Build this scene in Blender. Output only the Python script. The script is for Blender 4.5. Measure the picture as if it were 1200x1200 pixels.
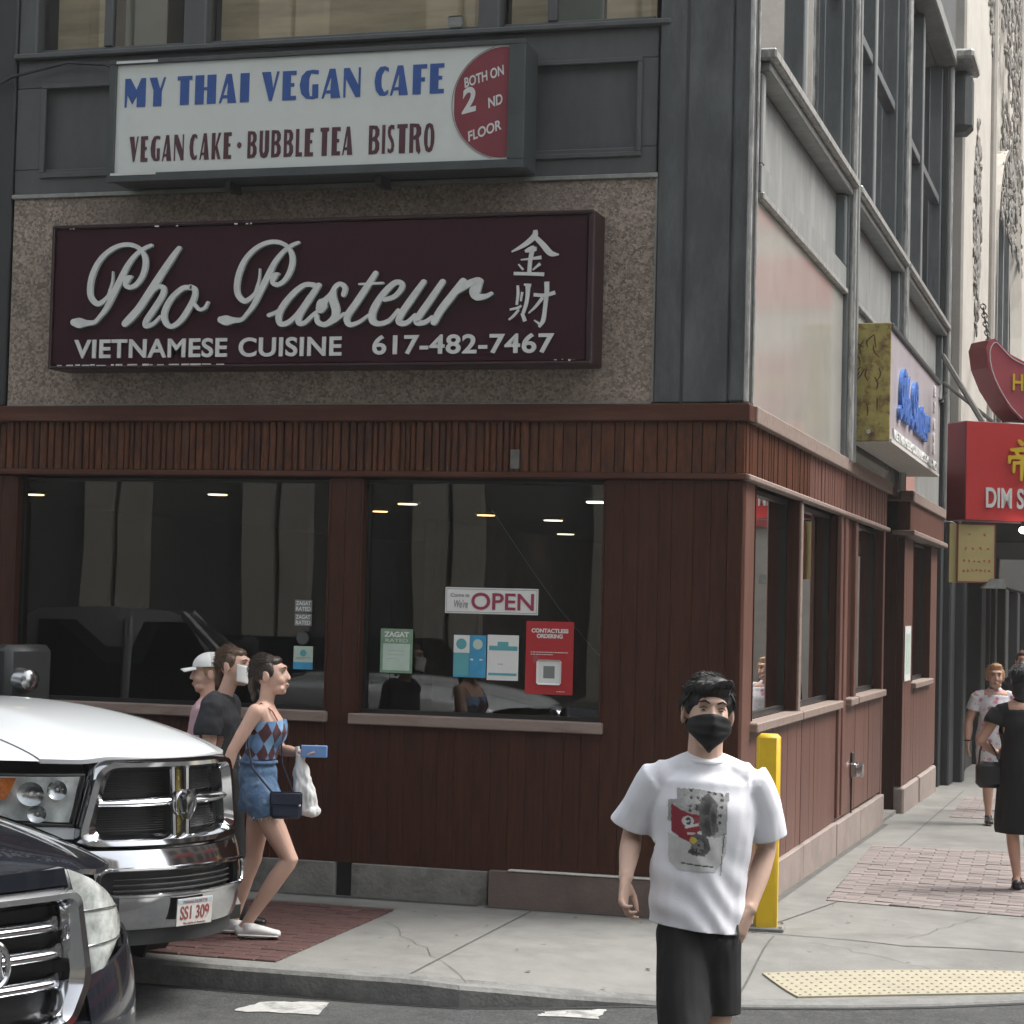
import bpy, bmesh, math, random
import numpy as np
from math import sin, cos, pi, radians, sqrt, atan2
from mathutils import Vector, Matrix, noise
random.seed(7)
SC = bpy.context.scene
COL = SC.collection
for o in list(bpy.data.objects): bpy.data.objects.remove(o)

# ---------------------------------------------------------------- camera, sky, sun, exposure
cd = bpy.data.cameras.new('camera'); cam = bpy.data.objects.new('camera', cd); COL.objects.link(cam)
cd.sensor_width = 36; cd.lens = 74.39; cd.clip_start = .1; cd.clip_end = 600
_r = Vector((0.9594, 0.2829, 0.0249)).normalized(); _f = Vector((-0.2840, 0.9578, 0.0449)).normalized()
_u = _r.cross(_f).normalized(); _r = _f.cross(_u)
cam.matrix_world = Matrix(((_r.x,_u.x,-_f.x,2.240),(_r.y,_u.y,-_f.y,-12.493),(_r.z,_u.z,-_f.z,1.83),(0,0,0,1)))
SC.camera = cam
SUN_EL, SUN_AZ = radians(56), radians(57)          # azimuth measured from +Y towards +X
world = bpy.data.worlds.new('World'); SC.world = world; world.use_nodes = True
wn = world.node_tree; wn.nodes.clear()
sky = wn.nodes.new('ShaderNodeTexSky'); sky.sky_type = 'NISHITA'; sky.sun_disc = False
sky.sun_elevation = SUN_EL; sky.sun_rotation = SUN_AZ; sky.dust_density = 4; sky.air_density = 1.5; sky.ozone_density = 1
hs = wn.nodes.new('ShaderNodeHueSaturation'); hs.inputs['Saturation'].default_value = .22
bg = wn.nodes.new('ShaderNodeBackground'); bg.inputs['Strength'].default_value = .15
wo = wn.nodes.new('ShaderNodeOutputWorld')
wn.links.new(sky.outputs[0], hs.inputs['Color']); wn.links.new(hs.outputs[0], bg.inputs[0]); wn.links.new(bg.outputs[0], wo.inputs[0])
sd = bpy.data.lights.new('sun', 'SUN'); sd.energy = 1.9; sd.angle = radians(26); sd.color = (1, .965, .91)
sun = bpy.data.objects.new('sun', sd); COL.objects.link(sun)
_d = Vector((sin(SUN_AZ)*cos(SUN_EL), cos(SUN_AZ)*cos(SUN_EL), sin(SUN_EL)))
sun.rotation_euler = _d.to_track_quat('Z', 'Y').to_euler()
SC.view_settings.view_transform = 'Standard'; SC.view_settings.look = 'None'
SC.view_settings.exposure = 1.02; SC.view_settings.gamma = 1; SC.view_settings.use_curve_mapping = False
SC.render.engine = 'CYCLES'
try:
    SC.cycles.use_denoising = True; SC.cycles.max_bounces = 8; SC.cycles.caustics_reflective = False; SC.cycles.caustics_refractive = False
except Exception: pass

# ---------------------------------------------------------------- materials
MATS = {}
def mat(name, col, rough=.6, metal=0, spec=.5, var=.15, vscale=6, bump=0, bscale=60, stretch=(1,1,1), emit=None, estr=1,
        dirt=None, dscale=1.5, damt=.4, coat=0, island=0, objrand=0, obj_coords=True, trans=0, speck=0, gum=0):
    if name in MATS: return MATS[name]
    m = bpy.data.materials.new(name); m.use_nodes = True; nt = m.node_tree; n = nt.nodes; L = nt.links
    b = n['Principled BSDF']
    b.inputs['Roughness'].default_value = rough; b.inputs['Metallic'].default_value = metal
    b.inputs['Specular IOR Level'].default_value = spec
    if coat: b.inputs['Coat Weight'].default_value = coat; b.inputs['Coat Roughness'].default_value = .04
    if trans: b.inputs['Transmission Weight'].default_value = trans
    tc = n.new('ShaderNodeTexCoord'); mp = n.new('ShaderNodeMapping'); mp.inputs['Scale'].default_value = stretch
    L.new(tc.outputs['Object'], mp.inputs[0])
    c = (*col, 1)
    rgb = n.new('ShaderNodeRGB'); rgb.outputs[0].default_value = c; out = rgb.outputs[0]
    if var:
        nz = n.new('ShaderNodeTexNoise'); nz.inputs['Scale'].default_value = vscale; nz.inputs['Detail'].default_value = 6; nz.inputs['Roughness'].default_value = .62
        L.new(mp.outputs[0], nz.inputs['Vector'])
        mr = n.new('ShaderNodeMapRange'); mr.inputs[1].default_value = .3; mr.inputs[2].default_value = .7
        mr.inputs[3].default_value = 1-var; mr.inputs[4].default_value = 1+var; L.new(nz.outputs['Fac'], mr.inputs[0])
        mx = n.new('ShaderNodeVectorMath'); mx.operation = 'SCALE'; L.new(out, mx.inputs[0]); L.new(mr.outputs[0], mx.inputs['Scale']); out = mx.outputs[0]
        r2 = n.new('ShaderNodeMapRange'); r2.inputs[3].default_value = max(.02, rough-.1); r2.inputs[4].default_value = min(1, rough+.12)
        L.new(nz.outputs['Fac'], r2.inputs[0]); L.new(r2.outputs[0], b.inputs['Roughness'])
    if objrand:
        oi = n.new('ShaderNodeObjectInfo'); mr = n.new('ShaderNodeMapRange'); mr.inputs[3].default_value = 1-objrand; mr.inputs[4].default_value = 1+objrand
        L.new(oi.outputs['Random'], mr.inputs[0]); mx = n.new('ShaderNodeVectorMath'); mx.operation = 'SCALE'; L.new(out, mx.inputs[0]); L.new(mr.outputs[0], mx.inputs['Scale']); out = mx.outputs[0]
    if speck:
        vo = n.new('ShaderNodeTexVoronoi'); vo.inputs['Scale'].default_value = speck; L.new(tc.outputs['Object'], vo.inputs['Vector'])
        sp = n.new('ShaderNodeSeparateColor'); L.new(vo.outputs['Color'], sp.inputs[0])
        mr = n.new('ShaderNodeMapRange'); mr.inputs[3].default_value = .55; mr.inputs[4].default_value = 1.45; L.new(sp.outputs[0], mr.inputs[0])
        mx = n.new('ShaderNodeVectorMath'); mx.operation = 'SCALE'; L.new(out, mx.inputs[0]); L.new(mr.outputs[0], mx.inputs['Scale']); out = mx.outputs[0]
    if gum:
        vg = n.new('ShaderNodeTexVoronoi'); vg.inputs['Scale'].default_value = gum; L.new(tc.outputs['Object'], vg.inputs['Vector']); rg_ = n.new('ShaderNodeMapRange'); rg_.inputs[1].default_value = .07; rg_.inputs[2].default_value = .10; rg_.inputs[3].default_value = .55; rg_.inputs[4].default_value = 0; L.new(vg.outputs['Distance'], rg_.inputs[0])
        sc_ = n.new('ShaderNodeSeparateColor'); L.new(vg.outputs['Color'], sc_.inputs[0]); gt = n.new('ShaderNodeMath'); gt.operation = 'GREATER_THAN'; gt.inputs[1].default_value = .55; L.new(sc_.outputs[1], gt.inputs[0]); mg = n.new('ShaderNodeMath'); mg.operation = 'MULTIPLY'; L.new(gt.outputs[0], mg.inputs[0]); L.new(rg_.outputs[0], mg.inputs[1])
        mi = n.new('ShaderNodeMix'); mi.data_type = 'RGBA'; L.new(mg.outputs[0], mi.inputs[0]); L.new(out, mi.inputs[6]); mi.inputs[7].default_value = (.09,.088,.082,1); out = mi.outputs[2]
    if dirt:
        nd = n.new('ShaderNodeTexNoise'); nd.inputs['Scale'].default_value = dscale; nd.inputs['Detail'].default_value = 8; nd.inputs['Roughness'].default_value = .68
        L.new(mp.outputs[0], nd.inputs['Vector'])
        rp = n.new('ShaderNodeMapRange'); rp.inputs[1].default_value = .48; rp.inputs[2].default_value = .66; rp.inputs[4].default_value = damt; L.new(nd.outputs['Fac'], rp.inputs[0])
        mi = n.new('ShaderNodeMix'); mi.data_type = 'RGBA'; L.new(rp.outputs[0], mi.inputs[0]); L.new(out, mi.inputs[6]); mi.inputs[7].default_value = (*dirt, 1); out = mi.outputs[2]
    L.new(out, b.inputs['Base Color'])
    if bump:
        nb = n.new('ShaderNodeTexNoise'); nb.inputs['Scale'].default_value = bscale; nb.inputs['Detail'].default_value = 5; L.new(mp.outputs[0], nb.inputs['Vector'])
        bp = n.new('ShaderNodeBump'); bp.inputs['Strength'].default_value = bump; bp.inputs['Distance'].default_value = .01
        L.new(nb.outputs['Fac'], bp.inputs['Height']); L.new(bp.outputs[0], b.inputs['Normal'])
    if emit:
        b.inputs['Emission Color'].default_value = (*emit, 1); b.inputs['Emission Strength'].default_value = estr
    MATS[name] = m; return m

def glass_mat(name, tint=(.8,.84,.82), ior=1.5, boost=1.6, floor=.03, rough=.01, wave=0):
    if name in MATS: return MATS[name]
    m = bpy.data.materials.new(name); m.use_nodes = True; nt = m.node_tree; n = nt.nodes; n.clear(); L = nt.links
    o = n.new('ShaderNodeOutputMaterial'); mx = n.new('ShaderNodeMixShader'); tr = n.new('ShaderNodeBsdfTransparent'); gl = n.new('ShaderNodeBsdfGlossy')
    tr.inputs[0].default_value = (*tint, 1); gl.inputs['Roughness'].default_value = rough; gl.inputs['Color'].default_value = (1,1,1,1)
    fr = n.new('ShaderNodeFresnel'); fr.inputs[0].default_value = ior
    ma = n.new('ShaderNodeMath'); ma.operation = 'MULTIPLY_ADD'; ma.inputs[1].default_value = boost; ma.inputs[2].default_value = floor; ma.use_clamp = True
    ge = n.new('ShaderNodeNewGeometry'); ib = n.new('ShaderNodeMath'); ib.operation = 'SUBTRACT'; ib.inputs[0].default_value = 1; L.new(ge.outputs['Backfacing'], ib.inputs[1]); mb = n.new('ShaderNodeMath'); mb.operation = 'MULTIPLY'
    L.new(fr.outputs[0], ma.inputs[0]); L.new(ma.outputs[0], mb.inputs[0]); L.new(ib.outputs[0], mb.inputs[1]); L.new(mb.outputs[0], mx.inputs[0]); L.new(tr.outputs[0], mx.inputs[1]); L.new(gl.outputs[0], mx.inputs[2]); L.new(mx.outputs[0], o.inputs[0])
    if wave:
        tc = n.new('ShaderNodeTexCoord'); nz = n.new('ShaderNodeTexNoise'); nz.inputs['Scale'].default_value = .9; nz.inputs['Detail'].default_value = 1; L.new(tc.outputs['Object'], nz.inputs['Vector'])
        bp = n.new('ShaderNodeBump'); bp.inputs['Strength'].default_value = 1; bp.inputs['Distance'].default_value = wave; L.new(nz.outputs['Fac'], bp.inputs['Height']); L.new(bp.outputs[0], gl.inputs['Normal'])
    MATS[name] = m; return m

# ---------------------------------------------------------------- object helpers
def link(name, me, m=None, parent=None, loc=None):
    o = bpy.data.objects.new(name, me); COL.objects.link(o)
    if m is not None:
        for mm in (m if isinstance(m, (list, tuple)) else [m]): me.materials.append(mm)
    if parent is not None: o.parent = parent
    if loc is not None: o.location = loc
    return o
def obj(name, bm, m, parent=None, smooth=False, loc=None):
    me = bpy.data.meshes.new(name); bmesh.ops.recalc_face_normals(bm, faces=bm.faces[:]); bm.to_mesh(me); bm.free()
    if smooth:
        me.polygons.foreach_set('use_smooth', [True]*len(me.polygons))
        if smooth != 'all': me.set_sharp_from_angle(angle=radians(38))
    return link(name, me, m, parent, loc)
def tag(o, label=None, cat=None, group=None, kind=None):
    if label: o['label'] = label
    if cat: o['category'] = cat
    if group: o['group'] = group
    if kind: o['kind'] = kind
    return o
def thing(name, label, cat, loc=(0,0,0), rotz=0, group=None):
    o = bpy.data.objects.new(name, None); COL.objects.link(o); o.location = loc; o.rotation_euler = (0,0,rotz); o.empty_display_size = .2
    return tag(o, label, cat, group)
def copy_tree(o, parent=None):
    c = o.copy(); COL.objects.link(c); c.parent = parent
    for ch in list(o.children): copy_tree(ch, c)
    return c
def B(): return bmesh.new()
def box(bm, x0, x1, y0, y1, z0, z1, bev=0):
    vs = [bm.verts.new((x,y,z)) for x in (x0,x1) for y in (y0,y1) for z in (z0,z1)]
    q = [(0,1,3,2),(4,6,7,5),(0,4,5,1),(2,3,7,6),(0,2,6,4),(1,5,7,3)]
    fs = [bm.faces.new([vs[i] for i in f]) for f in q]
    if bev:
        es = list({e for f in fs for e in f.edges})
        bmesh.ops.bevel(bm, geom=es, offset=bev, segments=1, affect='EDGES', profile=.5)
def bx(x0, x1, y0, y1, z0, z1, bev=0):
    bm = B(); box(bm, x0, x1, y0, y1, z0, z1, bev); return bm
def prism(bm, pts, d0, d1, axis='y'):
    """extrude a 2-D polygon (list of (a,b)) between d0 and d1 along an axis"""
    f = {'y': lambda a,b,d: (a,d,b), 'x': lambda a,b,d: (d,a,b), 'z': lambda a,b,d: (a,b,d)}[axis]
    v0 = [bm.verts.new(f(a,b,d0)) for a,b in pts]; v1 = [bm.verts.new(f(a,b,d1)) for a,b in pts]
    n = len(pts)
    for i in range(n): bm.faces.new((v0[i], v0[(i+1)%n], v1[(i+1)%n], v1[i]))
    a = bm.faces.new(v0); b = bm.faces.new(list(reversed(v1))); a.normal_update(); b.normal_update()
    if n > 4: bmesh.ops.triangulate(bm, faces=[a,b])
def frames(pts):
    T = []
    for i in range(len(pts)):
        a = pts[max(0,i-1)]; b = pts[min(len(pts)-1,i+1)]; t = (b-a); T.append(t.normalized() if t.length > 1e-9 else Vector((0,0,1)))
    up = Vector((0,0,1)) if abs(T[0].z) < .9 else Vector((1,0,0))
    n = (up - T[0]*up.dot(T[0])).normalized(); out = []
    for t in T:
        n = (n - t*n.dot(t)); n = n.normalized() if n.length > 1e-6 else t.orthogonal().normalized()
        out.append((n, t.cross(n)))
    return out
def tube(bm, pts, r, seg=8, cap=True, closed=False, flat=1, round_caps=False):
    pts = [Vector(p) for p in pts]; R = r if isinstance(r, (list, tuple)) else [r]*len(pts)
    F = frames(pts); rings = []
    for p, (n, b), rr in zip(pts, F, R):
        rings.append([bm.verts.new(p + n*(cos(2*pi*k/seg)*rr) + b*(sin(2*pi*k/seg)*rr*flat)) for k in range(seg)])
    m = len(rings)
    for i in range(m-1 + (1 if closed else 0)):
        a, c = rings[i], rings[(i+1)%m]
        for k in range(seg): bm.faces.new((a[k], a[(k+1)%seg], c[(k+1)%seg], c[k]))
    if cap and not closed:
        for ring, s in ((rings[0], 0), (rings[-1], -1)):
            if round_caps:
                p = pts[s]; q = pts[1] if s == 0 else pts[-2]; d = (p-q).normalized()
                t = bm.verts.new(p + d*R[s]*.8)
                for k in range(seg): bm.faces.new((ring[k], ring[(k+1)%seg], t))
            else: bm.faces.new(ring)
def cyl(bm, c, r, h, seg=16, axis='z', r2=None):
    c = Vector(c); a = {'x': Vector((1,0,0)), 'y': Vector((0,1,0)), 'z': Vector((0,0,1))}[axis]
    tube(bm, [c, c+a*h], [r, r if r2 is None else r2], seg)
def ball(bm, c, r, u=12, v=8, rot=None):
    if not isinstance(r, (tuple, list)): r = (r,r,r)
    M = Matrix.Translation(c) @ (rot.to_4x4() if rot is not None else Matrix()) @ Matrix.Diagonal((*r,1))
    bmesh.ops.create_uvsphere(bm, u_segments=u, v_segments=v, radius=1, matrix=M)
def grid(bm, fn, nu, nv, flip=False):
    V = [[bm.verts.new(fn(i/nu, j/nv)) for j in range(nv+1)] for i in range(nu+1)]
    for i in range(nu):
        for j in range(nv):
            q = (V[i][j], V[i+1][j], V[i+1][j+1], V[i][j+1]); bm.faces.new(q[::-1] if flip else q)
    return V
def slab(bm, fn, nu, nv, th):
    """a closed sheet: front fn(u,v), back moved by vector th"""
    th = Vector(th); A = grid(bm, fn, nu, nv); Bk = grid(bm, lambda u,v: Vector(fn(u,v))+th, nu, nv, True)
    ring = lambda V: [V[i][0] for i in range(nu+1)]+[V[nu][j] for j in range(1,nv+1)]+[V[i][nv] for i in range(nu-1,-1,-1)]+[V[0][j] for j in range(nv-1,0,-1)]
    a, b = ring(A), ring(Bk)
    for i in range(len(a)): bm.faces.new((a[i], b[i], b[(i+1)%len(a)], a[(i+1)%len(a)]))
def catmull(pts, n=4):
    out = []; P = [pts[0]] + list(pts) + [pts[-1]]
    for i in range(1, len(P)-2):
        a, b, c, d = (np.array(P[i+k], float) for k in (-1,0,1,2))
        for k in range(n):
            t = k/n; out.append(.5*((2*b)+(-a+c)*t+(2*a-5*b+4*c-d)*t*t+(-a+3*b-3*c+d)*t**3))
    out.append(np.array(P[-2], float)); return out
def stroke(bm, pts, y0, y1, n=4, scale=.001, ends=True):
    """brush stroke with varying width in the x-z plane, raised from y1 to y0, with round ends"""
    P = catmull(pts, n) if len(pts) > 2 else [np.array(p, float) for p in pts]
    P = [p*scale for p in P]; A = []; Bq = []
    for i, p in enumerate(P):
        a = P[max(0,i-1)]; b = P[min(len(P)-1,i+1)]; t = (b-a)[:2]; t = t/(np.linalg.norm(t)+1e-9); nn = np.array([-t[1], t[0]])
        w = max(p[2], .002)/2; A.append(p[:2]+nn*w); Bq.append(p[:2]-nn*w)
    vv = lambda p, y: bm.verts.new((p[0], y, p[1]))
    fa = [vv(p, y0) for p in A]; fb = [vv(p, y0) for p in Bq]; ba = [vv(p, y1) for p in A]; bb = [vv(p, y1) for p in Bq]
    for i in range(len(P)-1):
        bm.faces.new((fa[i], fa[i+1], fb[i+1], fb[i])); bm.faces.new((fa[i+1], fa[i], ba[i], ba[i+1])); bm.faces.new((fb[i], fb[i+1], bb[i+1], bb[i]))
    bm.faces.new((fa[0], fb[0], bb[0], ba[0])); bm.faces.new((fb[-1], fa[-1], ba[-1], bb[-1]))
    if ends:
        for p in (P[0], P[-1]):
            r = max(p[2], .002)/2*.985; d = .0004 if y0 < y1 else -.0004
            prism(bm, [(p[0]+r*cos(k*pi/5), p[1]+r*sin(k*pi/5)) for k in range(10)], y0+d, y1, 'y')
def text(name, body, size, m, parent, loc, rot=(pi/2,0,0), depth=.002, bold=0, width=None, shear=0, align='CENTER', space=1, height=None):
    c = bpy.data.curves.new(name, 'FONT'); c.body = body; c.size = size; c.extrude = depth; c.offset = bold; c.align_x = align; c.shear = shear; c.space_character = space
    o = bpy.data.objects.new(name, c); COL.objects.link(o); bpy.context.view_layer.update()
    me = bpy.data.meshes.new_from_object(o.evaluated_get(bpy.context.evaluated_depsgraph_get())); bpy.data.objects.remove(o)
    co = np.empty(len(me.vertices)*3); me.vertices.foreach_get('co', co); co = co.reshape(-1,3)
    if len(co):
        if width: co[:,0] *= width/(co[:,0].max()-co[:,0].min())
        if height: co[:,1] *= height/(co[:,1].max()-co[:,1].min())
        me.vertices.foreach_set('co', co.ravel())
    me.materials.clear(); ob = link(name, me, m, parent, loc); ob.rotation_euler = rot; return ob
KERB = [(-14,-2.64),(-1.4,-2.64),(-.9,-2.60),(-.45,-2.40),(-.15,-2.22),(.2,-2.09),(.5,-1.99),(.9,-1.82),(1.3,-1.60),(1.72,-1.30),(2.1,-.92),(2.4,-.45),(2.6,.1),(2.68,.8),(2.7,2),(2.7,45)]
def gz(x, y):
    """height of the pavement: falls gently along the side street and dips to the road at the corner ramp"""
    z = -.0125*max(y, 0)
    if x < -1.3 or y > 1.2: return z
    sm = lambda t: (lambda t: t*t*(3-2*t))(min(1, max(0, t))); d = 9
    for (a, b), (c, e) in zip(KERB[:-1], KERB[1:]):
        ux, uy = c-a, e-b; t = min(1, max(0, ((x-a)*ux+(y-b)*uy)/(ux*ux+uy*uy))); d = min(d, math.hypot(x-a-ux*t, y-b-uy*t))
    return z-.108*sm((x+1.3)/1.6)*sm((1.35-d)/1.2)*sm((1.2-y)/1.6)
# ---------------------------------------------------------------- the materials of the place
M = dict(
 asphalt = mat('asphalt', (.050,.052,.052), .85, var=.35, vscale=9, bump=.6, bscale=120, dirt=(.085,.085,.08), dscale=.8, damt=.6, speck=110),
 concrete = mat('pavement_concrete', (.215,.213,.198), .85, var=.13, vscale=5, bump=.3, bscale=120, dirt=(.14,.138,.128), dscale=.9, damt=.75, gum=5.5),
 kerb = mat('granite_kerb', (.20,.20,.19), .8, var=.2, vscale=14, bump=.5, bscale=50, dirt=(.08,.08,.08), dscale=3, damt=.6),
 kerbconc = mat('kerb_concrete', (.33,.33,.31), .85, var=.12, vscale=12, bump=.4, bscale=70, dirt=(.13,.13,.12), dscale=2.4, damt=.5),
 brick = mat('paving_brick', (.225,.19,.18), .8, var=.2, vscale=14, bump=.4, bscale=70, objrand=.2, dirt=(.27,.25,.24), dscale=5, damt=.6),
 brickdark = mat('dark_red_brick', (.085,.040,.036), .8, var=.2, vscale=14, bump=.35, bscale=70, objrand=.12, dirt=(.11,.065,.06), dscale=4, damt=.35),
 mortar = mat('mortar', (.13,.12,.115), .9, var=.2, vscale=20, bump=.3),
 roadpaint = mat('road_paint', (.42,.42,.40), .75, var=.15, vscale=20, bump=.3, dirt=(.12,.12,.12), dscale=7, damt=.9),
 tactile = mat('tactile_yellow', (.37,.335,.245), .7, var=.06, vscale=10, dirt=(.31,.285,.22), dscale=2, damt=.6),
 stone = mat('base_stone', (.20,.195,.18), .85, var=.2, vscale=8, bump=.6, bscale=45, dirt=(.07,.07,.065), dscale=3, damt=.7),
 stonebrown = mat('base_stone_brown', (.155,.115,.10), .8, var=.12, vscale=8, bump=.35, bscale=45, dirt=(.09,.07,.065), dscale=2.5, damt=.5),
 stonepale = mat('side_base_stone', (.30,.245,.22), .8, var=.1, vscale=7, bump=.3, bscale=50, dirt=(.18,.155,.14), dscale=2, damt=.5),
 wood = mat('painted_wood', (.048,.0150,.0072), .46, spec=.25, var=.42, vscale=5, bump=.25, bscale=40, stretch=(9,9,.7), objrand=.08, dirt=(.062,.021,.011), dscale=2.0, damt=.6),
 woodside = mat('sheened_wood', (.135,.060,.044), .42, var=.16, vscale=6, bump=.2, bscale=36, stretch=(9,9,.7), objrand=.10, dirt=(.20,.12,.10), dscale=1.6, damt=.5),  # cladding wood paled, grazing sky sheen put into the colour
 slat = mat('slat_wood', (.092,.029,.011), .45, spec=.3, var=.45, vscale=6, bump=.4, bscale=50, stretch=(8,8,1.6), objrand=.2, dirt=(.035,.012,.008), dscale=2.4, damt=.85),
 fascia = mat('fascia_wood', (.070,.021,.011), .5, spec=.3, var=.14, vscale=5, bump=.2, bscale=40, stretch=(.6,6,6), dirt=(.15,.07,.05), dscale=1.5, damt=.5),
 sill = mat('sill_wood', (.27,.205,.175), .6, var=.14, vscale=10, bump=.3, bscale=60, stretch=(1,4,4), dirt=(.12,.07,.055), dscale=5, damt=.6),
 grey = mat('grey_paint', (.078,.084,.086), .5, var=.14, vscale=5, bump=.12, bscale=50, stretch=(2,2,.6), dirt=(.10,.108,.11), dscale=1.7, damt=.45),
 greydark = mat('dark_grey_paint', (.030,.033,.035), .5, var=.15, vscale=5, bump=.1, bscale=50, stretch=(2,2,.6)),
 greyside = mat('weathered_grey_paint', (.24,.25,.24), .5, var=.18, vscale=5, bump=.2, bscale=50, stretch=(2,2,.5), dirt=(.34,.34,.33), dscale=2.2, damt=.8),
 greyribhazed = mat('slate_paint_hazed', (.115,.13,.135), .4, var=.14, vscale=5, bump=.15, bscale=40, stretch=(2,2,.6), dirt=(.20,.21,.21), dscale=2.0, damt=.5),  # slate paint for the side wall, haze lightened into its colour
 greyrib = mat('slate_paint', (.070,.078,.080), .38, var=.14, vscale=5, bump=.15, bscale=40, stretch=(2,2,.6), dirt=(.17,.18,.18), dscale=2.0, damt=.5),
 edge = mat('bare_metal_edge', (.42,.42,.40), .42, metal=.25, var=.35, vscale=9, bump=.4, bscale=40, stretch=(3,3,.8), dirt=(.16,.16,.155), dscale=4, damt=.85),
 pebble = mat('pebble_panel', (.29,.235,.19), .8, var=.16, vscale=2.5, bump=.7, bscale=90, speck=65, dirt=(.19,.16,.135), dscale=1.0, damt=.5),
 trim = mat('pale_metal_trim', (.28,.29,.27), .5, metal=.3, var=.2, vscale=20),
 marble = mat('polished_stone', (.42,.41,.375), .075, var=.08, vscale=3, dirt=(.36,.33,.31), dscale=1.5, damt=.5, spec=.7),
 black = mat('black_trim', (.012,.013,.013), .35, var=.1),
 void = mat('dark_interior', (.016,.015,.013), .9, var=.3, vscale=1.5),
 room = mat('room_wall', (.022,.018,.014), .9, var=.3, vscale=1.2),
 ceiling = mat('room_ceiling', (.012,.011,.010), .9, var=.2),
 blind = mat('tan_blind', (.70,.54,.37), .8, var=.16, vscale=2, stretch=(1,1,8), dirt=(.40,.31,.22), dscale=1.2, damt=.6),
 curtain = mat('grey_curtain', (.26,.27,.25), .9, var=.1, vscale=4),
 lamp = mat('lamp_glow', (1,.8,.5), .5, var=0, emit=(1,.62,.30), estr=2.6),
 lampw = mat('white_lamp_glow', (1,1,1), .5, var=0, emit=(1,.95,.85), estr=6),
 maroon = mat('maroon_sign', (.030,.0045,.0105), .5, spec=.2, var=.12, vscale=3, dirt=(.034,.009,.014), dscale=2, damt=.5, bump=.04),
 maroonedge = mat('maroon_sign_edge', (.026,.006,.009), .45, var=.15, vscale=4),
 letter = mat('white_letter', (.62,.64,.62), .45, var=.05, vscale=20, dirt=(.45,.45,.42), dscale=8, damt=.4),
 lettershadow = mat('letter_drop_shadow', (.012,.012,.014), .5, var=0),
 chip = mat('chipped_edge', (.55,.54,.5), .7, var=.2, vscale=30),
 signface = mat('white_sign_face', (.62,.66,.63), .4, var=.035, vscale=2, dirt=(.45,.48,.45), dscale=1.1, damt=.35),
 signblue = mat('sign_blue', (.028,.085,.30), .45, var=.1, vscale=20),
 signplum = mat('sign_plum', (.075,.022,.03), .45, var=.1, vscale=20),
 signburg = mat('sign_burgundy', (.20,.032,.045), .45, var=.08, vscale=8),
 signframe = mat('sign_frame', (.055,.064,.066), .45, var=.15, vscale=6, bump=.1),
 yellow = mat('bollard_yellow', (.72,.47,.012), .5, var=.08, vscale=6, dirt=(.5,.33,.03), dscale=5, damt=.4, bump=.1, bscale=30),
 white = mat('white_print', (.72,.73,.71), .5, var=.04, vscale=10),
 red = mat('poster_red', (.42,.022,.028), .45, var=.05),
 postblue = mat('poster_blue', (.05,.30,.52), .45, var=.2, vscale=9),
 teal = mat('poster_teal', (.10,.36,.40), .45, var=.1),
 pgreen = mat('poster_green', (.20,.33,.22), .5, var=.2, vscale=12),
 pmint = mat('poster_mint', (.48,.60,.52), .5, var=.1, vscale=9),
 inkgrey = mat('ink_grey', (.2,.21,.21), .6, var=0),
 inkred = mat('ink_red', (.30,.035,.08), .5, var=0),
 rust = mat('rusty_yellow', (.34,.29,.09), .7, var=.2, vscale=14, dirt=(.11,.045,.02), dscale=9, damt=.95, bump=.3),
 lilac = mat('lilac_sign_face', (.44,.41,.43), .35, var=.08, vscale=5, dirt=(.33,.29,.33), dscale=3, damt=.5),
 blueletter = mat('blue_letter', (.03,.13,.46), .4, var=.35, vscale=16, dirt=(.25,.34,.5), dscale=20, damt=.6),
 signred = mat('bright_sign_red', (.48,.035,.035), .4, var=.06, vscale=3),
 signreddark = mat('sign_red_side', (.20,.022,.028), .45, var=.08),
 pinkred = mat('faded_red', (.35,.07,.085), .4, var=.08),
 gold = mat('gold_letter', (.60,.42,.03), .4, var=.08),
 cream = mat('cream_sign', (.50,.42,.18), .5, var=.06),
 whitestone = mat('white_stone', (.50,.47,.42), .75, var=.07, vscale=4, bump=.25, bscale=35, dirt=(.36,.33,.29), dscale=1.3, damt=.5),
 relief = mat('weathered_relief', (.25,.235,.21), .85, var=.3, vscale=9, bump=.5, bscale=30, dirt=(.12,.115,.11), dscale=4, damt=.6),
 iron = mat('dark_iron', (.05,.045,.04), .6, metal=.4, var=.3, vscale=20, bump=.3),
 chrome = mat('chrome', (.62,.63,.65), .07, metal=1, var=.05, vscale=5),
 chromedull = mat('worn_chrome', (.45,.46,.47), .18, metal=1, var=.12, vscale=5),
 truckwhite = mat('white_car_paint', (.66,.69,.71), .28, var=0, vscale=2, coat=.9),
 navy = mat('black_car_paint', (.008,.010,.016), .2, var=.1, vscale=4, coat=1),
 rubber = mat('tyre_rubber', (.018,.018,.018), .75, var=.2, vscale=20, bump=.2),
 plastic = mat('black_plastic', (.022,.024,.025), .5, var=.15, vscale=8, bump=.1),
 reflector = mat('lamp_reflector', (.74,.76,.75), .30, metal=.15, var=.25, vscale=14),
 amber = mat('amber_lens', (.75,.20,.03), .2, var=.3, vscale=30, bump=.5, bscale=60),
 plate = mat('plate_white', (.56,.55,.52), .5, var=.05, dirt=(.4,.38,.34), dscale=14, damt=.5),
 platered = mat('plate_red', (.28,.06,.06), .5, var=0),
)
GLASS = glass_mat('shop_glass', tint=(.80,.84,.82), boost=2.0, floor=.0, rough=.008, wave=.002)
GLASSUP = glass_mat('upper_glass', tint=(.88,.90,.88), boost=2.2, floor=.05)
LENS = glass_mat('lamp_lens', tint=(.96,.97,.97), boost=.5, floor=.02)
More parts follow.
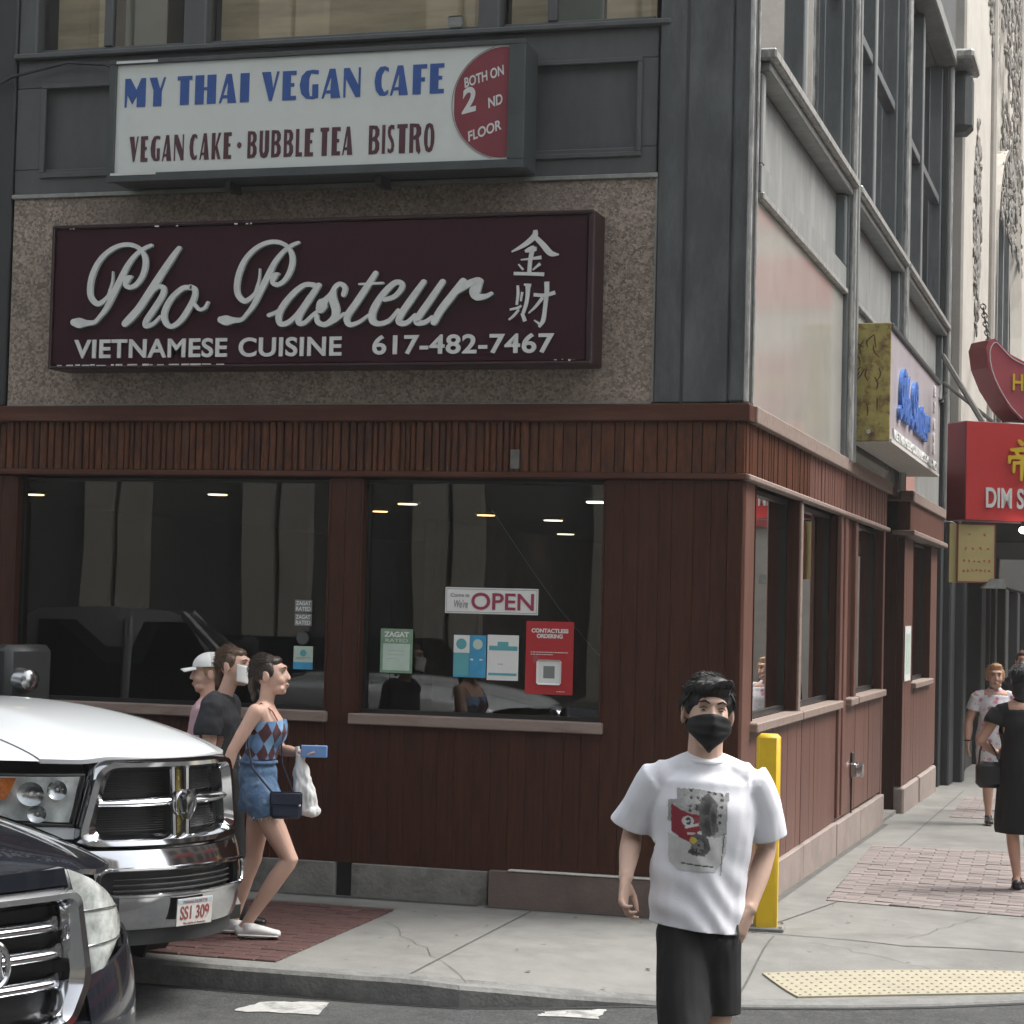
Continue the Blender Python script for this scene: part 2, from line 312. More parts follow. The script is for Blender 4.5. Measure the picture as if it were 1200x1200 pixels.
CARGLASS = glass_mat('car_glass', tint=(.25,.3,.3), boost=1.8, floor=.03)
# ---------------------------------------------------------------- ground, road, pavement
bm = B(); grid(bm, lambda u,v: (-90+180*u, -90+180*v, -.12-.0125*max(-90+180*v, 0)), 24, 24)
road = tag(obj('road', bm, M['asphalt']), kind='structure')
def kerb_y(x):
    for (a, b), (c, d) in zip(KERB, KERB[1:]):
        if a <= x <= c and c > a: return b+(d-b)*(x-a)/(c-a)
    return None
def resample(P, st):
    out = []
    for (a, b), (c, d) in zip(P, P[1:]):
        n = max(1, int(math.hypot(c-a, d-b)/st)); out += [(a+(c-a)*k/n, b+(d-b)*k/n) for k in range(n)]
    return out+[P[-1]]
KR = resample(KERB, .10)
# pavement: strips running from the building line out to the kerb
bm = B(); rows = []
def normal(i):
    a = KR[max(0,i-1)]; b = KR[min(len(KR)-1,i+1)]; d = Vector((b[0]-a[0], b[1]-a[1])).normalized(); return Vector((-d.y, d.x))
for i, (x, y) in enumerate(KR):
    n = normal(i); inner = Vector((min(x-.16, -.0) if y > 0 else (-.0 if x > -.0 else x), max(y, .02) if y > 0 else .02))
    if x <= 0: inner = Vector((x, .05))
    if y > 0: inner = Vector((-.3, y))
    if x > 0 and y <= 0: t = (i-[j for j,(a,b) in enumerate(KR) if a > 0][0]); inner = Vector((-.02, .04))
    p0 = Vector((x, y)) + n*.13
    rows.append([p0.lerp(inner, k/48) for k in range(49)])
V = [[bm.verts.new((p.x, p.y, gz(p.x, p.y))) for p in r] for r in rows]
for i in range(len(V)-1):
    for k in range(48):
        try: bm.faces.new((V[i][k], V[i+1][k], V[i+1][k+1], V[i][k+1]))
        except ValueError: pass
bmesh.ops.remove_doubles(bm, verts=bm.verts[:], dist=.002)
pavement = tag(obj('pavement', bm, M['concrete'], smooth='all'), kind='structure')
# kerb stones laid end to end along the kerb line
kerb = thing('kerb', None, None); tag(kerb, kind='structure')
seg = resample(KERB, .05); acc = [seg[0]]; L = 0; k0 = 0; i = 0
lens = []; start = 0
def kerb_piece(P, m):
    bm = B(); rings = []
    for j, (x, y) in enumerate(P):
        a = P[max(0,j-1)]; b = P[min(len(P)-1,j+1)]; d = Vector((b[0]-a[0], b[1]-a[1])).normalized(); n = Vector((-d.y, d.x)); z = gz(x, y)
        zi = gz(x+n.x*.155, y+n.y*.155); q = [(-.0, -.16), (-.0, z-.018), (.018, z+.001), (.155, zi+.004), (.155, -.16+min(0,z))]
        rings.append([bm.verts.new((x+n.x*o, y+n.y*o, zz)) for o, zz in q])
    for a, b in zip(rings, rings[1:]):
        for k in range(5): bm.faces.new((a[k], a[(k+1)%5], b[(k+1)%5], b[k]))
    bm.faces.new(rings[0]); bm.faces.new(rings[-1][::-1]); return obj('kerb_stone', bm, m, kerb)
piece = []; d = 0; target = 1.7
for a, b in zip(seg, seg[1:]):
    piece.append(a); d += math.hypot(b[0]-a[0], b[1]-a[1])
    if d >= target and len(piece) > 3:
        kerb_piece(piece, M['kerb']); piece = [a]; d = 0; target = random.uniform(1.5, 2.0)
        if a[1] > 16: break
# expansion joints cut as thin dark grooves (dark flat strips laid just above the surface)
def strip(name, P, w, m, lift=.0035, parent=None, kind='structure'):
    bm = B(); rings = []
    P = resample(P, .2)
    for j, (x, y) in enumerate(P):
        a = P[max(0,j-1)]; b = P[min(len(P)-1,j+1)]; dd = Vector((b[0]-a[0], b[1]-a[1])).normalized(); n = Vector((-dd.y, dd.x))*w/2
        rings.append([bm.verts.new((x+n.x, y+n.y, gz(x+n.x, y+n.y)+lift)), bm.verts.new((x-n.x, y-n.y, gz(x-n.x, y-n.y)+lift))])
    for a, b in zip(rings, rings[1:]): bm.faces.new((a[0], a[1], b[1], b[0]))
    return tag(obj(name, bm, m, parent), kind=kind)
JM = mat('joint_dirt', (.10,.098,.09), .9, var=.3, vscale=12)
for P in ([(-1.25,-.02),(-1.2,-2.45)], [(.28,-.45),(.33,-1.9)], [(.14,-.35),(.40,1.25),(.34,12.5)], [(.14,-.35),(1.0,-.42),(2.25,.15)], [(1.5,1.0),(2.6,1.15)], [(.35,5.2),(2.6,5.2)], [(.35,8.0),(2.6,8.0)], [(-4.7,-.35),(-2.0,-.40)]):
    strip('pavement_joint', P, .012, JM)
strip('gutter_line', [(x, y-.02) for x, y in KERB if x < 3 and y < 2], .05, mat('gutter_dirt', (.03,.03,.03), .9), lift=0).location.z = 0
bpy.data.objects['gutter_line'].hide_render = False
g = bpy.data.objects['gutter_line']
for v in g.data.vertices: v.co.z = -.117
# brick panels let into the pavement
def bricks(name, quad, bl, bw, m, mm, herring=False, limit=290, inc=None):
    """quad: 4 corners (x,y), rows run along the first edge"""
    root = thing(name, None, None); tag(root, kind='structure')
    q = [Vector(p) for p in quad]; e0 = (q[1]-q[0]); e1 = (q[3]-q[0]); l0, l1 = e0.length, e1.length
    bm = B(); grid(bm, lambda u,v: (lambda p: (p.x, p.y, gz(p.x,p.y)+.004))(q[0].lerp(q[1],u).lerp(q[3].lerp(q[2],u), v)), 20, 20); obj('mortar_bed', bm, mm, root)
    meshes = []
    for k in range(4):
        b = B(); box(b, -bl/2+.005, bl/2-.005, -bw/2+.005, bw/2-.005, 0, .012+random.uniform(-.002,.002), .003)
        me = bpy.data.meshes.new('brick'); b.to_mesh(me); b.free(); me.materials.append(m); meshes.append(me)
    n = 0; nr = int(l1/bw); rest = B(); eu = e0.normalized()
    for r in range(nr):
        v = (r+.5)/nr; a = q[0].lerp(q[3], v); b = q[1].lerp(q[2], v); L_ = (b-a).length; d = (b-a).normalized(); dx = atan2(d.y, d.x); s0 = -(bl*.5 if r % 2 else 0)
        while s0 < L_-.02:
            x0, x1 = max(0, s0), min(L_, s0+bl); s0 += bl
            if x1-x0 < .03: continue
            p = a+d*((x0+x1)/2); z = gz(p.x, p.y)+.004
            if n < limit:
                o = bpy.data.objects.new('brick', random.choice(meshes)); COL.objects.link(o); o.parent = root; o.scale.x = (x1-x0)/bl
                o.location = (p.x, p.y, z+random.uniform(-.0085,-.0055)); o.rotation_euler = (random.uniform(-.008,.008), random.uniform(-.006,.006), dx); n += 1
            else: box(rest, p.x-(x1-x0)/2+.006, p.x+(x1-x0)/2-.006, p.y-bw/2+.006, p.y+bw/2-.006, z-.006, z+.005)
    if len(rest.verts): tag(obj('distant_bricks', rest, m, root), kind='stuff')
    else: rest.free()
    return root
bricks('brick_panel', [(.33,1.32),(1.75,1.08),(1.62,5.35),(.16,5.20)], .21, .115, M['brick'], M['mortar'])
bricks('brick_strip', [(-5.2,-2.46),(-1.93,-2.44),(-2.0,-.46),(-5.2,-.42)], .21, .105, M['brickdark'], mat('dark_mortar', (.10,.07,.06), .9, var=.2), limit=296)
bricks('far_brick_panel', [(.50,8.6),(2.2,8.6),(2.2,11.5),(.45,11.5)], .21, .115, M['brick'], M['mortar'], limit=200)
# tactile warning plate on the ramp
O = Vector((0.368,-1.339)); ex = Vector((0.867,0.498)); ey = Vector((0.541,-0.841))
root = thing('tactile_plate', 'pale yellow tactile warning plate with raised domes at the kerb ramp', 'tactile paving')
def tp(u, v, lift): p = O+ex*(u*2.15)+ey*(v*0.46); return (p.x, p.y, gz(p.x,p.y)+lift)
bm = B(); slab(bm, lambda u,v: tp(u,v,.010), 24, 10, (0,0,-.012)); obj('plate_sheet', bm, M['tactile'], root)
bm = B()
for i in range(40):
    for j in range(8):
        c = Vector(tp((i+.5)/40, (j+.5)/8, .0095)); rr = .0115
        a = [bm.verts.new(c+Vector((rr*cos(k*pi/3), rr*sin(k*pi/3), 0))) for k in range(6)]; b = [bm.verts.new(c+Vector((rr*.55*cos(k*pi/3), rr*.55*sin(k*pi/3), .006))) for k in range(6)]
        for k in range(6): bm.faces.new((a[k], a[(k+1)%6], b[(k+1)%6], b[k]))
        bm.faces.new(b)
tag(obj('dome_grid', bm, M['tactile'], root), kind='stuff')
# worn paint marks on the road
def mark(pts):
    bm = B(); c = Vector((sum(p[0] for p in pts)/len(pts), sum(p[1] for p in pts)/len(pts))); P = []
    for (a, b), (e, f) in zip(pts, pts[1:]+pts[:1]):
        for k in range(7): P.append((a+(e-a)*k/7+random.uniform(-.014,.014), b+(f-b)*k/7+random.uniform(-.014,.014)))
    vs = [bm.verts.new((x, y, -.116)) for x, y in P]; f = bm.faces.new(vs); bmesh.ops.triangulate(bm, faces=[f])
    tag(obj('road_marking', bm, M['roadpaint']), kind='structure')
mark([(-1.86,-3.13),(-1.82,-2.86),(-1.52,-2.74),(-1.45,-3.05)])
mark([(-.50,-2.66),(-.48,-2.54),(-.22,-2.36),(-.20,-2.60)])
mark([(-.2,-4.4),(-.2,-4.0),(2.6,-2.6),(2.9,-2.9)])
mark([(-3.0,-3.95),(-3.0,-3.7),(-2.5,-3.55),(-2.4,-3.9)])

rgc = random.Random(17)
CM = mat('crack_dirt', (.06,.058,.054), .95, var=.2)
for (x0, y0, x1, y1) in ((-1.9,-.9,-.9,-2.5),(.5,-.6,1.5,-.95),(.45,6.0,1.6,7.4),(1.0,-.2,1.35,1.0),(-3.2,-.36,-.6,-.30)):
    P = []
    for k in range(15): t = k/14; P.append((x0+(x1-x0)*t+rgc.uniform(-.03,.03)*(k not in (0,14)), y0+(y1-y0)*t+rgc.uniform(-.03,.03)*(k not in (0,14))))
    strip('pavement_crack', P, .0032, CM, lift=.0042)
# dirt gathered along the foot of the walls and the kerb
strip('wall_foot_dirt', [(-6.8,-.045),(-1.6,-.045)], .07, CM, lift=.003); strip('wall_foot_dirt', [(-1.55,-.075),(.0,-.075)], .05, CM, lift=.003); strip('wall_foot_dirt', [(.03,.05),(.03,7.4)], .05, JM, lift=.003)
strip('road_patch', [(-1.2,-4.6),(1.9,-3.1)], .7, mat('asphalt_patch', (.034,.035,.035), .9, var=.3, vscale=20, bump=.5, bscale=130), lift=0)
for v in bpy.data.objects['road_patch'].data.vertices: v.co.z = -.1165
# fine litter lying about, one object
lit = B()
for k in range(26):
    x, y = rgc.uniform(-2.4, 2.2), rgc.uniform(-2.9, 1.2)
    if x < .1 and y > -.1: y = -.3
    out = y < (kerb_y(x) or -2.6)+.05; z = -.112 if out else gz(x, y)+.006; r = rgc.uniform(.008,.022); th = rgc.uniform(0, 6); vs = [lit.verts.new((x+r*cos(a+th)*(1 if i % 2 else .6), y+r*.7*sin(a+th)*(1 if i % 2 else .7), z+rgc.uniform(0,.006))) for i, a in enumerate(np.linspace(0, 2*pi, 8)[:-1])]; lit.faces.new(vs)
tag(obj('leaf_litter', lit, mat('dry_leaf', (.16,.11,.06), .8, var=.5, vscale=30)), kind='stuff')
# ---------------------------------------------------------------- the corner building
bld = thing('corner_building', 'corner restaurant building with reddish brown wood shopfront below grey painted upper storeys', 'building', (0,0,0))
def part(name, bm, m, parent=None, smooth=False): return obj(name, bm, m, parent or bld, smooth)
XW, YW = -.03, .0            # face of the wood cladding: side wall plane x, front wall plane y
# stone base, front
fb = [(-6.9,-4.62),(-4.60,-2.56),(-2.45,-1.56)]
for a, b in fb: part('stone_block', bx(a, b, -.012, .12, -.1, .205+random.uniform(-.006,.006), .006), M['stone'])
part('stone_block', bx(-1.545, .0, -.045, .12, -.1, .222, .006), M['stonebrown'])
part('base_ledge', bx(-1.42, -.02, -.052, .02, .222, .232, .003), M['chip'])
part('base_recess', bx(-6.9, -.1, .03, .2, -.1, .204), M['black'])
sb = [(.02,1.24),(1.25,2.50),(2.51,4.22),(4.25,5.72),(5.73,7.42)]
for a, b in sb: part('stone_block', bx(-.2, random.uniform(-.002,.004), a, b, -.25, .215-.0125*a*.4+random.uniform(-.004,.004), .006), M['stonepale'])
for a, b in [(8.72,10.2),(10.35,12.2)]: part('stone_block', bx(-.25, .05, a, b, -.35, .17+random.uniform(-.03,.02), .02), M['stonepale'])
# cladding boards
def boards_front(x0, x1, z0, z1, w=.113, m='wood'):
    n = max(1, round((x1-x0)/w)); cuts = [0]+[k+random.uniform(-.18,.18) for k in range(1, n)]+[n]; u = (x1-x0)/n
    for k in range(n):
        a = x0+cuts[k]*u; w = (cuts[k+1]-cuts[k])*u; d = random.uniform(-.0018,.0018)
        part('board', bx(a+.0008, a+w-.0008, YW+d*.5, YW+.035, z0, z1, .0012), M[m])
def boards_side(y0, y1, z0, z1, w=.17, m='woodside', x=XW):
    n = max(1, round((y1-y0)/w)); w = (y1-y0)/n
    for k in range(n):
        a = y0+k*w; d = random.uniform(-.0025,.0025)
        part('board', bx(x-.035, x+d, a+.0014, a+w-.0014, z0, z1, .0025), M[m])
boards_front(-6.9, -4.895, .21, 2.62); boards_front(-4.895, -2.66, .21, 1.075); boards_front(-2.66, -2.455, .21, 2.62, .118)
boards_front(-2.455, -.872, .21, 1.075); boards_front(-.872, -.12, .235, 2.62, .109); part('corner_board', bx(-.118, XW+.004, -.006, .10, .235, 2.62, .004), M['wood'])
boards_side(.102, .44, .21, 2.62, .34, 'woodside'); boards_side(.44, 4.36, .21, 1.09, .21); boards_side(4.36, 4.86, .21, 2.62, .16); boards_side(4.86, 7.34, .21, 1.09, .31)
part('corner_post', bx(-.12, XW+.004, 7.345, 7.45, .0, 2.62, .004), M['woodside'])
part('sheathing', bx(-6.9, -4.90, .036, .09, .2, 2.62), M['wood']); part('sheathing', bx(-4.90, -.2, .036, .09, .2, 1.05), M['wood']); part('sheathing', bx(-2.6, -2.47, .036, .09, 1.05, 2.62), M['wood']); part('sheathing', bx(-.84, -.12, .036, .09, 1.05, 2.62), M['wood'])
part('sheathing', bx(-.09, -.066, .102, 7.34, .2, 1.05), M['wood']); part('sheathing', bx(-.09, -.066, .102, .42, 1.05, 2.62), M['wood']); part('sheathing', bx(-.09, -.066, 4.38, 4.84, 1.05, 2.62), M['wood'])
# windows: reveal boards, frame, pane, sill
def front_window(x0, x1, z0, z1, d=.085):
    w = part('window', B0(x0, x1, z0, z1, d), M['black'])
    obj('pane', bx(x0+.02, x1-.02, d+.004, d+.010, z0+.02, z1-.02), GLASS, w)
    obj('reveal', bx(x0-.012, x0-.0, -.004, d, z0, z1), M['wood'], w); obj('reveal', bx(x1, x1+.012, -.004, d, z0, z1), M['wood'], w)
    obj('sill', bx(x0-.05, x1+.03, -.045, d-.004, z0-.075, z0-.008, .006), M['sill'], w); return w
def B0(x0, x1, z0, z1, d):
    bm = B(); t = .018
    box(bm, x0, x1, d-.02, d+.02, z1-t, z1); box(bm, x0, x1, d-.02, d+.02, z0-.008, z0+t); box(bm, x0, x0+t, d-.02, d+.02, z0+t+.001, z1-t-.001); box(bm, x1-t, x1, d-.02, d+.02, z0+t+.001, z1-t-.001); return bm
front_window(-4.88, -2.672, 1.155, 2.61); front_window(-2.44, -.885, 1.150, 2.61)
def side_window(y0, y1, z0, z1, d=.10, sill=True, x=XW):
    bm = B(); t = .03; X = x-d
    box(bm, X-.02, X+.02, y0, y1, z1-t, z1); box(bm, X-.02, X+.02, y0, y1, z0-.008, z0+t); box(bm, X-.02, X+.02, y0, y0+t, z0+t+.001, z1-t-.001); box(bm, X-.02, X+.02, y1-t, y1, z0+t+.001, z1-t-.001)
    w = part('window', bm, M['black']); obj('pane', bx(X-.010, X-.004, y0+.02, y1-.02, z0+.02, z1-.02), GLASS, w)
    obj('reveal', bx(X, x+.004, y1, y1+.014, z0, z1), M['wood'], w); obj('reveal', bx(X, x+.004, y0-.014, y0, z0, z1), M['wood'], w)
    if sill: obj('sill', bx(X+.022, x+.05, y0-.05, y1+.04, z0-.07, z0-.008, .008), M['sill'], w)
    return w
side_window(.46, 2.20, 1.165, 2.62); side_window(2.335, 4.32, 1.165, 2.62); side_window(5.42, 7.30, 1.165, 2.63)
part('mullion', bx(-.14, XW+.018, 2.222, 2.31, 1.10, 2.62, .006), M['sill']); part('mullion', bx(-.14, XW+.012, 5.26, 5.40, 1.10, 2.62, .006), M['woodside'])
part('mullion', bx(-.20, XW-.02, 4.865, 5.25, 1.10, 2.62, .006), M['wood']); part('sill', bx(-.15, XW+.05, 4.86, 5.30, 1.092, 1.155, .008), M['sill'])
part('post_strip', bx(XW-.02, XW+.02, 4.30, 4.36, .23, 2.62, .006), M['woodside']); part('post_strip', bx(XW-.02, XW+.012, 4.60, 4.66, .23, 2.62, .006), M['woodside'])
# moulded bands above the windows
part('band_bottom', bx(-6.9, XW+.03, -.035, .05, 2.625, 2.662, .006), M['fascia']); part('band_backing', bx(-6.9, -.06, -.004, .06, 2.662, 2.975), M['black'])
part('fascia', bx(-6.9, XW+.045, -.060, .12, 2.975, 3.078, .006), M['fascia'])
part('band_lip', bx(-.055, XW+.045, .002, 7.50, 2.622, 2.660, .008), M['sill'])
part('band_backing', bx(-.09, XW+.0, .06, 7.42, 2.662, 2.975), M['black']); part('fascia', bx(-.15, XW+.06, .122, 7.50, 2.975, 3.078, .006), M['sill'])
x = -6.88; k = 0
while x < XW-.01:
    w = random.choice((.040,.044,.05,.056,.06,.034)) if x < -1.35 else random.choice((.06,.085,.095))
    w = min(w, XW+.012-x); bm = B(); zt = 2.974; zb = 2.663; dd_ = random.uniform(.012,.026)
    if x < -1.35:
        n = 5; P = [(x+.002+(w-.004)*(.5-.5*cos(pi*j/n)), -.006-dd_*sin(pi*j/n)**.7) for j in range(n+1)]
    else: P = [(x+.002,-.006),(x+.004,-.017-random.uniform(0,.006)),(x+w-.004,-.017-random.uniform(0,.006)),(x+w-.002,-.006)]
    prism(bm, P+[(P[-1][0], .0),(P[0][0], .0)], zb+random.uniform(0,.004), zt, 'z'); part('slat', bm, M['slat']); x += w
# pale mended slat
part('mended_slat', bx(-1.475, -1.418, -.034, -.006, 2.68, 2.80, .004), M['stone'])
y = .02
while y < 7.42:
    w = random.choice((.075,.09,.10)); w = min(w, 7.43-y); bm = B(); d = random.uniform(0,.008)
    prism(bm, [(XW-.005, y+.003),(XW+.012+d, y+.008),(XW+.012+d, y+w-.008),(XW-.005, y+w-.003)], 2.662, 2.974, 'z'); part('slat', bm, M['slat' if y < 2.5 else 'woodside']); y += w
# doorway recess and the pillar beyond it
part('doorway_reveal', bx(-1.3, -.05, 8.70, 8.74, -.2, 3.05), M['wood']); part('doorway_side', bx(-1.3, -.13, 7.40, 7.452, -.1, 3.05), M['wood']); part('doorway_ceiling', bx(-1.3, -.02, 7.455, 8.69, 2.99, 3.07), M['wood'])
dr = part('door', bx(-1.28, -1.22, 7.5, 8.68, -.1, 2.4, .01), M['wood']); obj('door_pane', bx(-1.218, -1.212, 7.68, 8.5, .5, 2.2), GLASS, dr); obj('handle', bx(-1.21, -1.17, 7.62, 7.65, .95, 1.25, .01), M['chromedull'], dr)
part('door_step', bx(-1.25, -.02, 7.46, 8.69, -.3, -.07), M['stone'])
boards_side(8.75, 9.60, .16, 2.62, .21, x=.02); boards_side(9.60, 11.5, .16, 1.09, .24, x=.02); boards_side(11.5, 12.3, .16, 2.62, .2, x=.02)
side_window(9.62, 11.48, 1.165, 2.62, x=.02)
part('pillar_side', bx(-.4, .017, 8.741, 8.750, .16, 2.62), M['wood'])
part('band_lip', bx(-.1, .12, 8.66, 12.5, 2.64, 2.69, .008), M['sill'])
y = 8.72
while y < 12.4:
    w = .12; part('slat', bx(-.02, .072, y+.003, y+w-.003, 2.69, 2.97, .004), M['woodside']); y += w
part('slat_end', bx(-.35, .068, 8.70, 8.722, 2.69, 2.97), M['slat']); part('fascia', bx(-.3, .10, 8.66, 12.5, 2.975, 3.08, .006), M['sill'])
part('salmon_panel', bx(-.25, -.01, 8.75, 9.9, 3.085, 3.6, .006), mat('salmon_panel', (.46,.26,.22), .6, var=.08))
# interior of the restaurant seen through the panes
rm = B(); 
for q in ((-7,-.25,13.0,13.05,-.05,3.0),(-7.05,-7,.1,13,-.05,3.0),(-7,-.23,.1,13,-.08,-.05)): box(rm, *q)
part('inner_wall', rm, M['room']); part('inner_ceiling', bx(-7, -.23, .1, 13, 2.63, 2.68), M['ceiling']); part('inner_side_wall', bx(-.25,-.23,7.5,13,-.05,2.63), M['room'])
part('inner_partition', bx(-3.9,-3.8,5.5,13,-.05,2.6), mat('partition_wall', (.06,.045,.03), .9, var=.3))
for p, r in (((-3.2,3.0),.085),((-3.11,4.77),.085),((-2.75,5.63),.095),((-3.53,8.97),.10),((-2.6,7.4),.10),((-2.2,9.3),.10),((-1.54,2.45),.095),((-4.31,1.91),.08),((-5.97,2.17),.08),((-.75,3.2),.07),((-2.05,6.3),.09),((-3.9,4.3),.07),((-2.95,11.2),.10)):
    l = thing('ceiling_lamp', None, None, (p[0], p[1], 2.60)); bm = B(); cyl(bm, (0,0,.004), r*.9, .006, 14); cl = obj('lamp_disc', bm, M['lampw' if p[0] > -1.6 and p[0] < -1.5 else 'lamp'], l); bm = B(); cyl(bm, (0,0,.012), r*1.15, .02, 14); obj('lamp_rim', bm, M['black'], l)
    l.parent = bld; l.name = 'ceiling_lamp'
# ---------------- upper storeys, front
G = M['grey']; GD = M['greydark']
part('upper_wall', bx(-6.9, -.62, .04, .30, 3.08, 5.36), G)
part('pebble_panel', bx(-4.975, -.60, -.012, .04, 3.09, 4.462), M['pebble'])
part('panel_trim', bx(-4.99, -.585, -.03, .04, 4.463, 4.492, .004), M['trim']); part('panel_trim', bx(-.599, -.588, -.018, .04, 3.09, 4.46), M['trim']); part('panel_trim', bx(-4.975, -.60, -.016, .04, 3.081, 3.092), M['trim'])
part('left_pilaster', bx(-6.9, -4.995, -.02, .04, 3.08, 7.5, .01), GD)
# moulded rectangles behind the upper sign
def frame_rect(x0, x1, z0, z1, y, t, d, m=G):
    bm = B(); box(bm, x0, x1, y-d, y, z1-t, z1, .004); box(bm, x0, x1, y-d, y, z0, z0+t, .004); box(bm, x0, x0+t, y-d, y, z0+t, z1-t, .004); box(bm, x1-t, x1, y-d, y, z0+t, z1-t, .004); return part('panel_moulding', bm, m)
part('spandrel', bx(-4.99, -.60, .0, .04, 4.494, 4.66, .006), G); part('spandrel', bx(-4.99, -.60, .0, .04, 5.21, 5.40, .006), G); part('spandrel', bx(-4.99, -4.80, .0, .04, 4.66, 5.21, .006), G); part('spandrel', bx(-.72, -.60, .0, .04, 4.66, 5.21, .006), G)
frame_rect(-4.80, -3.0, 4.60, 5.235, .0, .035, .018); frame_rect(-1.8, -.70, 4.60, 5.215, .0, .03, .018)
part('spandrel_sill', bx(-5.0, -.52, -.05, .05, 5.40, 5.437, .008), G)
# upper front windows
def up_window(x0, x1, z0, z1, lights, y=.06, blind=None, m=G):
    w = part('window', bx(x0, x1, y, y+.05, z0, z0+.045, .006), m)
    obj('frame', bx(x0, x1, y, y+.05, z1-.05, z1), m, w)
    for a in lights[:-1]: obj('frame', bx(a-.03, a+.03, y-.01, y+.045, z0+.046, z1-.051, .006), m, w)
    for a, b in zip([x0]+lights[:-1], lights): obj('pane', bx(a+.03, b-.03, y+.02, y+.026, z0+.046, z1-.051), GLASSUP, w)
    if blind: 
        for (a, b, mm) in blind: obj('blind', bx(a, b, y+.12, y+.13, z0+.05, z1-.05), mm, w)
    return w
up_window(-4.85, -3.80, 5.437, 7.4, [-4.36,-3.80], blind=[(-4.8,-4.4,M['blind']),(-4.3,-4.0,M['curtain'])])
up_window(-3.62, -1.78, 5.437, 7.4, [-1.78], blind=[(-3.6,-1.8,M['blind'])]); up_window(-1.62, -.64, 5.437, 7.4, [-1.30,-.64], blind=[(-1.6,-1.35,M['blind']),(-.98,-.66,M['blind']),(-1.3,-1.0,M['curtain'])])
for a, b in ((-4.995,-4.86),(-3.79,-3.63),(-1.77,-1.63)): part('mullion', bx(a, b, .0, .16, 5.437, 7.5, .01), G)
part('upper_backing', bx(-6.9, -.62, .45, .5, 5.3, 7.5), M['void']); part('upper_lintel', bx(-6.9, -.60, .02, .3, 7.4, 8.0), G)
bm = B(); box(bm, -.62, .05-.35, .31, 13.5, 3.2, 3.3); part('upper_floor', bx(-6.9,-.30,.51,13.6,3.15,3.3), M['void'])
part('tape_patch', bx(-1.98,-1.88,.045,.05,5.48,5.55,.01), M['curtain'])
# corner pier
part('pier', bx(-.585, -.13, -.035, .25, 3.08, 8.0, .012), M['greyrib']); part('pier_edge', bx(-.127, -.02, -.045, .10, 3.08, 8.0, .02), M['greyrib'])
part('pier_joint', bx(-.42, -.40, -.040, -.03, 3.08, 8.0, .002), GD); part('pier_side', bx(-.30, -.035, .105, .30, 3.08, 8.0, .006), M['greydark'])
bm = B(); tube(bm, [(-.012,-.052,3.09),(-.012,-.052,7.98)], .016, 8); part('corner_bead', bm, M['edge'], smooth=True)
bm = B(); tube(bm, [(.0,.085,3.09),(.0,.085,7.98)], .011, 8); part('corner_bead', bm, M['edge'], smooth=True)
# side storeys: bays between pipe-like mullions
bays = [(.34,4.30),(4.62,8.20),(8.42,12.95)]
for a in (4.34, 4.52, 8.24, 8.36, 12.98, 13.16):
    bm = B(); tube(bm, [(.028,a+.02,3.06),(.028,a+.02,8.6)], .030, 8); part('pipe_mullion', bm, M['greyside' if a in (4.52, 8.36, 12.98) else 'edge'], smooth=True)
for a, b in ((4.31,4.61),(8.21,8.41),(12.96,13.95)): part('side_pier', bx(-.3, .004, a, b, 3.05 if a < 12 else -.3, 8.6, .01), M['greyribhazed' if a < 12 else 'greydark'])
part('end_column', bx(-.2, .10, 13.3, 13.95, -.3, 3.0, .02), M['greydark']); part('end_bracket', bx(-.1, .24, 13.45, 13.9, 7.75, 8.5, .08), M['greyrib']); part('end_cornice', bx(-.1, .30, 12.9, 13.92, 8.5, 8.62, .03), M['edge'])
for i, (a, b) in enumerate(bays):
    part('polished_panel', bx(-.15, -.035, a, b, 3.083, 4.38, .003), M['marble']) if i < 2 else part('plain_panel', bx(-.15, -.035, a, b, 3.083, 4.38, .003), M['greyside'])
    part('panel_edge', bx(-.15, .005, a, b, 4.381, 4.425, .006), M['edge']); part('panel_rail', bx(-.15, -.012, a, b, 4.426, 4.60, .006), M['greyside'])
    part('metal_panel', bx(-.15, -.085, a+.1, b-.12, 4.60, 5.16, .004), M['greyside']); part('panel_stile', bx(-.15, -.012, b-.12, b, 4.601, 5.17, .01), M['greyribhazed']); part('panel_stile', bx(-.15, -.012, a, a+.1, 4.601, 5.17, .01), M['greyside'])
    part('sill_ledge', bx(-.15, .075, a-.06, b+.06, 5.24, 5.31, .012), M['edge']); part('sill_ledge_under', bx(-.15, .03, a, b, 5.175, 5.238, .008), M['greyside'])
    n = 2; ww = (b-a)/n
    for k in range(n):
        y0, y1 = a+k*ww, a+(k+1)*ww; X = -.16
        w = part('window', bx(X, X+.10, y0, y1, 5.312, 5.37, .006), M['greyribhazed'])
        obj('frame', bx(X, X+.10, y0, y0+.09, 5.37, 8.4, .008), M['greyside'], w); obj('frame', bx(X, X+.10, y1-.09, y1, 5.37, 8.4, .008), M['greyribhazed'], w); obj('frame', bx(X+.01, X+.08, y0+.09, y1-.09, 6.75, 6.84, .006), M['greyribhazed'], w)
        obj('pane', bx(X+.02, X+.026, y0+.09, y1-.09, 5.37, 8.4), GLASSUP, w)
        if i == 0 and k == 0: obj('blind', bx(X-.08, X-.07, y0, y0+.75, 5.35, 8.4), M['curtain'], w)
    part('window_hood', bx(-.15, .10, a-.04, b+.04, 8.42, 8.6, .02), M['greyside'])
part('side_backing', bx(-.60, -.55, .5, 13.9, 5.3, 8.5), M['void']); part('side_backing', bx(-.4,-.155,.31,13.9,3.08,5.3), M['black'])
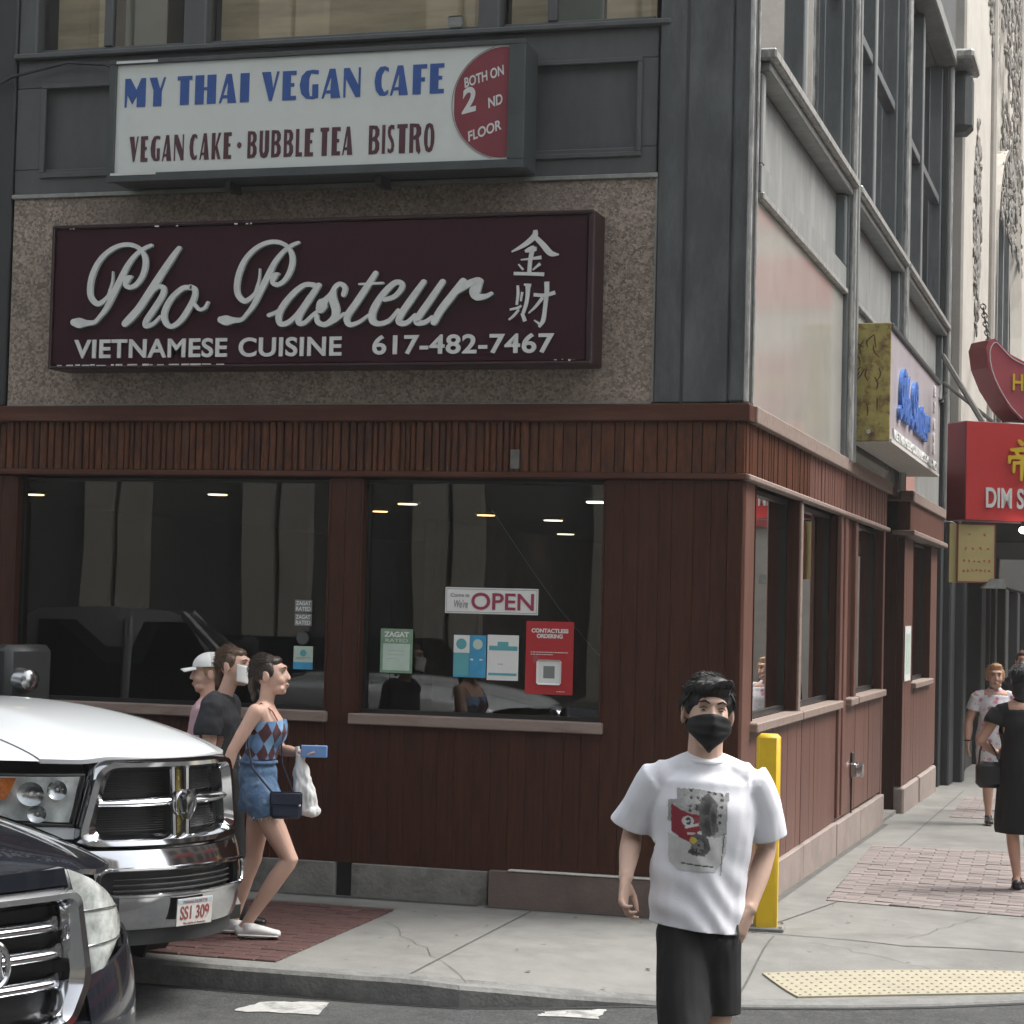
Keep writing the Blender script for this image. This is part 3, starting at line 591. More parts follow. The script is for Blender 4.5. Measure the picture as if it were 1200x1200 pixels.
part('upper_mass', bx(-6.9, -.3, .6, 13.95, 8.6, 16), G); part('rear_wall', bx(-6.9, -.3, 13.1, 13.9, -.3, 16), GD); part('left_wall', bx(-7.0, -6.9, 0.05, 13.9, -.3, 16), GD); part('front_mass', bx(-6.9, -.05, .02, .7, 8.0, 16), G); part('side_mass', bx(-.4, .0, .7, 13.9, 8.6, 16), G)
# small brackets left on the side wall
for yy, zz in ((11.6,4.25),(7.9,3.55)):
    bm = B(); tube(bm, [(-.03,yy,zz),(.10,yy+.05,zz+.03),(.14,yy+.1,zz+.12)], .015, 6); box(bm, -.03, .02, yy-.05, yy+.05, zz-.09, zz+.06); part('wall_bracket', bm, M['iron'])
bm = B(); tube(bm, [(-5.6,-.05,5.0),(-5.0,-.06,5.28),(-4.6,-.05,5.36),(-4.3,-.06,5.33),(-3.95,-.12,5.12)], .012, 6); part('wall_cable', bm, M['greydark'], smooth=True)
# neighbour on the left, just out of frame
nb = thing('left_neighbour', 'dark grey building adjoining the restaurant at the left edge', 'building'); obj('wall', bx(-24,-7.02,.05,12,-.3,16), GD, nb)

# tables and chairs inside
tw = mat('table_top', (.20,.13,.08), .35, var=.2, vscale=4); cw = mat('chair_wood', (.05,.03,.02), .5, var=.2)
tables = [(-4.1,1.3),(-2.9,1.6),(-1.7,1.3),(-3.5,3.4),(-1.9,3.6)]
T0 = None; C0_ = None
def chair_at(x, y, rz, lab):
    global C0_
    if C0_ is None:
        C0_ = thing('dining_chair', lab, 'chair', (x, y, -.05), rz, 'dining chairs inside the restaurant'); obj('seat', bx(-.21,.21,-.21,.21,.43,.47,.01), cw, C0_); obj('backrest', bx(-.20,.20,.18,.21,.60,.95,.01), cw, C0_)
        for a in (-.18,.18):
            for b in (-.18,.18): obj('leg', bx(a-.02,a+.02,b-.02,b+.02,0,.43 if b < 0 else .62), cw, C0_)
    else: c = copy_tree(C0_); c.location = (x, y, -.05); c.rotation_euler = (0,0,rz); c['label'] = lab
for i, (x, y) in enumerate(tables):
    lab = 'wooden dining table, ' + ['leftmost of the row nearest the front windows','middle one of the row nearest the front windows','rightmost of the row nearest the front windows','left one of the second row from the windows','right one of the second row from the windows'][i]
    if T0 is None:
        T0 = thing('dining_table', lab, 'table', (x, y, -.05), 0, 'dining tables inside the restaurant'); obj('table_top', bx(-.42,.42,-.38,.38,.72,.76,.01), tw, T0); obj('pedestal', bx(-.05,.05,-.05,.05,.03,.72), cw, T0); obj('foot', bx(-.25,.25,-.25,.25,0,.03), cw, T0)
        obj('napkin_box', bx(-.06,.06,.12,.22,.762,.86,.01), M['letter'], T0); bm = B(); cyl(bm, (.12,.18,.762), .03, .17, 10); obj('sauce_bottle', bm, M['signred'], T0, smooth=True)
    else: t = copy_tree(T0); t.location = (x, y, -.05); t['label'] = lab
    for dx, rz in ((-.62, pi/2), (.62, -pi/2)): chair_at(x+dx, y, rz, 'dark wooden dining chair on the ' + ('left' if dx < 0 else 'right') + ' of the ' + ['leftmost front row','middle front row','rightmost front row','left second row','right second row'][i] + ' table')
SCRIPT_STROKES = [[(-1382, 633, 8), (-1382, 573, 14), (-1393, 518, 24), (-1411, 473, 24), (-1460, 432, 32), (-1496, 433, 34), (-1533, 475, 36), (-1540, 540, 38), (-1523, 622, 38), (-1480, 704, 34), (-1412, 767, 32), (-1332, 802, 28), (-1252, 802, 28), (-1191, 771, 26), (-1159, 720, 34), (-1155, 660, 37), (-1174, 597, 35), (-1213, 547, 32), (-1257, 530, 30), (-1288, 548, 34), (-1274, 585, 43), (-1250, 598, 20)], [(-1117, 797, 22), (-1161, 779, 26), (-1220, 740, 30), (-1277, 672, 36), (-1324, 581, 44), (-1371, 490, 42), (-1418, 399, 34), (-1467, 340, 26), (-1501, 309, 28), (-1557, 305, 40), (-1607, 306, 66), (-1648, 311, 45)], [(-922, 774, 29), (-969, 711, 41), (-1045, 603, 47), (-1111, 504, 51), (-1187, 396, 49), (-1245, 333, 51), (-1284, 297, 44)], [(-1101, 495, 20), (-1052, 530, 24), (-1022, 521, 33), (-1026, 475, 39), (-1077, 394, 41), (-1134, 313, 39), (-1133, 281, 35), (-1084, 294, 25), (-1036, 339, 20)], [(-824, 517, 29), (-884, 518, 33), (-961, 456, 37), (-1007, 375, 39), (-1005, 311, 37), (-964, 274, 29), (-906, 300, 35), (-849, 372, 39), (-807, 453, 37), (-804, 507, 31), (-835, 528, 27)], [(-809, 421, 21), (-770, 380, 21), (-732, 388, 21), (-711, 424, 17)], [(-363, 629, 8), (-364, 570, 13), (-374, 516, 23), (-392, 472, 23), (-439, 432, 31), (-473, 433, 33), (-508, 474, 35), (-515, 537, 37), (-498, 618, 37), (-457, 698, 33), (-391, 760, 31), (-315, 794, 27), (-238, 794, 27), (-180, 764, 25), (-149, 714, 32), (-145, 655, 36), (-165, 593, 34), (-201, 545, 30), (-244, 527, 29), (-273, 546, 32), (-260, 582, 42), (-237, 595, 19)], [(-109, 789, 21), (-151, 772, 25), (-207, 733, 29), (-263, 667, 34), (-308, 578, 42), (-353, 489, 40), (-399, 400, 33), (-445, 342, 25), (-478, 311, 27), (-532, 308, 38), (-580, 308, 63), (-619, 313, 43)], [(8, 519, 32), (-50, 524, 30), (-115, 485, 36), (-189, 406, 40), (-225, 335, 40), (-214, 281, 32), (-157, 290, 32), (-92, 351, 28), (-19, 448, 34)], [(-293, 336, 25), (-236, 358, 23), (-180, 406, 19)], [(36, 518, 34), (-18, 439, 42), (-82, 342, 42), (-90, 289, 38), (-52, 284, 28), (4, 332, 25), (50, 367, 19)], [(55, 375, 66), (68, 402, 75), (87, 424, 42), (123, 463, 32), (150, 507, 32), (183, 524, 28), (212, 497, 32), (204, 457, 32)], [(141, 498, 28), (133, 436, 52), (155, 365, 52), (147, 312, 47), (91, 273, 32), (39, 287, 32), (28, 331, 28)], [(147, 294, 28), (212, 337, 22)], [(411, 586, 32), (357, 503, 41), (285, 398, 43), (231, 319, 43), (247, 270, 32), (308, 283, 24), (372, 326, 19)], [(305, 520, 13), (459, 524, 15)], [(474, 420, 27), (540, 440, 31), (585, 492, 33), (576, 524, 31), (532, 519, 36), (461, 452, 40), (403, 357, 47), (399, 294, 45), (444, 272, 31), (511, 292, 29), (565, 355, 22)], [(726, 526, 33), (662, 438, 42), (588, 333, 42), (572, 281, 38), (623, 275, 31), (677, 321, 27)], [(848, 524, 35), (773, 415, 42), (699, 311, 42), (689, 274, 33), (744, 278, 29), (787, 309, 22)], [(979, 526, 39), (916, 444, 46), (841, 350, 46), (799, 278, 44)], [(916, 444, 22), (991, 495, 44), (1066, 530, 33), (1090, 524, 33)], [(1088, 514, 33), (1057, 467, 72), (1069, 430, 48), (1123, 429, 30), (1161, 447, 22)]]
HANZI_GOLD = [[(1423, 830, 24), (1421, 797, 35), (1381, 758, 31), (1329, 726, 21), (1277, 701, 8)], [(1427, 785, 29), (1474, 739, 34), (1522, 687, 35), (1574, 678, 8)], [(1362, 702, 14), (1399, 713, 35), (1434, 715, 23)], [(1405, 734, 20), (1410, 712, 26)], [(1406, 701, 28), (1396, 640, 25), (1392, 566, 25)], [(1337, 651, 7), (1401, 656, 14), (1465, 663, 22)], [(1323, 624, 9), (1353, 590, 13)], [(1460, 624, 18), (1414, 588, 8)], [(1295, 568, 20), (1392, 564, 20), (1485, 559, 23)]]
HANZI_WEALTH = [[(1321, 495, 15), (1325, 444, 18), (1318, 377, 15)], [(1351, 455, 15), (1346, 421, 13), (1343, 399, 12)], [(1385, 499, 32), (1386, 454, 26), (1379, 387, 23), (1360, 325, 20)], [(1361, 500, 12), (1405, 493, 21)], [(1275, 349, 12), (1327, 359, 15), (1347, 373, 11)], [(1333, 348, 15), (1299, 309, 15), (1270, 287, 11)], [(1354, 325, 20), (1373, 277, 23)], [(1424, 437, 21), (1494, 432, 21), (1557, 448, 23)], [(1503, 514, 30), (1505, 452, 28), (1496, 346, 24), (1486, 278, 26), (1461, 240, 14)], [(1469, 256, 17), (1431, 282, 8)], [(1482, 419, 21), (1437, 363, 16), (1395, 325, 8)]]
ROW_ONE = [('M', -1.303, -1.157, 0.471, 0.657), ('Y', -1.132, -1.017, 0.471, 0.656), ('T', -0.935, -0.833, 0.471, 0.656), ('H', -0.811, -0.667, 0.47, 0.656), ('A', -0.644, -0.526, 0.47, 0.655), ('I', -0.5, -0.439, 0.47, 0.655), ('V', -0.354, -0.235, 0.47, 0.655), ('E', -0.212, -0.12, 0.469, 0.654), ('G', -0.097, 0.029, 0.469, 0.654), ('A', 0.052, 0.177, 0.469, 0.654), ('N', 0.197, 0.309, 0.469, 0.654), ('C', 0.402, 0.493, 0.468, 0.653), ('A', 0.505, 0.622, 0.468, 0.653), ('F', 0.653, 0.744, 0.468, 0.653), ('E', 0.764, 0.855, 0.468, 0.653)]
ROW_TWO = [('V', -1.259, -1.196, 0.117, 0.28), ('E', -1.178, -1.13, 0.116, 0.28), ('G', -1.109, -1.044, 0.116, 0.28), ('A', -1.028, -0.963, 0.115, 0.281), ('N', -0.945, -0.878, 0.115, 0.281), ('C', -0.838, -0.786, 0.114, 0.281), ('A', -0.767, -0.702, 0.114, 0.282), ('K', -0.684, -0.621, 0.113, 0.282), ('E', -0.602, -0.549, 0.113, 0.282), ('.', -0.511, -0.479, 0.112, 0.282), ('B', -0.438, -0.376, 0.112, 0.283), ('U', -0.357, -0.293, 0.111, 0.283), ('B', -0.276, -0.212, 0.111, 0.283), ('B', -0.192, -0.129, 0.11, 0.284), ('L', -0.111, -0.068, 0.11, 0.284), ('E', -0.051, 0.006, 0.109, 0.284), ('T', 0.052, 0.109, 0.109, 0.285), ('E', 0.129, 0.186, 0.108, 0.285), ('A', 0.2, 0.268, 0.108, 0.285), ('B', 0.375, 0.445, 0.106, 0.286), ('I', 0.462, 0.482, 0.106, 0.286), ('S', 0.498, 0.543, 0.106, 0.286), ('T', 0.56, 0.627, 0.105, 0.286), ('R', 0.641, 0.716, 0.105, 0.287), ('O', 0.735, 0.803, 0.104, 0.287)]
# ---------------------------------------------------------------- lettering glyphs (unit boxes), heavy poster style
GL = {
 'M': [[(0,1),(.26,1),(.55,.60),(.78,1),(1,1),(1,0),(.58,0),(.58,.40),(.36,.10),(.12,.44),(.09,0),(0,0)]],
 'Y': [[(0,1),(.46,1),(.66,.6),(.88,1),(1,1),(.76,.5),(.76,0),(.26,0),(.26,.55)]],
 'T': [[(0,1),(1,1),(1,.86),(.8,.86),(.8,0),(.2,0),(.2,.86),(0,.86)]],
 'H': [[(0,1),(.42,1),(.42,.58),(.58,.58),(.58,1),(1,1),(1,0),(.58,0),(.58,.48),(.42,.48),(.42,0),(0,0)]],
 'A': [[(0,0),(.11,0),(.56,.9),(.4,1)],[(.4,1),(.7,1),(1,0),(.50,0),(.47,.3),(.50,.62),(.42,.9)],[(.12,.17),(.52,.17),(.52,.27),(.17,.27)]],
 'I': [[(0,0),(1,0),(1,1),(0,1)]],
 'V': [[(0,1),(.5,1),(.66,.42),(.86,1),(1,1),(.60,0),(.44,0)]],
 'E': [[(0,0),(1,0),(1,.14),(.6,.14),(.6,.46),(.86,.46),(.86,.58),(.6,.58),(.6,.86),(1,.86),(1,1),(0,1)]],
 'F': [[(0,0),(.58,0),(.58,.42),(.86,.42),(.86,.56),(.58,.56),(.58,.86),(1,.86),(1,1),(0,1)]],
 'G': [[(1,.97),(.7,1),(.35,.97),(.1,.8),(0,.5),(.1,.2),(.35,.03),(.7,0),(1,.04),(1,.5),(.68,.5),(.68,.10),(.56,.10),(.50,.3),(.50,.7),(.6,.88),(1,.84)]],
 'C': [[(1,.94),(.75,1),(.38,.98),(.1,.8),(0,.5),(.1,.2),(.38,.02),(.75,0),(1,.06),(1,.2),(.72,.12),(.52,.3),(.48,.5),(.52,.7),(.72,.88),(1,.8)]],
 'N': [[(0,1),(.34,1),(.88,.4),(.88,1),(1,1),(1,0),(.72,0),(.12,.66),(.12,0),(0,0)]],
 'O': [[(.5,1),(.2,.94),(.03,.7),(0,.5),(.03,.3),(.2,.06),(.5,0),(.5,.13),(.36,.25),(.34,.5),(.36,.75),(.5,.87)],[(.5,1),(.8,.94),(.97,.7),(1,.5),(.97,.3),(.8,.06),(.5,0),(.5,.13),(.64,.25),(.66,.5),(.64,.75),(.5,.87)]],
 'K': [[(0,0),(.38,0),(.38,1),(0,1)],[(.38,.44),(.74,1),(1,1),(.60,.52),(1,0),(.68,0),(.38,.42)]],
 'U': [[(0,1),(.34,1),(.34,.25),(.45,.14),(.58,.25),(.58,1),(1,1),(1,.25),(.85,.04),(.5,-.02),(.15,.04),(0,.25)]],
 'L': [[(0,1),(.5,1),(.5,.15),(1,.15),(1,0),(0,0)]],
 'B': [[(0,0),(.32,0),(.32,1),(0,1)],[(.325,1),(.75,.98),(.97,.84),(.97,.66),(.78,.53),(1,.38),(1,.16),(.78,.02),(.325,0),(.325,.12),(.55,.14),(.62,.26),(.58,.42),(.325,.47),(.325,.57),(.55,.62),(.6,.74),(.55,.86),(.325,.88)]],
 'R': [[(0,0),(.34,0),(.34,1),(0,1)],[(.345,1),(.78,.98),(1,.84),(1,.62),(.80,.5),(.98,.06),(.86,-.06),(.6,.06),(.54,.44),(.345,.46),(.345,.56),(.56,.62),(.6,.76),(.55,.86),(.345,.88)]],
 'S': [[(.95,.97),(.5,1),(.1,.92),(0,.75),(.1,.58),(.55,.36),(.58,.2),(.4,.13),(.05,.2),(.03,.05),(.45,0),(.9,.08),(1,.28),(.88,.45),(.46,.66),(.42,.78),(.55,.86),(.93,.82)]],
 '.': [[(.5,.62),(.15,.58),(0,.5),(.15,.42),(.5,.38),(.85,.42),(1,.5),(.85,.58)]],
}
def tri_prism(bm, pts, y0, y1):
    v0 = [bm.verts.new((a, y0, b)) for a, b in pts]; v1 = [bm.verts.new((a, y1, b)) for a, b in pts]; n = len(pts)
    for i in range(n): bm.faces.new((v0[i], v0[(i+1)%n], v1[(i+1)%n], v1[i]))
    f = bm.faces.new(v0); f.normal_update(); bmesh.ops.triangulate(bm, faces=[f])
def glyph_row(rows, parent, m, y=0, th=.003, fat=0, name='letter'):
    for c, x0, x1, z0, z1 in rows:
        bm = B()
        for k, P in enumerate(GL[c]): tri_prism(bm, [(x0+(x1-x0)*a, z0+(z1-z0)*b) for a, b in P], y-th-.0003*k, y)
        obj(name, bm, m, parent)
# ---- upper white sign
s = thing('restaurant_sign', 'white lightbox sign with blue MY THAI VEGAN CAFE lettering in a dark frame', 'sign', (-2.73, -.30, 4.50))
obj('sign_case', bx(-1.405,1.372,.0,.27,.0,.767,.008), M['signframe'], s)
bm = B(); box(bm,-1.408,1.377,-.03,.012,.748,.775,.003); box(bm,-1.408,1.377,-.03,.012,-.012,.042,.003); box(bm,-1.408,-1.362,-.03,.012,.043,.747,.003); box(bm,1.272,1.377,-.03,.012,.043,.747,.003); obj('sign_frame', bm, M['signframe'], s)
obj('sign_face', bx(-1.361,1.271,-.012,-.001,.043,.747), M['signface'], s)
cc = (1.262,.395); R0 = .345
P = [(1.268,.062)]+[(1.262+ .345*cos(a), .395+R0*sin(a)) for a in np.linspace(1.5*pi, .5*pi, 28)]+[(1.268,.728)]
P = [(max(.925,a), min(.735,max(.055,b))) for a, b in P]
bm = B(); tri_prism(bm, P, -.0145, -.0125); obj('round_patch', bm, M['signburg'], s)
P2 = [(1.262+.352*cos(a), .395+.352*sin(a)) for a in np.linspace(1.42*pi, .58*pi, 24)]
bm = B(); stroke(bm, [(a*1000, b*1000, 4) for a, b in P2], -.0155, -.0125, n=1, ends=False); obj('patch_outline', bm, M['inkgrey'], s)
glyph_row(ROW_ONE, s, M['signblue'], y=-.0125); glyph_row(ROW_TWO, s, M['signplum'], y=-.0125)
tl = [('BOTH ON', 1.115, .530, .27, .062, 16),('2', 1.02, .345, .11, .155, 12),('ND', 1.19, .375, .10, .062, 16),('FLOOR', 1.125, .195, .22, .062, 18)]
for b_, x_, z_, w_, h_, an in tl:
    t = text('letter', b_, .1, M['letter'], s, (x_, -.0150, z_), rot=(pi/2, -radians(an), 0), depth=.0012, bold=.0022 if b_ != '2' else .003, shear=.28, width=w_, height=h_)
for x_ in (-.62, .4): obj('mounting_bracket', bx(x_-.02, x_+.02, .1, .29, -.06, -.001, .004), M['signframe'], s)
obj('loose_edge_strip', bx(-1.36,-1.07,-.034,-.031,.752,.768), M['letter'], s); obj('loose_edge_strip', bx(-1.38,-1.06,-.034,-.031,.028,.044), M['letter'], s)
# ---- maroon sign
s = thing('restaurant_sign', 'dark maroon sign with white raised script Pho Pasteur and a phone number', 'sign', (-2.70, -.28, 3.28))
def maroon_case():
    bm = B(); box(bm, -1.815, 1.755, 0, .25, .030, .925, .012); return bm
obj('sign_case', maroon_case(), M['maroon'], s)
bm = B(); box(bm,-1.818,1.790,-.018,.24,.922,.945,.006); box(bm,-1.818,1.790,-.018,.24,.012,.032,.006); box(bm,1.757,1.795,-.012,.24,.013,.944,.008); box(bm,-1.83,-1.812,-.018,.24,.013,.944,.006); obj('sign_edge', bm, M['maroonedge'], s)
for sc_, yy, mm in ((SCRIPT_STROKES, 0, 'letter'),):
    for k, st in enumerate(sc_):
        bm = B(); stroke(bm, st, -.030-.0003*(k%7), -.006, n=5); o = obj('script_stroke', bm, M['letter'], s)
        bm = B(); stroke(bm, [(x+5, z-7, w+7) for x, z, w in st], -.0065-.0002*(k%7), -.001, n=4); obj('stroke_shadow', bm, M['lettershadow'], o)  # black copy offset down and right, a drop shadow modelled behind each stroke
for hz in (HANZI_GOLD, HANZI_WEALTH):
    for k, st in enumerate(hz):
        bm = B(); stroke(bm, st, -.010-.0003*k, -.001, n=4, ends=False); obj('character_stroke', bm, M['letter'], s)
for b_, x_, z_, w_ in (('VIETNAMESE', -1.108, .083, 1.07), ('CUISINE', -.153, .083, .69), ('617-482-7467', .973, .088, 1.16)):
    text('letter_row', b_, .16, M['letter'], s, (x_, -.008, z_), depth=.005, bold=.0035, width=w_, height=.122, space=1.06)
random.seed(3)
bm = B()
x_ = -1.76
while x_ < -.62:
    w_ = random.uniform(.02,.09); box(bm, x_, x_+w_*.9, -.0205, -.0183, .031-random.uniform(0,.004), .034+random.uniform(0,.006)); x_ += w_+random.choice((0,.01,.03))
tag(obj('peeling_edge', bm, M['chip'], s), kind='stuff')
bm = B()
for k in range(5): a = random.uniform(1.56,1.75); box(bm, a, a+random.uniform(.006,.03), -.0205, -.0183, .03+random.uniform(0,.03), .036+random.uniform(0,.05)*(a-1.5))
tag(obj('peeling_corner', bm, M['chip'], s), kind='stuff')
bm = B()
for x_ in (-1.70,-1.68,-1.1,-.95,-.55,-.47,-.44): box(bm, x_, x_+random.uniform(.008,.03), -.0205, -.0183, .915, .921+random.uniform(0,.004))
tag(obj('paint_chips', bm, M['chip'], s), kind='stuff')
# ---- window notices (stuck behind the panes)
YG = .082
def poster(name, label, cat, x0, x1, z0, z1, m, group=None):
    t = thing(name, label, cat, ((x0+x1)/2, YG, (z0+z1)/2)); w, h = (x1-x0)/2, (z1-z0)/2
    obj('sheet', bx(-w, w, -.001, .001, -h, h), M[m], t); return t, w, h
def decal(t, x0, x1, z0, z1, m, y=-.0022, name='print'): return obj(name, bx(x0, x1, y, y+.0008, z0, z1), M[m] if isinstance(m, str) else m, t)
def lines(t, x0, x1, z0, z1, n, m, th=.0045, y=-.0028):
    bm = B()
    for k in range(n):
        z = z1-(z1-z0)*k/max(1,n-1); x = x0
        e = x1 if k < n-1 else x0+(x1-x0)*.6
        while x < e: w = random.uniform(.006,.018); box(bm, x, min(e, x+w), y, y+.0006, z-th/2, z+th/2); x += w+.004
    return tag(obj('print_lines', bm, M[m], t), kind='stuff')
YG = .070
t, w, h = poster('open_sign', 'white OPEN sign with plum letters hanging in the right hand window', 'sign', -1.905, -1.302, 1.784, 1.945, 'white')
fr = B(); box(fr,-w+.008,w-.008,-.0022,-.0014,h-.011,h-.008); box(fr,-w+.008,w-.008,-.0022,-.0014,-h+.008,-h+.011); box(fr,-w+.008,-w+.010,-.0022,-.0014,-h+.011,h-.011); box(fr,w-.010,w-.008,-.0022,-.0014,-h+.011,h-.011); obj('border', fr, M['inkgrey'], t)
text('letters', 'OPEN', .15, M['inkred'], t, (.075, -.003, -.052), depth=.0008, bold=.0022, width=.405, height=.106)
text('small_letters', "We're", .05, M['inkgrey'], t, (-.20, -.003, -.045), depth=.0005, width=.09, height=.05, shear=.2)
text('small_letters', 'Come in', .03, M['inkgrey'], t, (-.205, -.003, .022), depth=.0005, width=.12, height=.024)
t, w, h = poster('ordering_poster', 'red poster headed CONTACTLESS ORDERING with a white square in the right hand window', 'poster', -1.374, -1.070, 1.300, 1.748, 'red')
text('letters', 'CONTACTLESS', .05, M['white'], t, (0, -.003, .155), depth=.0006, bold=.002, width=.235, height=.026); text('letters', 'ORDERING', .05, M['white'], t, (0, -.003, .122), depth=.0006, bold=.002, width=.165, height=.026)
lines(t, -.12, .12, .020, .034, 2, 'white'); lines(t, -.07, .07, .075, .085, 2, 'signred')
obj('white_square', (lambda b: (box(b,-.078,.078,-.0024,-.0014,-.165,-.012,.012), b)[1])(B()), M['white'], t); decal(t, -.036, .036, -.125, -.05, 'inkgrey', -.0032, 'grey_square'); decal(t, -.105, -.07, -.035, .012, 'pinkred', name='phone_print'); lines(t, .05, .135, -.205, -.205, 1, 'white')
t, w, h = poster('notice', 'blue and teal two panel notice left of the white sheet in the right hand window', 'notice', -1.842, -1.630, 1.388, 1.650, 'postblue')
decal(t, -w+.001, -.002, .02, h-.002, 'white'); 
bm = B(); cyl(bm, (-.055,-.0035,.075), .034, .001, 18, 'y'); obj('round_emblem', bm, M['teal'], t); bm = B(); cyl(bm, (.052,-.0035,.075), .032, .001, 18, 'y'); obj('round_emblem', bm, M['pmint'], t)
decal(t, -w+.004, -.006, -h+.012, .018, 'teal'); lines(t, .006, .035, -.02, -.02, 1, 'white', .010); lines(t, .065, .1, -.02, -.02, 1, 'white', .010); decal(t, -.001, .001, -h, h, 'inkgrey', -.003, 'fold')
t, w, h = poster('notice', 'white notice with a teal band beside the red poster in the right hand window', 'notice', -1.622, -1.420, 1.376, 1.656, 'white')
decal(t, -w+.012, w-.008, .045, .072, 'teal'); decal(t, -.035, .035, .072, .098, 'teal'); lines(t, -.03, .02, -.04, -.04, 1, 'inkgrey'); decal(t, -w+.01, w-.01, -h+.03, -h+.045, 'teal')
t, w, h = poster('rating_card', 'pale green rating card lettered ZAGAT at the left of the right hand window', 'notice', -2.326, -2.112, 1.400, 1.676, 'pgreen')
decal(t, -w+.018, w-.018, -h+.016, .045, 'pmint'); text('letters', 'ZAGAT', .05, M['white'], t, (0, -.003, .088), depth=.0006, bold=.002, width=.165, height=.034); text('letters', 'RATED', .04, M['pmint'], t, (0, -.003, .055), depth=.0005, bold=.001, width=.15, height=.022); lines(t, -.06, .05, -.05, -.0, 3, 'inkgrey', .002)
t, w, h = poster('rating_sticker', 'upper grey sticker lettered ZAGAT RATED in the left hand window', 'sticker', -2.913, -2.795, 1.765, 1.843, 'inkgrey')
for z_ in (.006,-.03): text('letters', 'ZAGAT' if z_ > 0 else 'RATED', .04, M['white'], t, (0, -.003, z_), depth=.0005, bold=.001, width=.10, height=.026)
t, w, h = poster('rating_sticker', 'lower grey sticker lettered ZAGAT RATED in the left hand window', 'sticker', -2.912, -2.795, 1.678, 1.755, 'inkgrey')
for z_ in (.006,-.03): text('letters', 'ZAGAT' if z_ > 0 else 'RATED', .04, M['white'], t, (0, -.003, z_), depth=.0005, bold=.001, width=.10, height=.026)
t = thing('round_sticker', 'faint round grey sticker between the rating stickers and the blue one', 'sticker', (-2.853, YG, 1.60)); bm = B(); cyl(bm, (0,-.001,0), .042, .002, 24, 'y'); obj('sheet', bm, mat('faint_sticker', (.05,.055,.055), .6), t); bm = B(); cyl(bm, (0,-.002,0), .034, .002, 24, 'y'); obj('print', bm, mat('faint_sticker_print', (.07,.075,.075), .6), t)
t, w, h = poster('payment_sticker', 'small mint and blue sticker at the lower right of the left hand window', 'sticker', -2.912, -2.780, 1.402, 1.549, 'pmint')
decal(t, -w, w, -h, -.028, 'postblue'); bm = B(); cyl(bm, (0,-.003,.03), .022, .001, 12, 'y'); obj('print', bm, M['teal'], t); lines(t, -.05, .05, -.008, .0, 2, 'inkgrey', .003)
t = thing('hanging_wire', 'thin pale wire slanting down behind the right hand window', 'wire', (0,0,0)); bm = B(); tube(bm, [(-1.72,.4,2.45),(-1.45,.4,2.08),(-1.25,.4,1.82),(-1.0,.4,1.55),(-.86,.4,1.46)], .0022, 5); obj('wire', bm, M['trim'], t, smooth=True)
# ---- key box and vents on the side wall, notice by the door
t = thing('key_lock_box', 'small grey metal key box with a round cap on the side wall boards', 'lock box', (XW, 5.26, .56)); obj('box_body', bx(0,.05,-.09,.09,-.07,.05,.01), M['chromedull'], t); bm = B(); cyl(bm, (.05,0,-.01), .06, .05, 16, 'x'); obj('cap', bm, M['chromedull'], t); obj('conduit', bx(.0,.012,-.012,.012,-.45,-.07,.004), M['iron'], t); obj('hinge', bx(.0,.02,-.05,.06,.05,.14,.01), M['iron'], t)
t = thing('paper_notice', 'white paper notice taped on the post beside the doorway', 'notice', (.026, 9.06, 1.46)); obj('sheet', bx(0,.004,-.26,.3,-.27,.28), M['white'], t); obj('print', bx(.0045,.0055,-.18,.22,-.2,.2), M['pmint'], t)
# ---- side sign: lilac face, rusty yellow end
s = thing('side_wall_sign', 'box sign with blue script on a lilac face and a rusty yellow end', 'sign', (0, 4.6, 3.26))
obj('sign_case', bx(.0,.30,.02,4.28,.0,.90,.01), M['signframe'], s)
obj('rusty_end', bx(-.0,.315,-.012,.019,-.02,.93,.004), M['rust'], s)
bm = B(); 
for k in range(16):
    z_ = random.uniform(.25,.85); x_ = random.uniform(.04,.26); stroke(bm, [((x_+random.uniform(-.03,.03))*1000,(z_-.0)*1000,8),((x_+random.uniform(-.04,.04))*1000,(z_-.05)*1000,12),((x_+random.uniform(-.05,.05))*1000,(z_-.10)*1000,6)], -.0135-.0002*k, -.0125, n=3)
obj('rust_streaks', bm, mat('rust_stain', (.10,.05,.025), .85, var=.4, vscale=30), s); bm = B(); cyl(bm, (.15,-.035,.05), .02, .03, 10, 'y'); obj('bolt', bm, M['chromedull'], s)
obj('sign_face', bx(.302,.312,.03,4.27,.12,.88), M['lilac'], s); obj('lower_band', bx(.302,.314,.03,4.27,.0,.118), M['lilac'], s); obj('sign_edge', bx(.29,.335,.0,4.29,.885,.93,.006), M['signframe'], s)
obj('sign_underside', bx(.01,.33,.02,4.28,-.03,-.002), M['chip'], s)
def side_text(body, w, h, y_, z_, m, bold, shear=0, depth=.01):
    o = text('letters', body, .3, M[m], s, (.318, y_, z_), depth=depth, bold=bold, width=w, height=h, shear=shear); o.rotation_euler = (pi/2, 0, pi/2); return o
side_text('VIETNAMESE CUISINE 617-482-7467', 3.9, .085, 2.15, .02, 'white', .012)
side_rows = []
sx = 1.25*.86
for k, st in enumerate(SCRIPT_STROKES):
    bm = B(); pts = [((x+1640)*.93, (z-225)*.74, max(w*1.9, 14)) for x, z, w in st]
    P3 = B(); stroke(P3, pts, -.03-.0004*(k%7), .0, n=3); o = obj('script_stroke', P3, M['blueletter'], s); o.rotation_euler = (0,0,pi/2); o.location = (.314, .55, .20)
for zz in (.78,.62,.46,.32,.22): side_text(random.choice('HEX'), .12, .10, 3.75, zz-.05, 'white', .012)
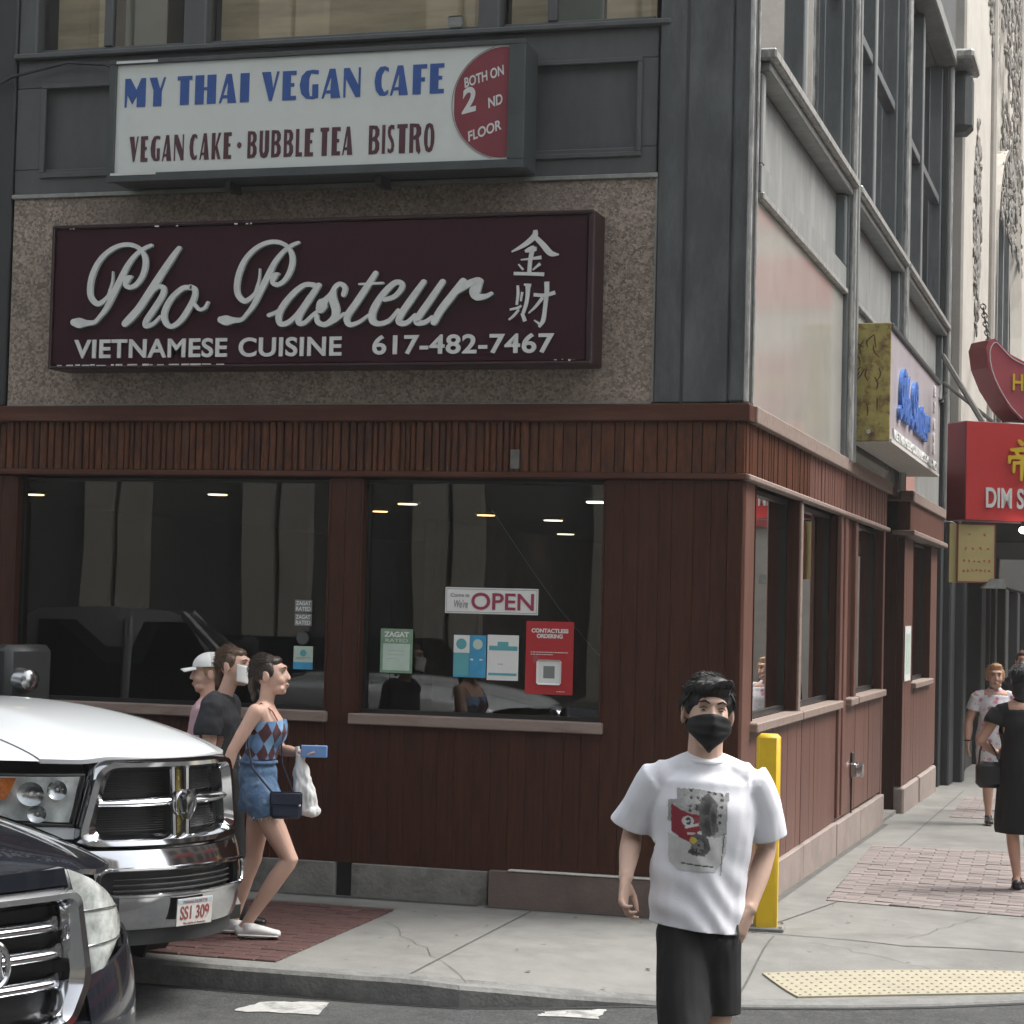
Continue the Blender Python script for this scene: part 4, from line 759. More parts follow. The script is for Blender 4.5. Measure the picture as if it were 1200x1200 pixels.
# ---- bollard
t = thing('bollard', 'square yellow steel bollard standing on a grey base plate beside the wall corner', 'bollard', (.19, -.20, 0), radians(6))
bm = B(); box(bm, -.068, .068, -.068, .068, .0, 1.13, .02); obj('post', bm, M['yellow'], t, smooth=True)
bm = B(); box(bm, -.11, .11, -.11, .11, -.012, .022, .006); obj('base_plate', bm, M['kerb'], t); bm = B(); 
for a, b in ((.09,.09),(-.09,.09),(.09,-.09),(-.09,-.09)): cyl(bm, (a,b,.02), .009, .012, 6)
obj('anchor_bolts', bm, M['chromedull'], t); bm = B(); cyl(bm, (-.035,-.070,.86), .018, .003, 10, 'y'); obj('sticker', bm, M['inkgrey'], t); obj('paint_scuff', bx(-.06,-.005,-.0695,-.068,.84,.90), M['chip'], t)
# ---- red sign, crescent sign, cream sign, down the side street
F1 = radians(36)
s = thing('dim_sum_sign', 'red box sign lettered DIM SUM with a gold character above the far shopfront', 'sign', (.665, 7.85, 2.76), F1)
W2 = 1.9
obj('sign_case', bx(0, W2, 0, .34, 0, .94, .01), M['signreddark'], s); obj('sign_face', bx(.004, W2-.004, -.012, -.001, .006, .934), M['signred'], s)
bm = B()
for st in ([(300,800,26),(330,770,34)],[(205,690,24),(330,700,36),(470,712,30)],[(265,665,30),(300,610,26)],[(400,675,30),(370,620,26)],[(185,600,34),(180,540,20)],[(190,600,24),(330,612,34),(480,618,30),(470,560,20)],[(240,540,26),(235,430,22)],[(240,535,22),(340,545,28),(430,545,26),(425,440,30),(395,420,16)],[(335,600,34),(335,480,32),(330,340,20)]):
    stroke(bm, [(x*.9+300, z*.80+130, w*1.3) for x, z, w in st], -.03-.0004*random.random(), -.013, n=3)
o = obj('gold_character', bm, M['gold'], s)
text('letters', 'DIM SUM', .2, M['letter'], s, (.545, -.018, .13), depth=.006, bold=.004, width=.66, height=.195)
s = thing('crescent_sign', 'dull red curved sign panel with gold letters above the red box sign', 'sign', (.80, 7.96, 3.74), F1)
out = [(.42,.0),(.30,.10),(.16,.28),(.06,.48),(.03,.66),(.06,.74),(.13,.76),(.20,.70),(.30,.62),(.45,.56),(.65,.52),(.9,.50),(1.6,.50),(1.6,.0)]
bm = B(); tri_prism(bm, out, 0, .30); v = [bm.verts.new((a,.30,b)) for a,b in out]; f = bm.faces.new(v); f.normal_update(); bmesh.ops.triangulate(bm, faces=[f]); obj('panel_body', bm, M['signreddark'], s)
bm = B(); tri_prism(bm, [(a+.004 if a < 1 else a, b) for a, b in out], -.006, -.001); obj('panel_face', bm, M['pinkred'], s)
bm = B(); stroke(bm, [(a*1000+ (18 if a<.5 else 0), b*1000-14, 7) for a, b in [(.42,.03),(.30,.13),(.17,.30),(.08,.48),(.055,.64),(.09,.72),(.13,.735),(.20,.68),(.30,.60),(.45,.54),(.65,.50),(.9,.485),(1.6,.485)]], -.014, -.006, n=2); obj('neon_outline', bm, M['letter'], s)
text('letters', 'HEW', .2, M['gold'], s, (.53, -.012, .28), depth=.004, bold=.003, width=.42, height=.16)
s = thing('cream_menu_sign', 'small cream box sign with four rows of red writing under the red sign', 'sign', (.60, 7.93, 2.17), radians(20))
obj('sign_case', bx(0, .36, 0, .10, 0, .56, .006), M['cream'], s); obj('sign_end', bx(-.07,-.002,.04,.09,.0,.56), M['cream'], s)
bm = B(); box(bm,.0,.36,-.006,0,.55,.56); box(bm,.0,.36,-.006,0,.0,.012); box(bm,-.006,.004,-.006,0,.0,.56); box(bm,.352,.364,-.006,0,.0,.56); obj('red_border', bm, M['signreddark'], s)
for z_, n_ in ((.44,2),(.31,4),(.19,6),(.10,7)):
    bm = B()
    for k in range(n_):
        x_ = .18+(k-(n_-1)/2)*(.24/n_)*1.2
        for q in range(3): stroke(bm, [((x_+random.uniform(-.012,.0))*1000,(z_+random.uniform(0,.03))*1000,5),((x_+random.uniform(.0,.014))*1000,(z_+random.uniform(0,.03))*1000,6)], -.003-.0002*q, -.001, n=1)
    obj('red_writing', bm, M['signred'], s)
t = thing('wedge_lamp', 'pale wedge shaped wall lamp beneath the cream sign', 'lamp', (.84, 7.95, 2.12), radians(20)); bm = B(); prism(bm, [(0,0),(.22,.0),(.20,.09),(.08,.09)], 0, .12, 'y'); obj('housing', bm, M['trim'], t); obj('lamp_arm', bx(.16,.20,.12,.3,.05,.09), M['iron'], t)
t = thing('shop_lamp', 'small bright lamp under the red sign at the right edge', 'lamp', (1.20, 8.10, 2.68)); bm = B(); ball(bm, (0,0,0), (.05,.05,.035)); obj('bulb', bm, M['lampw'], t); bm = B(); cyl(bm, (0,0,.03), .03, .05, 10); obj('socket', bm, M['iron'], t)
t = thing('sign_bracket', 'dark steel strut bracing the signs from the wall', 'bracket', (0,0,0)); bm = B(); tube(bm, [(.02,12.6,4.9),(.80,8.45,3.70)], .03, 6); tube(bm, [(.02,12.8,4.6),(.95,8.5,3.68)], .022, 6); obj('strut', bm, M['iron'], t)
# ---------------------------------------------------------------- white stone building beyond, with reliefs, arch and chain
wb = thing('white_stone_building', 'ornate white stone building with carved reliefs behind the dark end column', 'building')
YA, YB = 14.0, 40
obj('wall', bx(-8, -.05, YA, YB, 3.1, 24), M['whitestone'], wb)
obj('stone_pier', bx(-.05, .12, 14.05, 18.6, 3.3, 24, .03), M['whitestone'], wb); obj('stone_pier', bx(-.05, .12, 27, 30.5, 3.3, 24, .03), M['whitestone'], wb)
obj('pier_edge_moulding', bx(-.04, .20, 18.62, 18.85, 3.3, 24, .04), M['whitestone'], wb)
def relief(name, yc, zc, hw, hh, n, seed, X=.12, shape=None):
    random.seed(seed); bm = B()
    for k in range(n):
        for _ in range(30):
            a, b = random.uniform(-1,1), random.uniform(-1,1)
            if shape is None or shape(a, b): break
        r = random.uniform(.05,.13); e = Matrix.Rotation(random.uniform(0,pi), 3, 'X')
        ball(bm, (X+random.uniform(-.01,.03), yc+a*hw, zc+b*hh), (r*.22, r*random.uniform(.5,1.5), r*random.uniform(.25,.9)), 6, 4, e)
    return tag(obj(name, bm, M['relief'], wb), kind='stuff')
relief('carved_medallion', 16.1, 7.05, .62, 1.45, 240, 5, shape=lambda a, b: abs(a) < 1-abs(b)**1.4+.08)
obj('medallion_field', bx(.10,.145, 15.85, 16.55, 6.2, 7.9, .03), M['relief'], wb)
relief('carved_frieze', 20.5, 11.6, 5.5, 1.9, 900, 6, shape=lambda a, b: b > -.25-.75*a)
relief('carved_frieze', 18.2, 10.4, 1.4, .9, 160, 9, shape=lambda a, b: b > -.8*a-.3)
relief('carved_capital', 24.0, 9.1, 3.0, 1.0, 320, 8)
# arched window
bm = B(); pts = []
y0, y1, zt, zs = 20.2, 26.5, 9.0, 6.4
def arch(r, off=0): return [(y0-off, 3.3)] + [((y0+y1)/2-(y1-y0+2*off)/2*cos(a), zs+(zt-zs+off)*sin(a)) for a in np.linspace(0, pi, 18)] + [(y1+off, 3.3)]
A0, A1 = arch(0, 0), arch(0, .55)
for (a, b), (c, d), (e, f), (g, h) in zip(A0, A1, A0[1:], A1[1:]):
    q = [bm.verts.new((-.02, a, b)), bm.verts.new((.16, c, d)), bm.verts.new((.16, g, h)), bm.verts.new((-.02, e, f))]; bm.faces.new(q)
    q = [bm.verts.new((.16, c, d)), bm.verts.new((-.05, c, d)), bm.verts.new((-.05, g, h)), bm.verts.new((.16, g, h))]; bm.faces.new(q)
obj('arch_surround', bm, M['whitestone'], wb)
bm = B(); prism(bm, A0, -.047, -.03, 'x'); w = obj('window', bm, mat('far_window', (.05,.065,.075), .15, var=.3, vscale=.6), wb)
for yy in (20.9, 22.2, 23.6, 25.2): obj('frame', bx(-.03, .02, yy-.09, yy+.09, 3.4, 8.6), M['greyside'], w)
obj('string_course', bx(-.05, .10, 14.0, 40, 3.06, 3.32, .03), M['whitestone'], wb)
t = thing('chain', 'rusty chain sloping from the white stone wall to the signs', 'chain', (0,0,0))
C0, C1 = Vector((.20,16.4,6.05)), Vector((.75,13.2,4.35)); N = 34
for k in range(N):
    p = C0.lerp(C1, k/N)+Vector((0,0,-.25*sin(pi*k/N))); q = C0.lerp(C1, (k+1)/N)+Vector((0,0,-.25*sin(pi*(k+1)/N))); d = (q-p); bm = B(); sd_ = Vector((0,0,1)).cross(d).normalized(); up = d.cross(sd_).normalized() if k%2 else sd_
    tube(bm, [p-d*.15+ (d*.65)*(1-cos(a))*1.0 + up*sin(a)*.035 for a in np.linspace(0, 2*pi, 9)[:-1]], .011, 5, closed=True); obj('link', bm, M['iron'], t)
cn = thing('added_shade_canopy', 'dark flat canopy added behind the red sign to shade the shopfront', 'canopy'); obj('canopy_slab', bx(-.05, 1.7, 14.3, 22, 2.78, 3.20, .02), M['void'], cn); obj('canopy_edge', bx(1.701, 1.74, 14.3, 22, 2.76, 3.22, .006), M['greydark'], cn)  # canopy added to shade the posts below and darken the shopfront
# shopfronts below
sf = thing('far_shopfront', 'dark shopfront with pale posts and glass under the red sign', 'shopfront')
obj('shop_backing', bx(-3, -.8, 14, 40, -.8, 3.05), M['void'], sf)
obj('shop_fascia', bx(-.8, .13, 13.96, 40, 2.35, 3.05, .02), M['void'], sf)
for yy, ww, mm, xx in ((14.02,.42,'greydark',.20),(14.6,.30,'cream',.08),(15.3,.5,'greydark',-.1),(16.0,.16,'greydark',.05),(16.5,.08,'greydark',.05),(18.2,.9,'greydark',.12),(20.3,.16,'greydark',.1),(21.2,.5,'greydark',.12),(24,.8,'void',.12),(28,.8,'greydark',.1),(33,1.2,'greydark',.12)):
    obj('post', bx(-.5, xx, yy, yy+ww, -.8, 2.34, .02), mat('dull_cream_post', (.16,.145,.10), .6, var=.2) if mm == 'cream' else M[mm], sf)
for a, b in ((16.7,18.1),(18.95,20.3),(21.8,24),(24.9,28)): obj('pane', bx(-.30,-.29, a, b, -.2, 2.34), GLASS, sf); 
for a, b in ((15.85,18.1),(19.2,20.3),(21.8,24),(24.9,28)): obj('stall_riser', bx(-.35,.02, a, b, -.8, .12), M['greydark'], sf)
# ---------------------------------------------------------------- across the street, seen only mirrored in the panes and chrome
ob = thing('pale_stone_building', 'pale stone office building facing the restaurant across the road', 'building', (0,-27,0))
mat('opposite_stone', (.27,.25,.21), .8, var=.12, vscale=.6, bump=.1); obj('wall', bx(-30, 30, -8, 0, -.12, 19), mat('opposite_dark_wall', (.07,.068,.062), .8, var=.3, vscale=.6), ob)
for k in range(17):
    x0 = -29+k*3.6
    if k < 16:
        for z0, z1 in ((.3,3.6),(4.4,7.4),(8.6,11.4),(12.6,15.2),(16,18.2)): obj('window', bx(x0+1.45, x0+2.75, .0, .03, z0, z1), mat('opposite_window', (.045,.047,.045), .7, var=.5, vscale=1.4), ob)
    obj('pilaster', bx(x0-.45, x0+.20, .0, .35, -.12, 18.6), MATS['opposite_stone'], ob); obj('pilaster', bx(x0+.34, x0+.95, .0, .30, -.12, 18.6), MATS['opposite_stone'], ob)
obj('cornice', bx(-30, 30, .0, .8, 11.8, 12.3, .1), MATS['opposite_stone'], ob)
ob = thing('brick_building', 'brown brick building with red shop signs on the far side of the side street', 'building', (15,12,0))
obj('wall', bx(0, 8, -14, 40, -.12, 13), mat('opposite_brick', (.25,.19,.16), .8, var=.15, vscale=.6), ob)
for k in range(12):
    for z0 in (.6, 4.4, 7.9): obj('window', bx(-.03, .0, -13+k*4, -10.6+k*4, z0, z0+2.3), MATS['opposite_window'], ob)
for k, (a, b, z0, z1) in enumerate(((-13,-3,3.0,4.2),(-2,8,3.1,4.3),(9,20,2.9,4.2),(-12,-6,6.6,7.6),(0,7,6.5,7.7))): obj('shop_sign', bx(-.25, -.03, a, b, z0, z1), M['signred'], ob)

db = thing('distant_building', 'tall pale block closing the far end of the side street', 'building', (0,58,0)); obj('wall', bx(-12, 30, 0, 12, -2, 30), M['whitestone'], db)
for i in range(9):
    for j in range(7): obj('window', bx(-10+i*4.2, -8+i*4.2, -.05, -.01, 1.5+j*4, 3.8+j*4), MATS['opposite_window'], db)

sb_ = thing('added_sign_building', 'unseen pale building added so its red and cream bands mirror in the polished panel', 'building', (4.2,45,0)); obj('wall', bx(0, 11, 0, 8, -1, 22), M['whitestone'], sb_)  # out-of-view building added for the bands mirrored in the polished panel
for k, (z0, z1, mm) in enumerate(((4.2,5.4,'signred'),(5.7,6.6,'cream'),(7.0,8.0,'signred'),(8.4,8.9,'signred'),(10.2,11.6,'signred'),(12.4,13.2,'signred'))): obj('shop_sign', bx(.2, 10.6, -.2, -.01, z0, z1), M[mm], sb_)  # red and cream boards made up only to be mirrored

import os
hz = B(); box(hz, -94, 94, -94, 94, -3.2, 30.5)
HZ = obj('haze', hz, None); tag(HZ, kind='stuff'); hm = bpy.data.materials.new('haze'); hm.use_nodes = True; hn = hm.node_tree.nodes; hn.clear(); ho = hn.new('ShaderNodeOutputMaterial'); hv = hn.new('ShaderNodeVolumePrincipled'); hv.inputs['Density'].default_value = .0009; hv.inputs['Color'].default_value = (.9,.92,.92,1); hv.inputs['Anisotropy'].default_value = .3; hm.node_tree.links.new(hv.outputs[0], ho.inputs['Volume']); HZ.data.materials.append(hm)
# ---------------------------------------------------------------- vehicles: local frame x forward, y to the vehicle's left, z up
class Front:
    """a swept-back front surface x = f(y) with a little lean"""
    def __init__(s, a, b, lean=0, zr=.8): s.a, s.b, s.lean, s.zr = a, b, lean, zr
    def x(s, y, z): return -s.a*y*y - s.b*y**4 - s.lean*(z-s.zr)
    def p(s, y, z, off=0):
        e = .01; d = (s.x(y+e, z)-s.x(y-e, z))/(2*e); n = Vector((1, -d, 0)).normalized()
        return Vector((s.x(y, z), y, z)) + n*off
def quadpatch(bm, F, c, off, th, nu=10, nv=4, offf=None):
    """c: four (y,z) corners ll, lr, ur, ul"""
    def fn(u, v):
        a = (1-v)*((1-u)*np.array(c[0])+u*np.array(c[1])) + v*((1-u)*np.array(c[3])+u*np.array(c[2]))
        return F.p(a[0], a[1], off if offf is None else offf(u, v))
    slab(bm, fn, nu, nv, (-th, 0, 0))
def path3(F, pts, off, n=8):
    out = []
    for (a, b), (c, d) in zip(pts, pts[1:]):
        for k in range(n): out.append(F.p(a+(c-a)*k/n, b+(d-b)*k/n, off))
    out.append(F.p(*pts[-1], off)); return out
def roundcorners(pts, r, closed=True, n=4):
    out = []; N = len(pts)
    for i in range(N):
        p = Vector(pts[i]); a = Vector(pts[i-1]); b = Vector(pts[(i+1)%N])
        u = (a-p); v = (b-p); rr = min(r, u.length*.45, v.length*.45); u.normalize(); v.normalize()
        for k in range(n+1):
            t = k/n; q = (p+u*rr)*(1-t)**2 + p*2*t*(1-t) + (p+v*rr)*t**2; out.append((q.x, q.y))
    return out
def wheel(parent, x, y, r, w, side):
    t = tag(bpy.data.objects.new('wheel', None)); COL.objects.link(t); t.parent = parent; t.location = (x, y, r)
    bm = B(); prof = [(r*.62,-w/2),(r*.92,-w/2),(r,-w*.36),(r*1.0,w*.36),(r*.92,w/2),(r*.62,w/2)]; N = 36; R = [[bm.verts.new((a*cos(2*pi*k/N), b, a*sin(2*pi*k/N))) for a, b in prof] for k in range(N)]
    for k in range(N):
        for j in range(5): bm.faces.new((R[k][j], R[(k+1)%N][j], R[(k+1)%N][j+1], R[k][j+1]))
    obj('tyre', bm, M['rubber'], t, smooth=True)
    bm = B(); cyl(bm, (0, -w*.30 if side < 0 else w*.24, 0), r*.60, w*.06, 28, 'y')
    for k in range(8): a = k*pi/4; tube(bm, [(r*.12*cos(a), side*w*.36, r*.12*sin(a)), (r*.58*cos(a), side*w*.40, r*.58*sin(a))], r*.07, 6)
    cyl(bm, (0, side*w*.34-(.02 if side < 0 else 0), 0), r*.16, .03, 14, 'y'); obj('rim', bm, M['chromedull'], t, smooth=True); return t
# ================= white pickup truck
tr = thing('pickup_truck', 'white pickup truck with a big chrome crosshair grille and chrome bumper by the kerb', 'pickup truck', (-2.041, -3.381, -.12), radians(-22)); tr.scale = (1, .875, 1)
F = Front(.50, .32, .06, .8)
HW = .94
def hood_z(x, y):
    d = -(x) ; t = max(0, min(1, (d-.05)/1.5)); c = 1.215+.185*(1-(1-t)**2.3)
    yy = abs(y); bulge = .022/(1+math.exp((yy-.44+.10*t)/.028)); side = -.055*(max(0, yy-.30)/.6)**2 - .16*max(0, yy-.80)**1.4*3
    lip = -.06*math.exp(-max(0, d)/.05)
    return c+bulge+side+lip
def hoodpt(u, v, y0, y1, x1):
    y = y0+(y1-y0)*v; xf = F.x(y, 1.2)-.03; x = xf+(x1(y)-xf)*u**1.25; zz = hood_z(x-F.x(y,1.2)*.75, y)
    return Vector((x, y, zz))
cowl = lambda y: -1.98-.30*(abs(y)/.9)**2
bm = B(); slab(bm, lambda u, v: hoodpt(u, v, -.655, .655, cowl), 40, 44, (0,0,-.02)); obj('hood', bm, M['truckwhite'], tr, smooth=True)
for s_ in (-1, 1):
    # fender: top shoulder curving down the side, with wheel arch
    bm = B()
    def fp(u, v, s_=s_):
        xf = F.x(.93, 1.0)-.02; 
        if v < .35:
            y = .662+(.90-.662)*(v/.35); x = (F.x(y,1.15)-.02)+((-2.35)-(F.x(y,1.15)-.02))*u; return Vector((x, s_*y, hood_z(x-F.x(y,1.2)*.75, y)-.004))
        t = (v-.35)/.65; z0 = hood_z((F.x(.9,1.15)-.02)+((-2.35)-(F.x(.9,1.15)-.02))*u-F.x(.9,1.2)*.75, .90)-.004
        x = (F.x(.94,1.)-.03)+(-2.35-(F.x(.94,1.)-.03))*u; zb = .50; cx, rr = -1.22, .50
        if abs(x-cx) < rr: zb = max(zb, .40+sqrt(max(0, rr*rr-(x-cx)**2)))
        z = z0+(zb-z0)*t; return Vector((x+ (F.x(.90,1.15)-F.x(.94,1.))*(1-u)*(1-min(1,t*6)), s_*(.90+.045*sin(min(1,t*1.6)*pi/2)), z))
    grid(bm, fp, 44, 22); obj('fender', bm, M['truckwhite'], tr, smooth='all')
    bm = B(); quadpatch(bm, F, [(s_*.90,.845),(s_*.55,.845),(s_*.545,.895),(s_*.90,.895)], .0, .05, 12, 2); obj('filler_panel', bm, M['truckwhite'], tr, smooth=True)
    # headlight
    hc = [(s_*.925,.915),(s_*.555,.905),(s_*.505,1.135),(s_*.925,1.125)]
    bm = B(); quadpatch(bm, F, hc, -.06, .04, 16, 8); h = obj('headlight', bm, M['plastic'], tr, smooth=True)
    bm = B(); quadpatch(bm, F, [(s_*.915,.925),(s_*.565,.917),(s_*.52,1.125),(s_*.915,1.115)], -.045, .012, 24, 12, lambda u, v: -.038+.006*sin(u*23)*cos(v*9)); obj('reflector', bm, M['reflector'], h, smooth=True)
    for yy, zz, rr in ((.70,1.045,.055),(.61,1.065,.045),(.68,.955,.040)):
        bm = B(); c = F.p(s_*yy, zz, -.03); 
        N = 20; R = [[bm.verts.new(F.p(s_*yy+rr*.8*(q/4)*cos(2*pi*k/N), zz+rr*(q/4)*sin(2*pi*k/N), -.030+.026*(q/4)**2)) for k in range(N)] for q in range(1, 5)]
        for q in range(3):
            for k in range(N): bm.faces.new((R[q][k], R[q][(k+1)%N], R[q+1][(k+1)%N], R[q+1][k]))
        bm.faces.new(R[0]); obj('lamp_bowl', bm, M['chromedull'], h, smooth=True)
        bm = B(); ball(bm, F.p(s_*yy, zz, -.022), .009, 10, 8); obj('bulb', bm, M['letter'], h, smooth=True)
    bm = B(); quadpatch(bm, F, [(s_*.90,.985),(s_*.775,1.02),(s_*.745,1.115),(s_*.90,1.11)], -.010, .015, 6, 6); obj('amber_lens', bm, M['amber'], h, smooth=True)
    bm = B(); quadpatch(bm, F, hc, .004, .004, 18, 8); obj('lens', bm, LENS, h, smooth=True)
    bm = B(); tube(bm, path3(F, [hc[0],hc[1],hc[2],hc[3]], .002, 8), .007, 6, closed=True); obj('seal', bm, M['plastic'], h)
# grille
bm = B(); quadpatch(bm, F, [(-.54,.80),(.54,.80),(.46,1.20),(-.46,1.20)], -.09, .05, 12, 6); core = obj('grille_core', bm, M['black'], tr)
outer = [(-.565,.800),(.565,.800),(.470,1.205),(-.470,1.205)]; inner = [(-.475,.862),(.475,.862),(.402,1.150),(-.402,1.150)]
def ringband(F, outer, inner, offo, offm, offi, r0=.09, r1=.06, n=5):
    A = roundcorners(outer, r0, n=n); C = roundcorners(inner, r1, n=n)
    def dens(P, k=6):
        out = []
        for i in range(len(P)):
            a, b = P[i], P[(i+1)%len(P)]
            kk = k if (i+1)%(n+1) == 0 else 1
            for q in range(kk): out.append((a[0]+(b[0]-a[0])*q/kk, a[1]+(b[1]-a[1])*q/kk))
        return out
    A, C = dens(A), dens(C); bm = B(); rings = []
    for t, off in ((0,-.05),(0,offo),(.25,offm),(.6,offm*.9+offi*.1),(1,offi),(1,-.06)):
        rings.append([bm.verts.new(F.p(a[0]+(c[0]-a[0])*t, a[1]+(c[1]-a[1])*t, off)) for a, c in zip(A, C)])
    for P, Q in zip(rings, rings[1:]):
        for k in range(len(P)): bm.faces.new((P[k], P[(k+1)%len(P)], Q[(k+1)%len(P)], Q[k]))
    return bm
g = obj('grille_surround', ringband(F, outer, inner, .010, .045, .0), M['chrome'], tr, smooth=True)
def gbar(name, c, off, th, m, parent=tr, bulge=.02): bm = B(); quadpatch(bm, F, c, off, th, 16, 6, lambda u, v: off+bulge*sin(pi*v)); return obj(name, bm, m, parent, smooth=True)
for s_ in (-1, 1):
    bm = B(); quadpatch(bm, F, [(s_*.068,.980),(s_*.455,.982),(s_*.445,1.028),(s_*.068,1.035)], -.01, .04, 14, 6, lambda u, v: -.012+.030*sin(pi*v)); obj('grille_bar', bm, M['chrome'], tr, smooth=True)
    bm = B(); tube(bm, path3(F, [(s_*.046,.85),(s_*.050,1.16)], .004, 10), .016, 8, flat=1.2); obj('grille_bar', bm, M['chrome'], tr, smooth=True)
    for z0, z1 in ((.875,.962),(1.050,1.135)):
        for k in range(9):
            z = z0+(z1-z0)*k/8; bm = B(); tube(bm, path3(F, [(s_*.07,z),(s_*.455,z)], -.045, 6), .0022, 4); obj('grille_mesh_bar', bm, M['plastic'], tr)
bm = B(); quadpatch(bm, F, [(-.030,.86),(.030,.86),(.030,1.155),(-.030,1.155)], -.012, .02, 2, 6); obj('grille_reflection_strip', bm, mat('reflected_yellow_strip', (.42,.34,.12), .25, metal=.7, var=.3, vscale=12), tr)  # yellow reflection in the gap between the centre bars, put into the colour
# ram head badge
e = tag(bpy.data.objects.new('badge', None)); COL.objects.link(e); e.parent = tr; e.location = F.p(0, 1.0, .03)
bm = B(); prism(bm, [(-.022,.060),(.022,.060),(.034,.03),(.020,-.045),(.0,-.075),(-.020,-.045),(-.034,.03)], .0, .045, 'x'); bmesh.ops.bevel(bm, geom=bm.edges[:], offset=.004, segments=2, affect='EDGES'); obj('badge_face', bm, M['chromedull'], e, smooth=True)
for s_ in (-1, 1):
    bm = B(); tube(bm, [(.012, s_*(.016+.030*(1-cos(a))*.9), .036+.030*sin(a)*1.1-.012*a) for a in np.linspace(0, 4.6, 14)], [.015-.0008*k for k in range(14)], 8, round_caps=True); obj('badge_horn', bm, M['chrome'], e, smooth=True)
# bumper
FB = Front(.52, .36, .0, .8)
bo = [(-.93,.435),(.93,.435),(.93,.795),(-.93,.795)]
def bprof(v): return .015+.065*sin(pi*min(1, max(0, .12+.80*v)))**.6
def bump_patch(y0, y1, z0, z1, n=26):
    bm = B(); 
    def fn(u, v): z = z0+(z1-z0)*v; return FB.p(y0+(y1-y0)*u, z, bprof((z-.435)/.36))
    slab(bm, fn, n, 8, (-.03,0,0)); return bm
bp = obj('bumper', bump_patch(-.93,.93,.718,.795,40), M['chrome'], tr, smooth=True)
obj('bumper_lower', bump_patch(-.90,.90,.435,.588,40), M['chrome'], bp, smooth=True)
for a, b in ((-.93,-.455),(.455,.93)): obj('bumper_corner', bump_patch(a, b, .5885,.7175,14), M['chrome'], bp, smooth=True)
bm = B(); quadpatch(bm, FB, [(-.47,.57),(.47,.57),(.47,.73),(-.47,.73)], .02, .02, 12, 2); obj('bumper_opening', bm, M['black'], bp)
bm = B(); tube(bm, path3(FB, roundcorners([(-.46,.592),(.46,.592),(.46,.713),(-.46,.713)], .05)+[(-.46,.62)], .100, 3), .010, 6); obj('opening_rim', bm, M['chrome'], bp, smooth=True)
for z_ in (.61,.635,.66): bm = B(); tube(bm, path3(FB, [(-.39,z_),(.39,z_)], .05, 8), .005, 5); obj('opening_bar', bm, M['plastic'], bp)
bm = B(); quadpatch(bm, FB, [(-.82,.36),(.82,.36),(.86,.43),(-.86,.43)], .03, .05, 20, 3); obj('air_dam', bm, M['plastic'], tr, smooth=True)
pl = tag(bpy.data.objects.new('number_plate', None)); COL.objects.link(pl); pl.parent = tr; pl.location = (.098, .015, .505); pl.rotation_euler = (radians(3), 0, pi/2)
obj('plate_sheet', bx(-.125,.125,-.003,.003,-.062,.062), M['plate'], pl); text('plate_number', 'SS1 309', .1, M['platered'], pl, (.0,-.0045,-.032), depth=.0008, bold=.001, width=.205, height=.062)
bm = B(); box(bm,-.12,.12,-.0042,-.0032,.040,.058); obj('plate_band', bm, mat('plate_band', (.40,.50,.56), .5, var=.1), pl); text('plate_state', 'MASSACHUSETTS', .02, M['platered'], pl, (0,-.0052,.042), depth=.0005, width=.17, height=.012); text('plate_motto', 'The Spirit of America', .02, M['platered'], pl, (0,-.0045,-.056), depth=.0005, width=.16, height=.013)
# inner body, cab, bed
bm = B(); P = [(-.35,.35),(-.35,.42),(-.62,.80),(-.62,1.08),(-2.3,1.2),(-2.3,.35)]; prism(bm, P, -.86, .86, 'y'); obj('engine_bay', bm, M['black'], tr)
bm = B()
for x0, x1, y0, y1, z0, z1 in ((-5.15,-2.36,-.945,.945,.48,1.18),): box(bm, x0, x1, y0, y1, z0, z1, .04)
obj('body_side', bm, M['truckwhite'], tr, smooth=True)
def cabring(x, zb, zt, wb, wt): return [(x, -wb, zb), (x, wb, zb), (x, wt, zt), (x, -wt, zt)]
bm = B(); R = [cabring(-2.9,1.18,1.80,.90,.62), cabring(-3.05,1.18,1.86,.90,.66), cabring(-3.5,1.18,1.885,.90,.68), cabring(-4.0,1.18,1.86,.90,.66), cabring(-4.2,1.18,1.76,.88,.62)]
RR = [[bm.verts.new(p) for p in r] for r in R]
for a, b in zip(RR, RR[1:]):
    for k in range(4): bm.faces.new((a[k], a[(k+1)%4], b[(k+1)%4], b[k]))
bm.faces.new(RR[0]); bm.faces.new(RR[-1]); obj('cab', bm, M['truckwhite'], tr, smooth=True)
bm = B(); slab(bm, lambda u, v: Vector((cowl((v-.5)*1.72)-.02-u*(.92-.12*abs(v-.5)), (v-.5)*1.72*(1-.24*u), 1.19-.03*abs(v-.5)+u*.66)), 8, 12, (-.01,0,0)); obj('windscreen', bm, CARGLASS, tr, smooth=True)
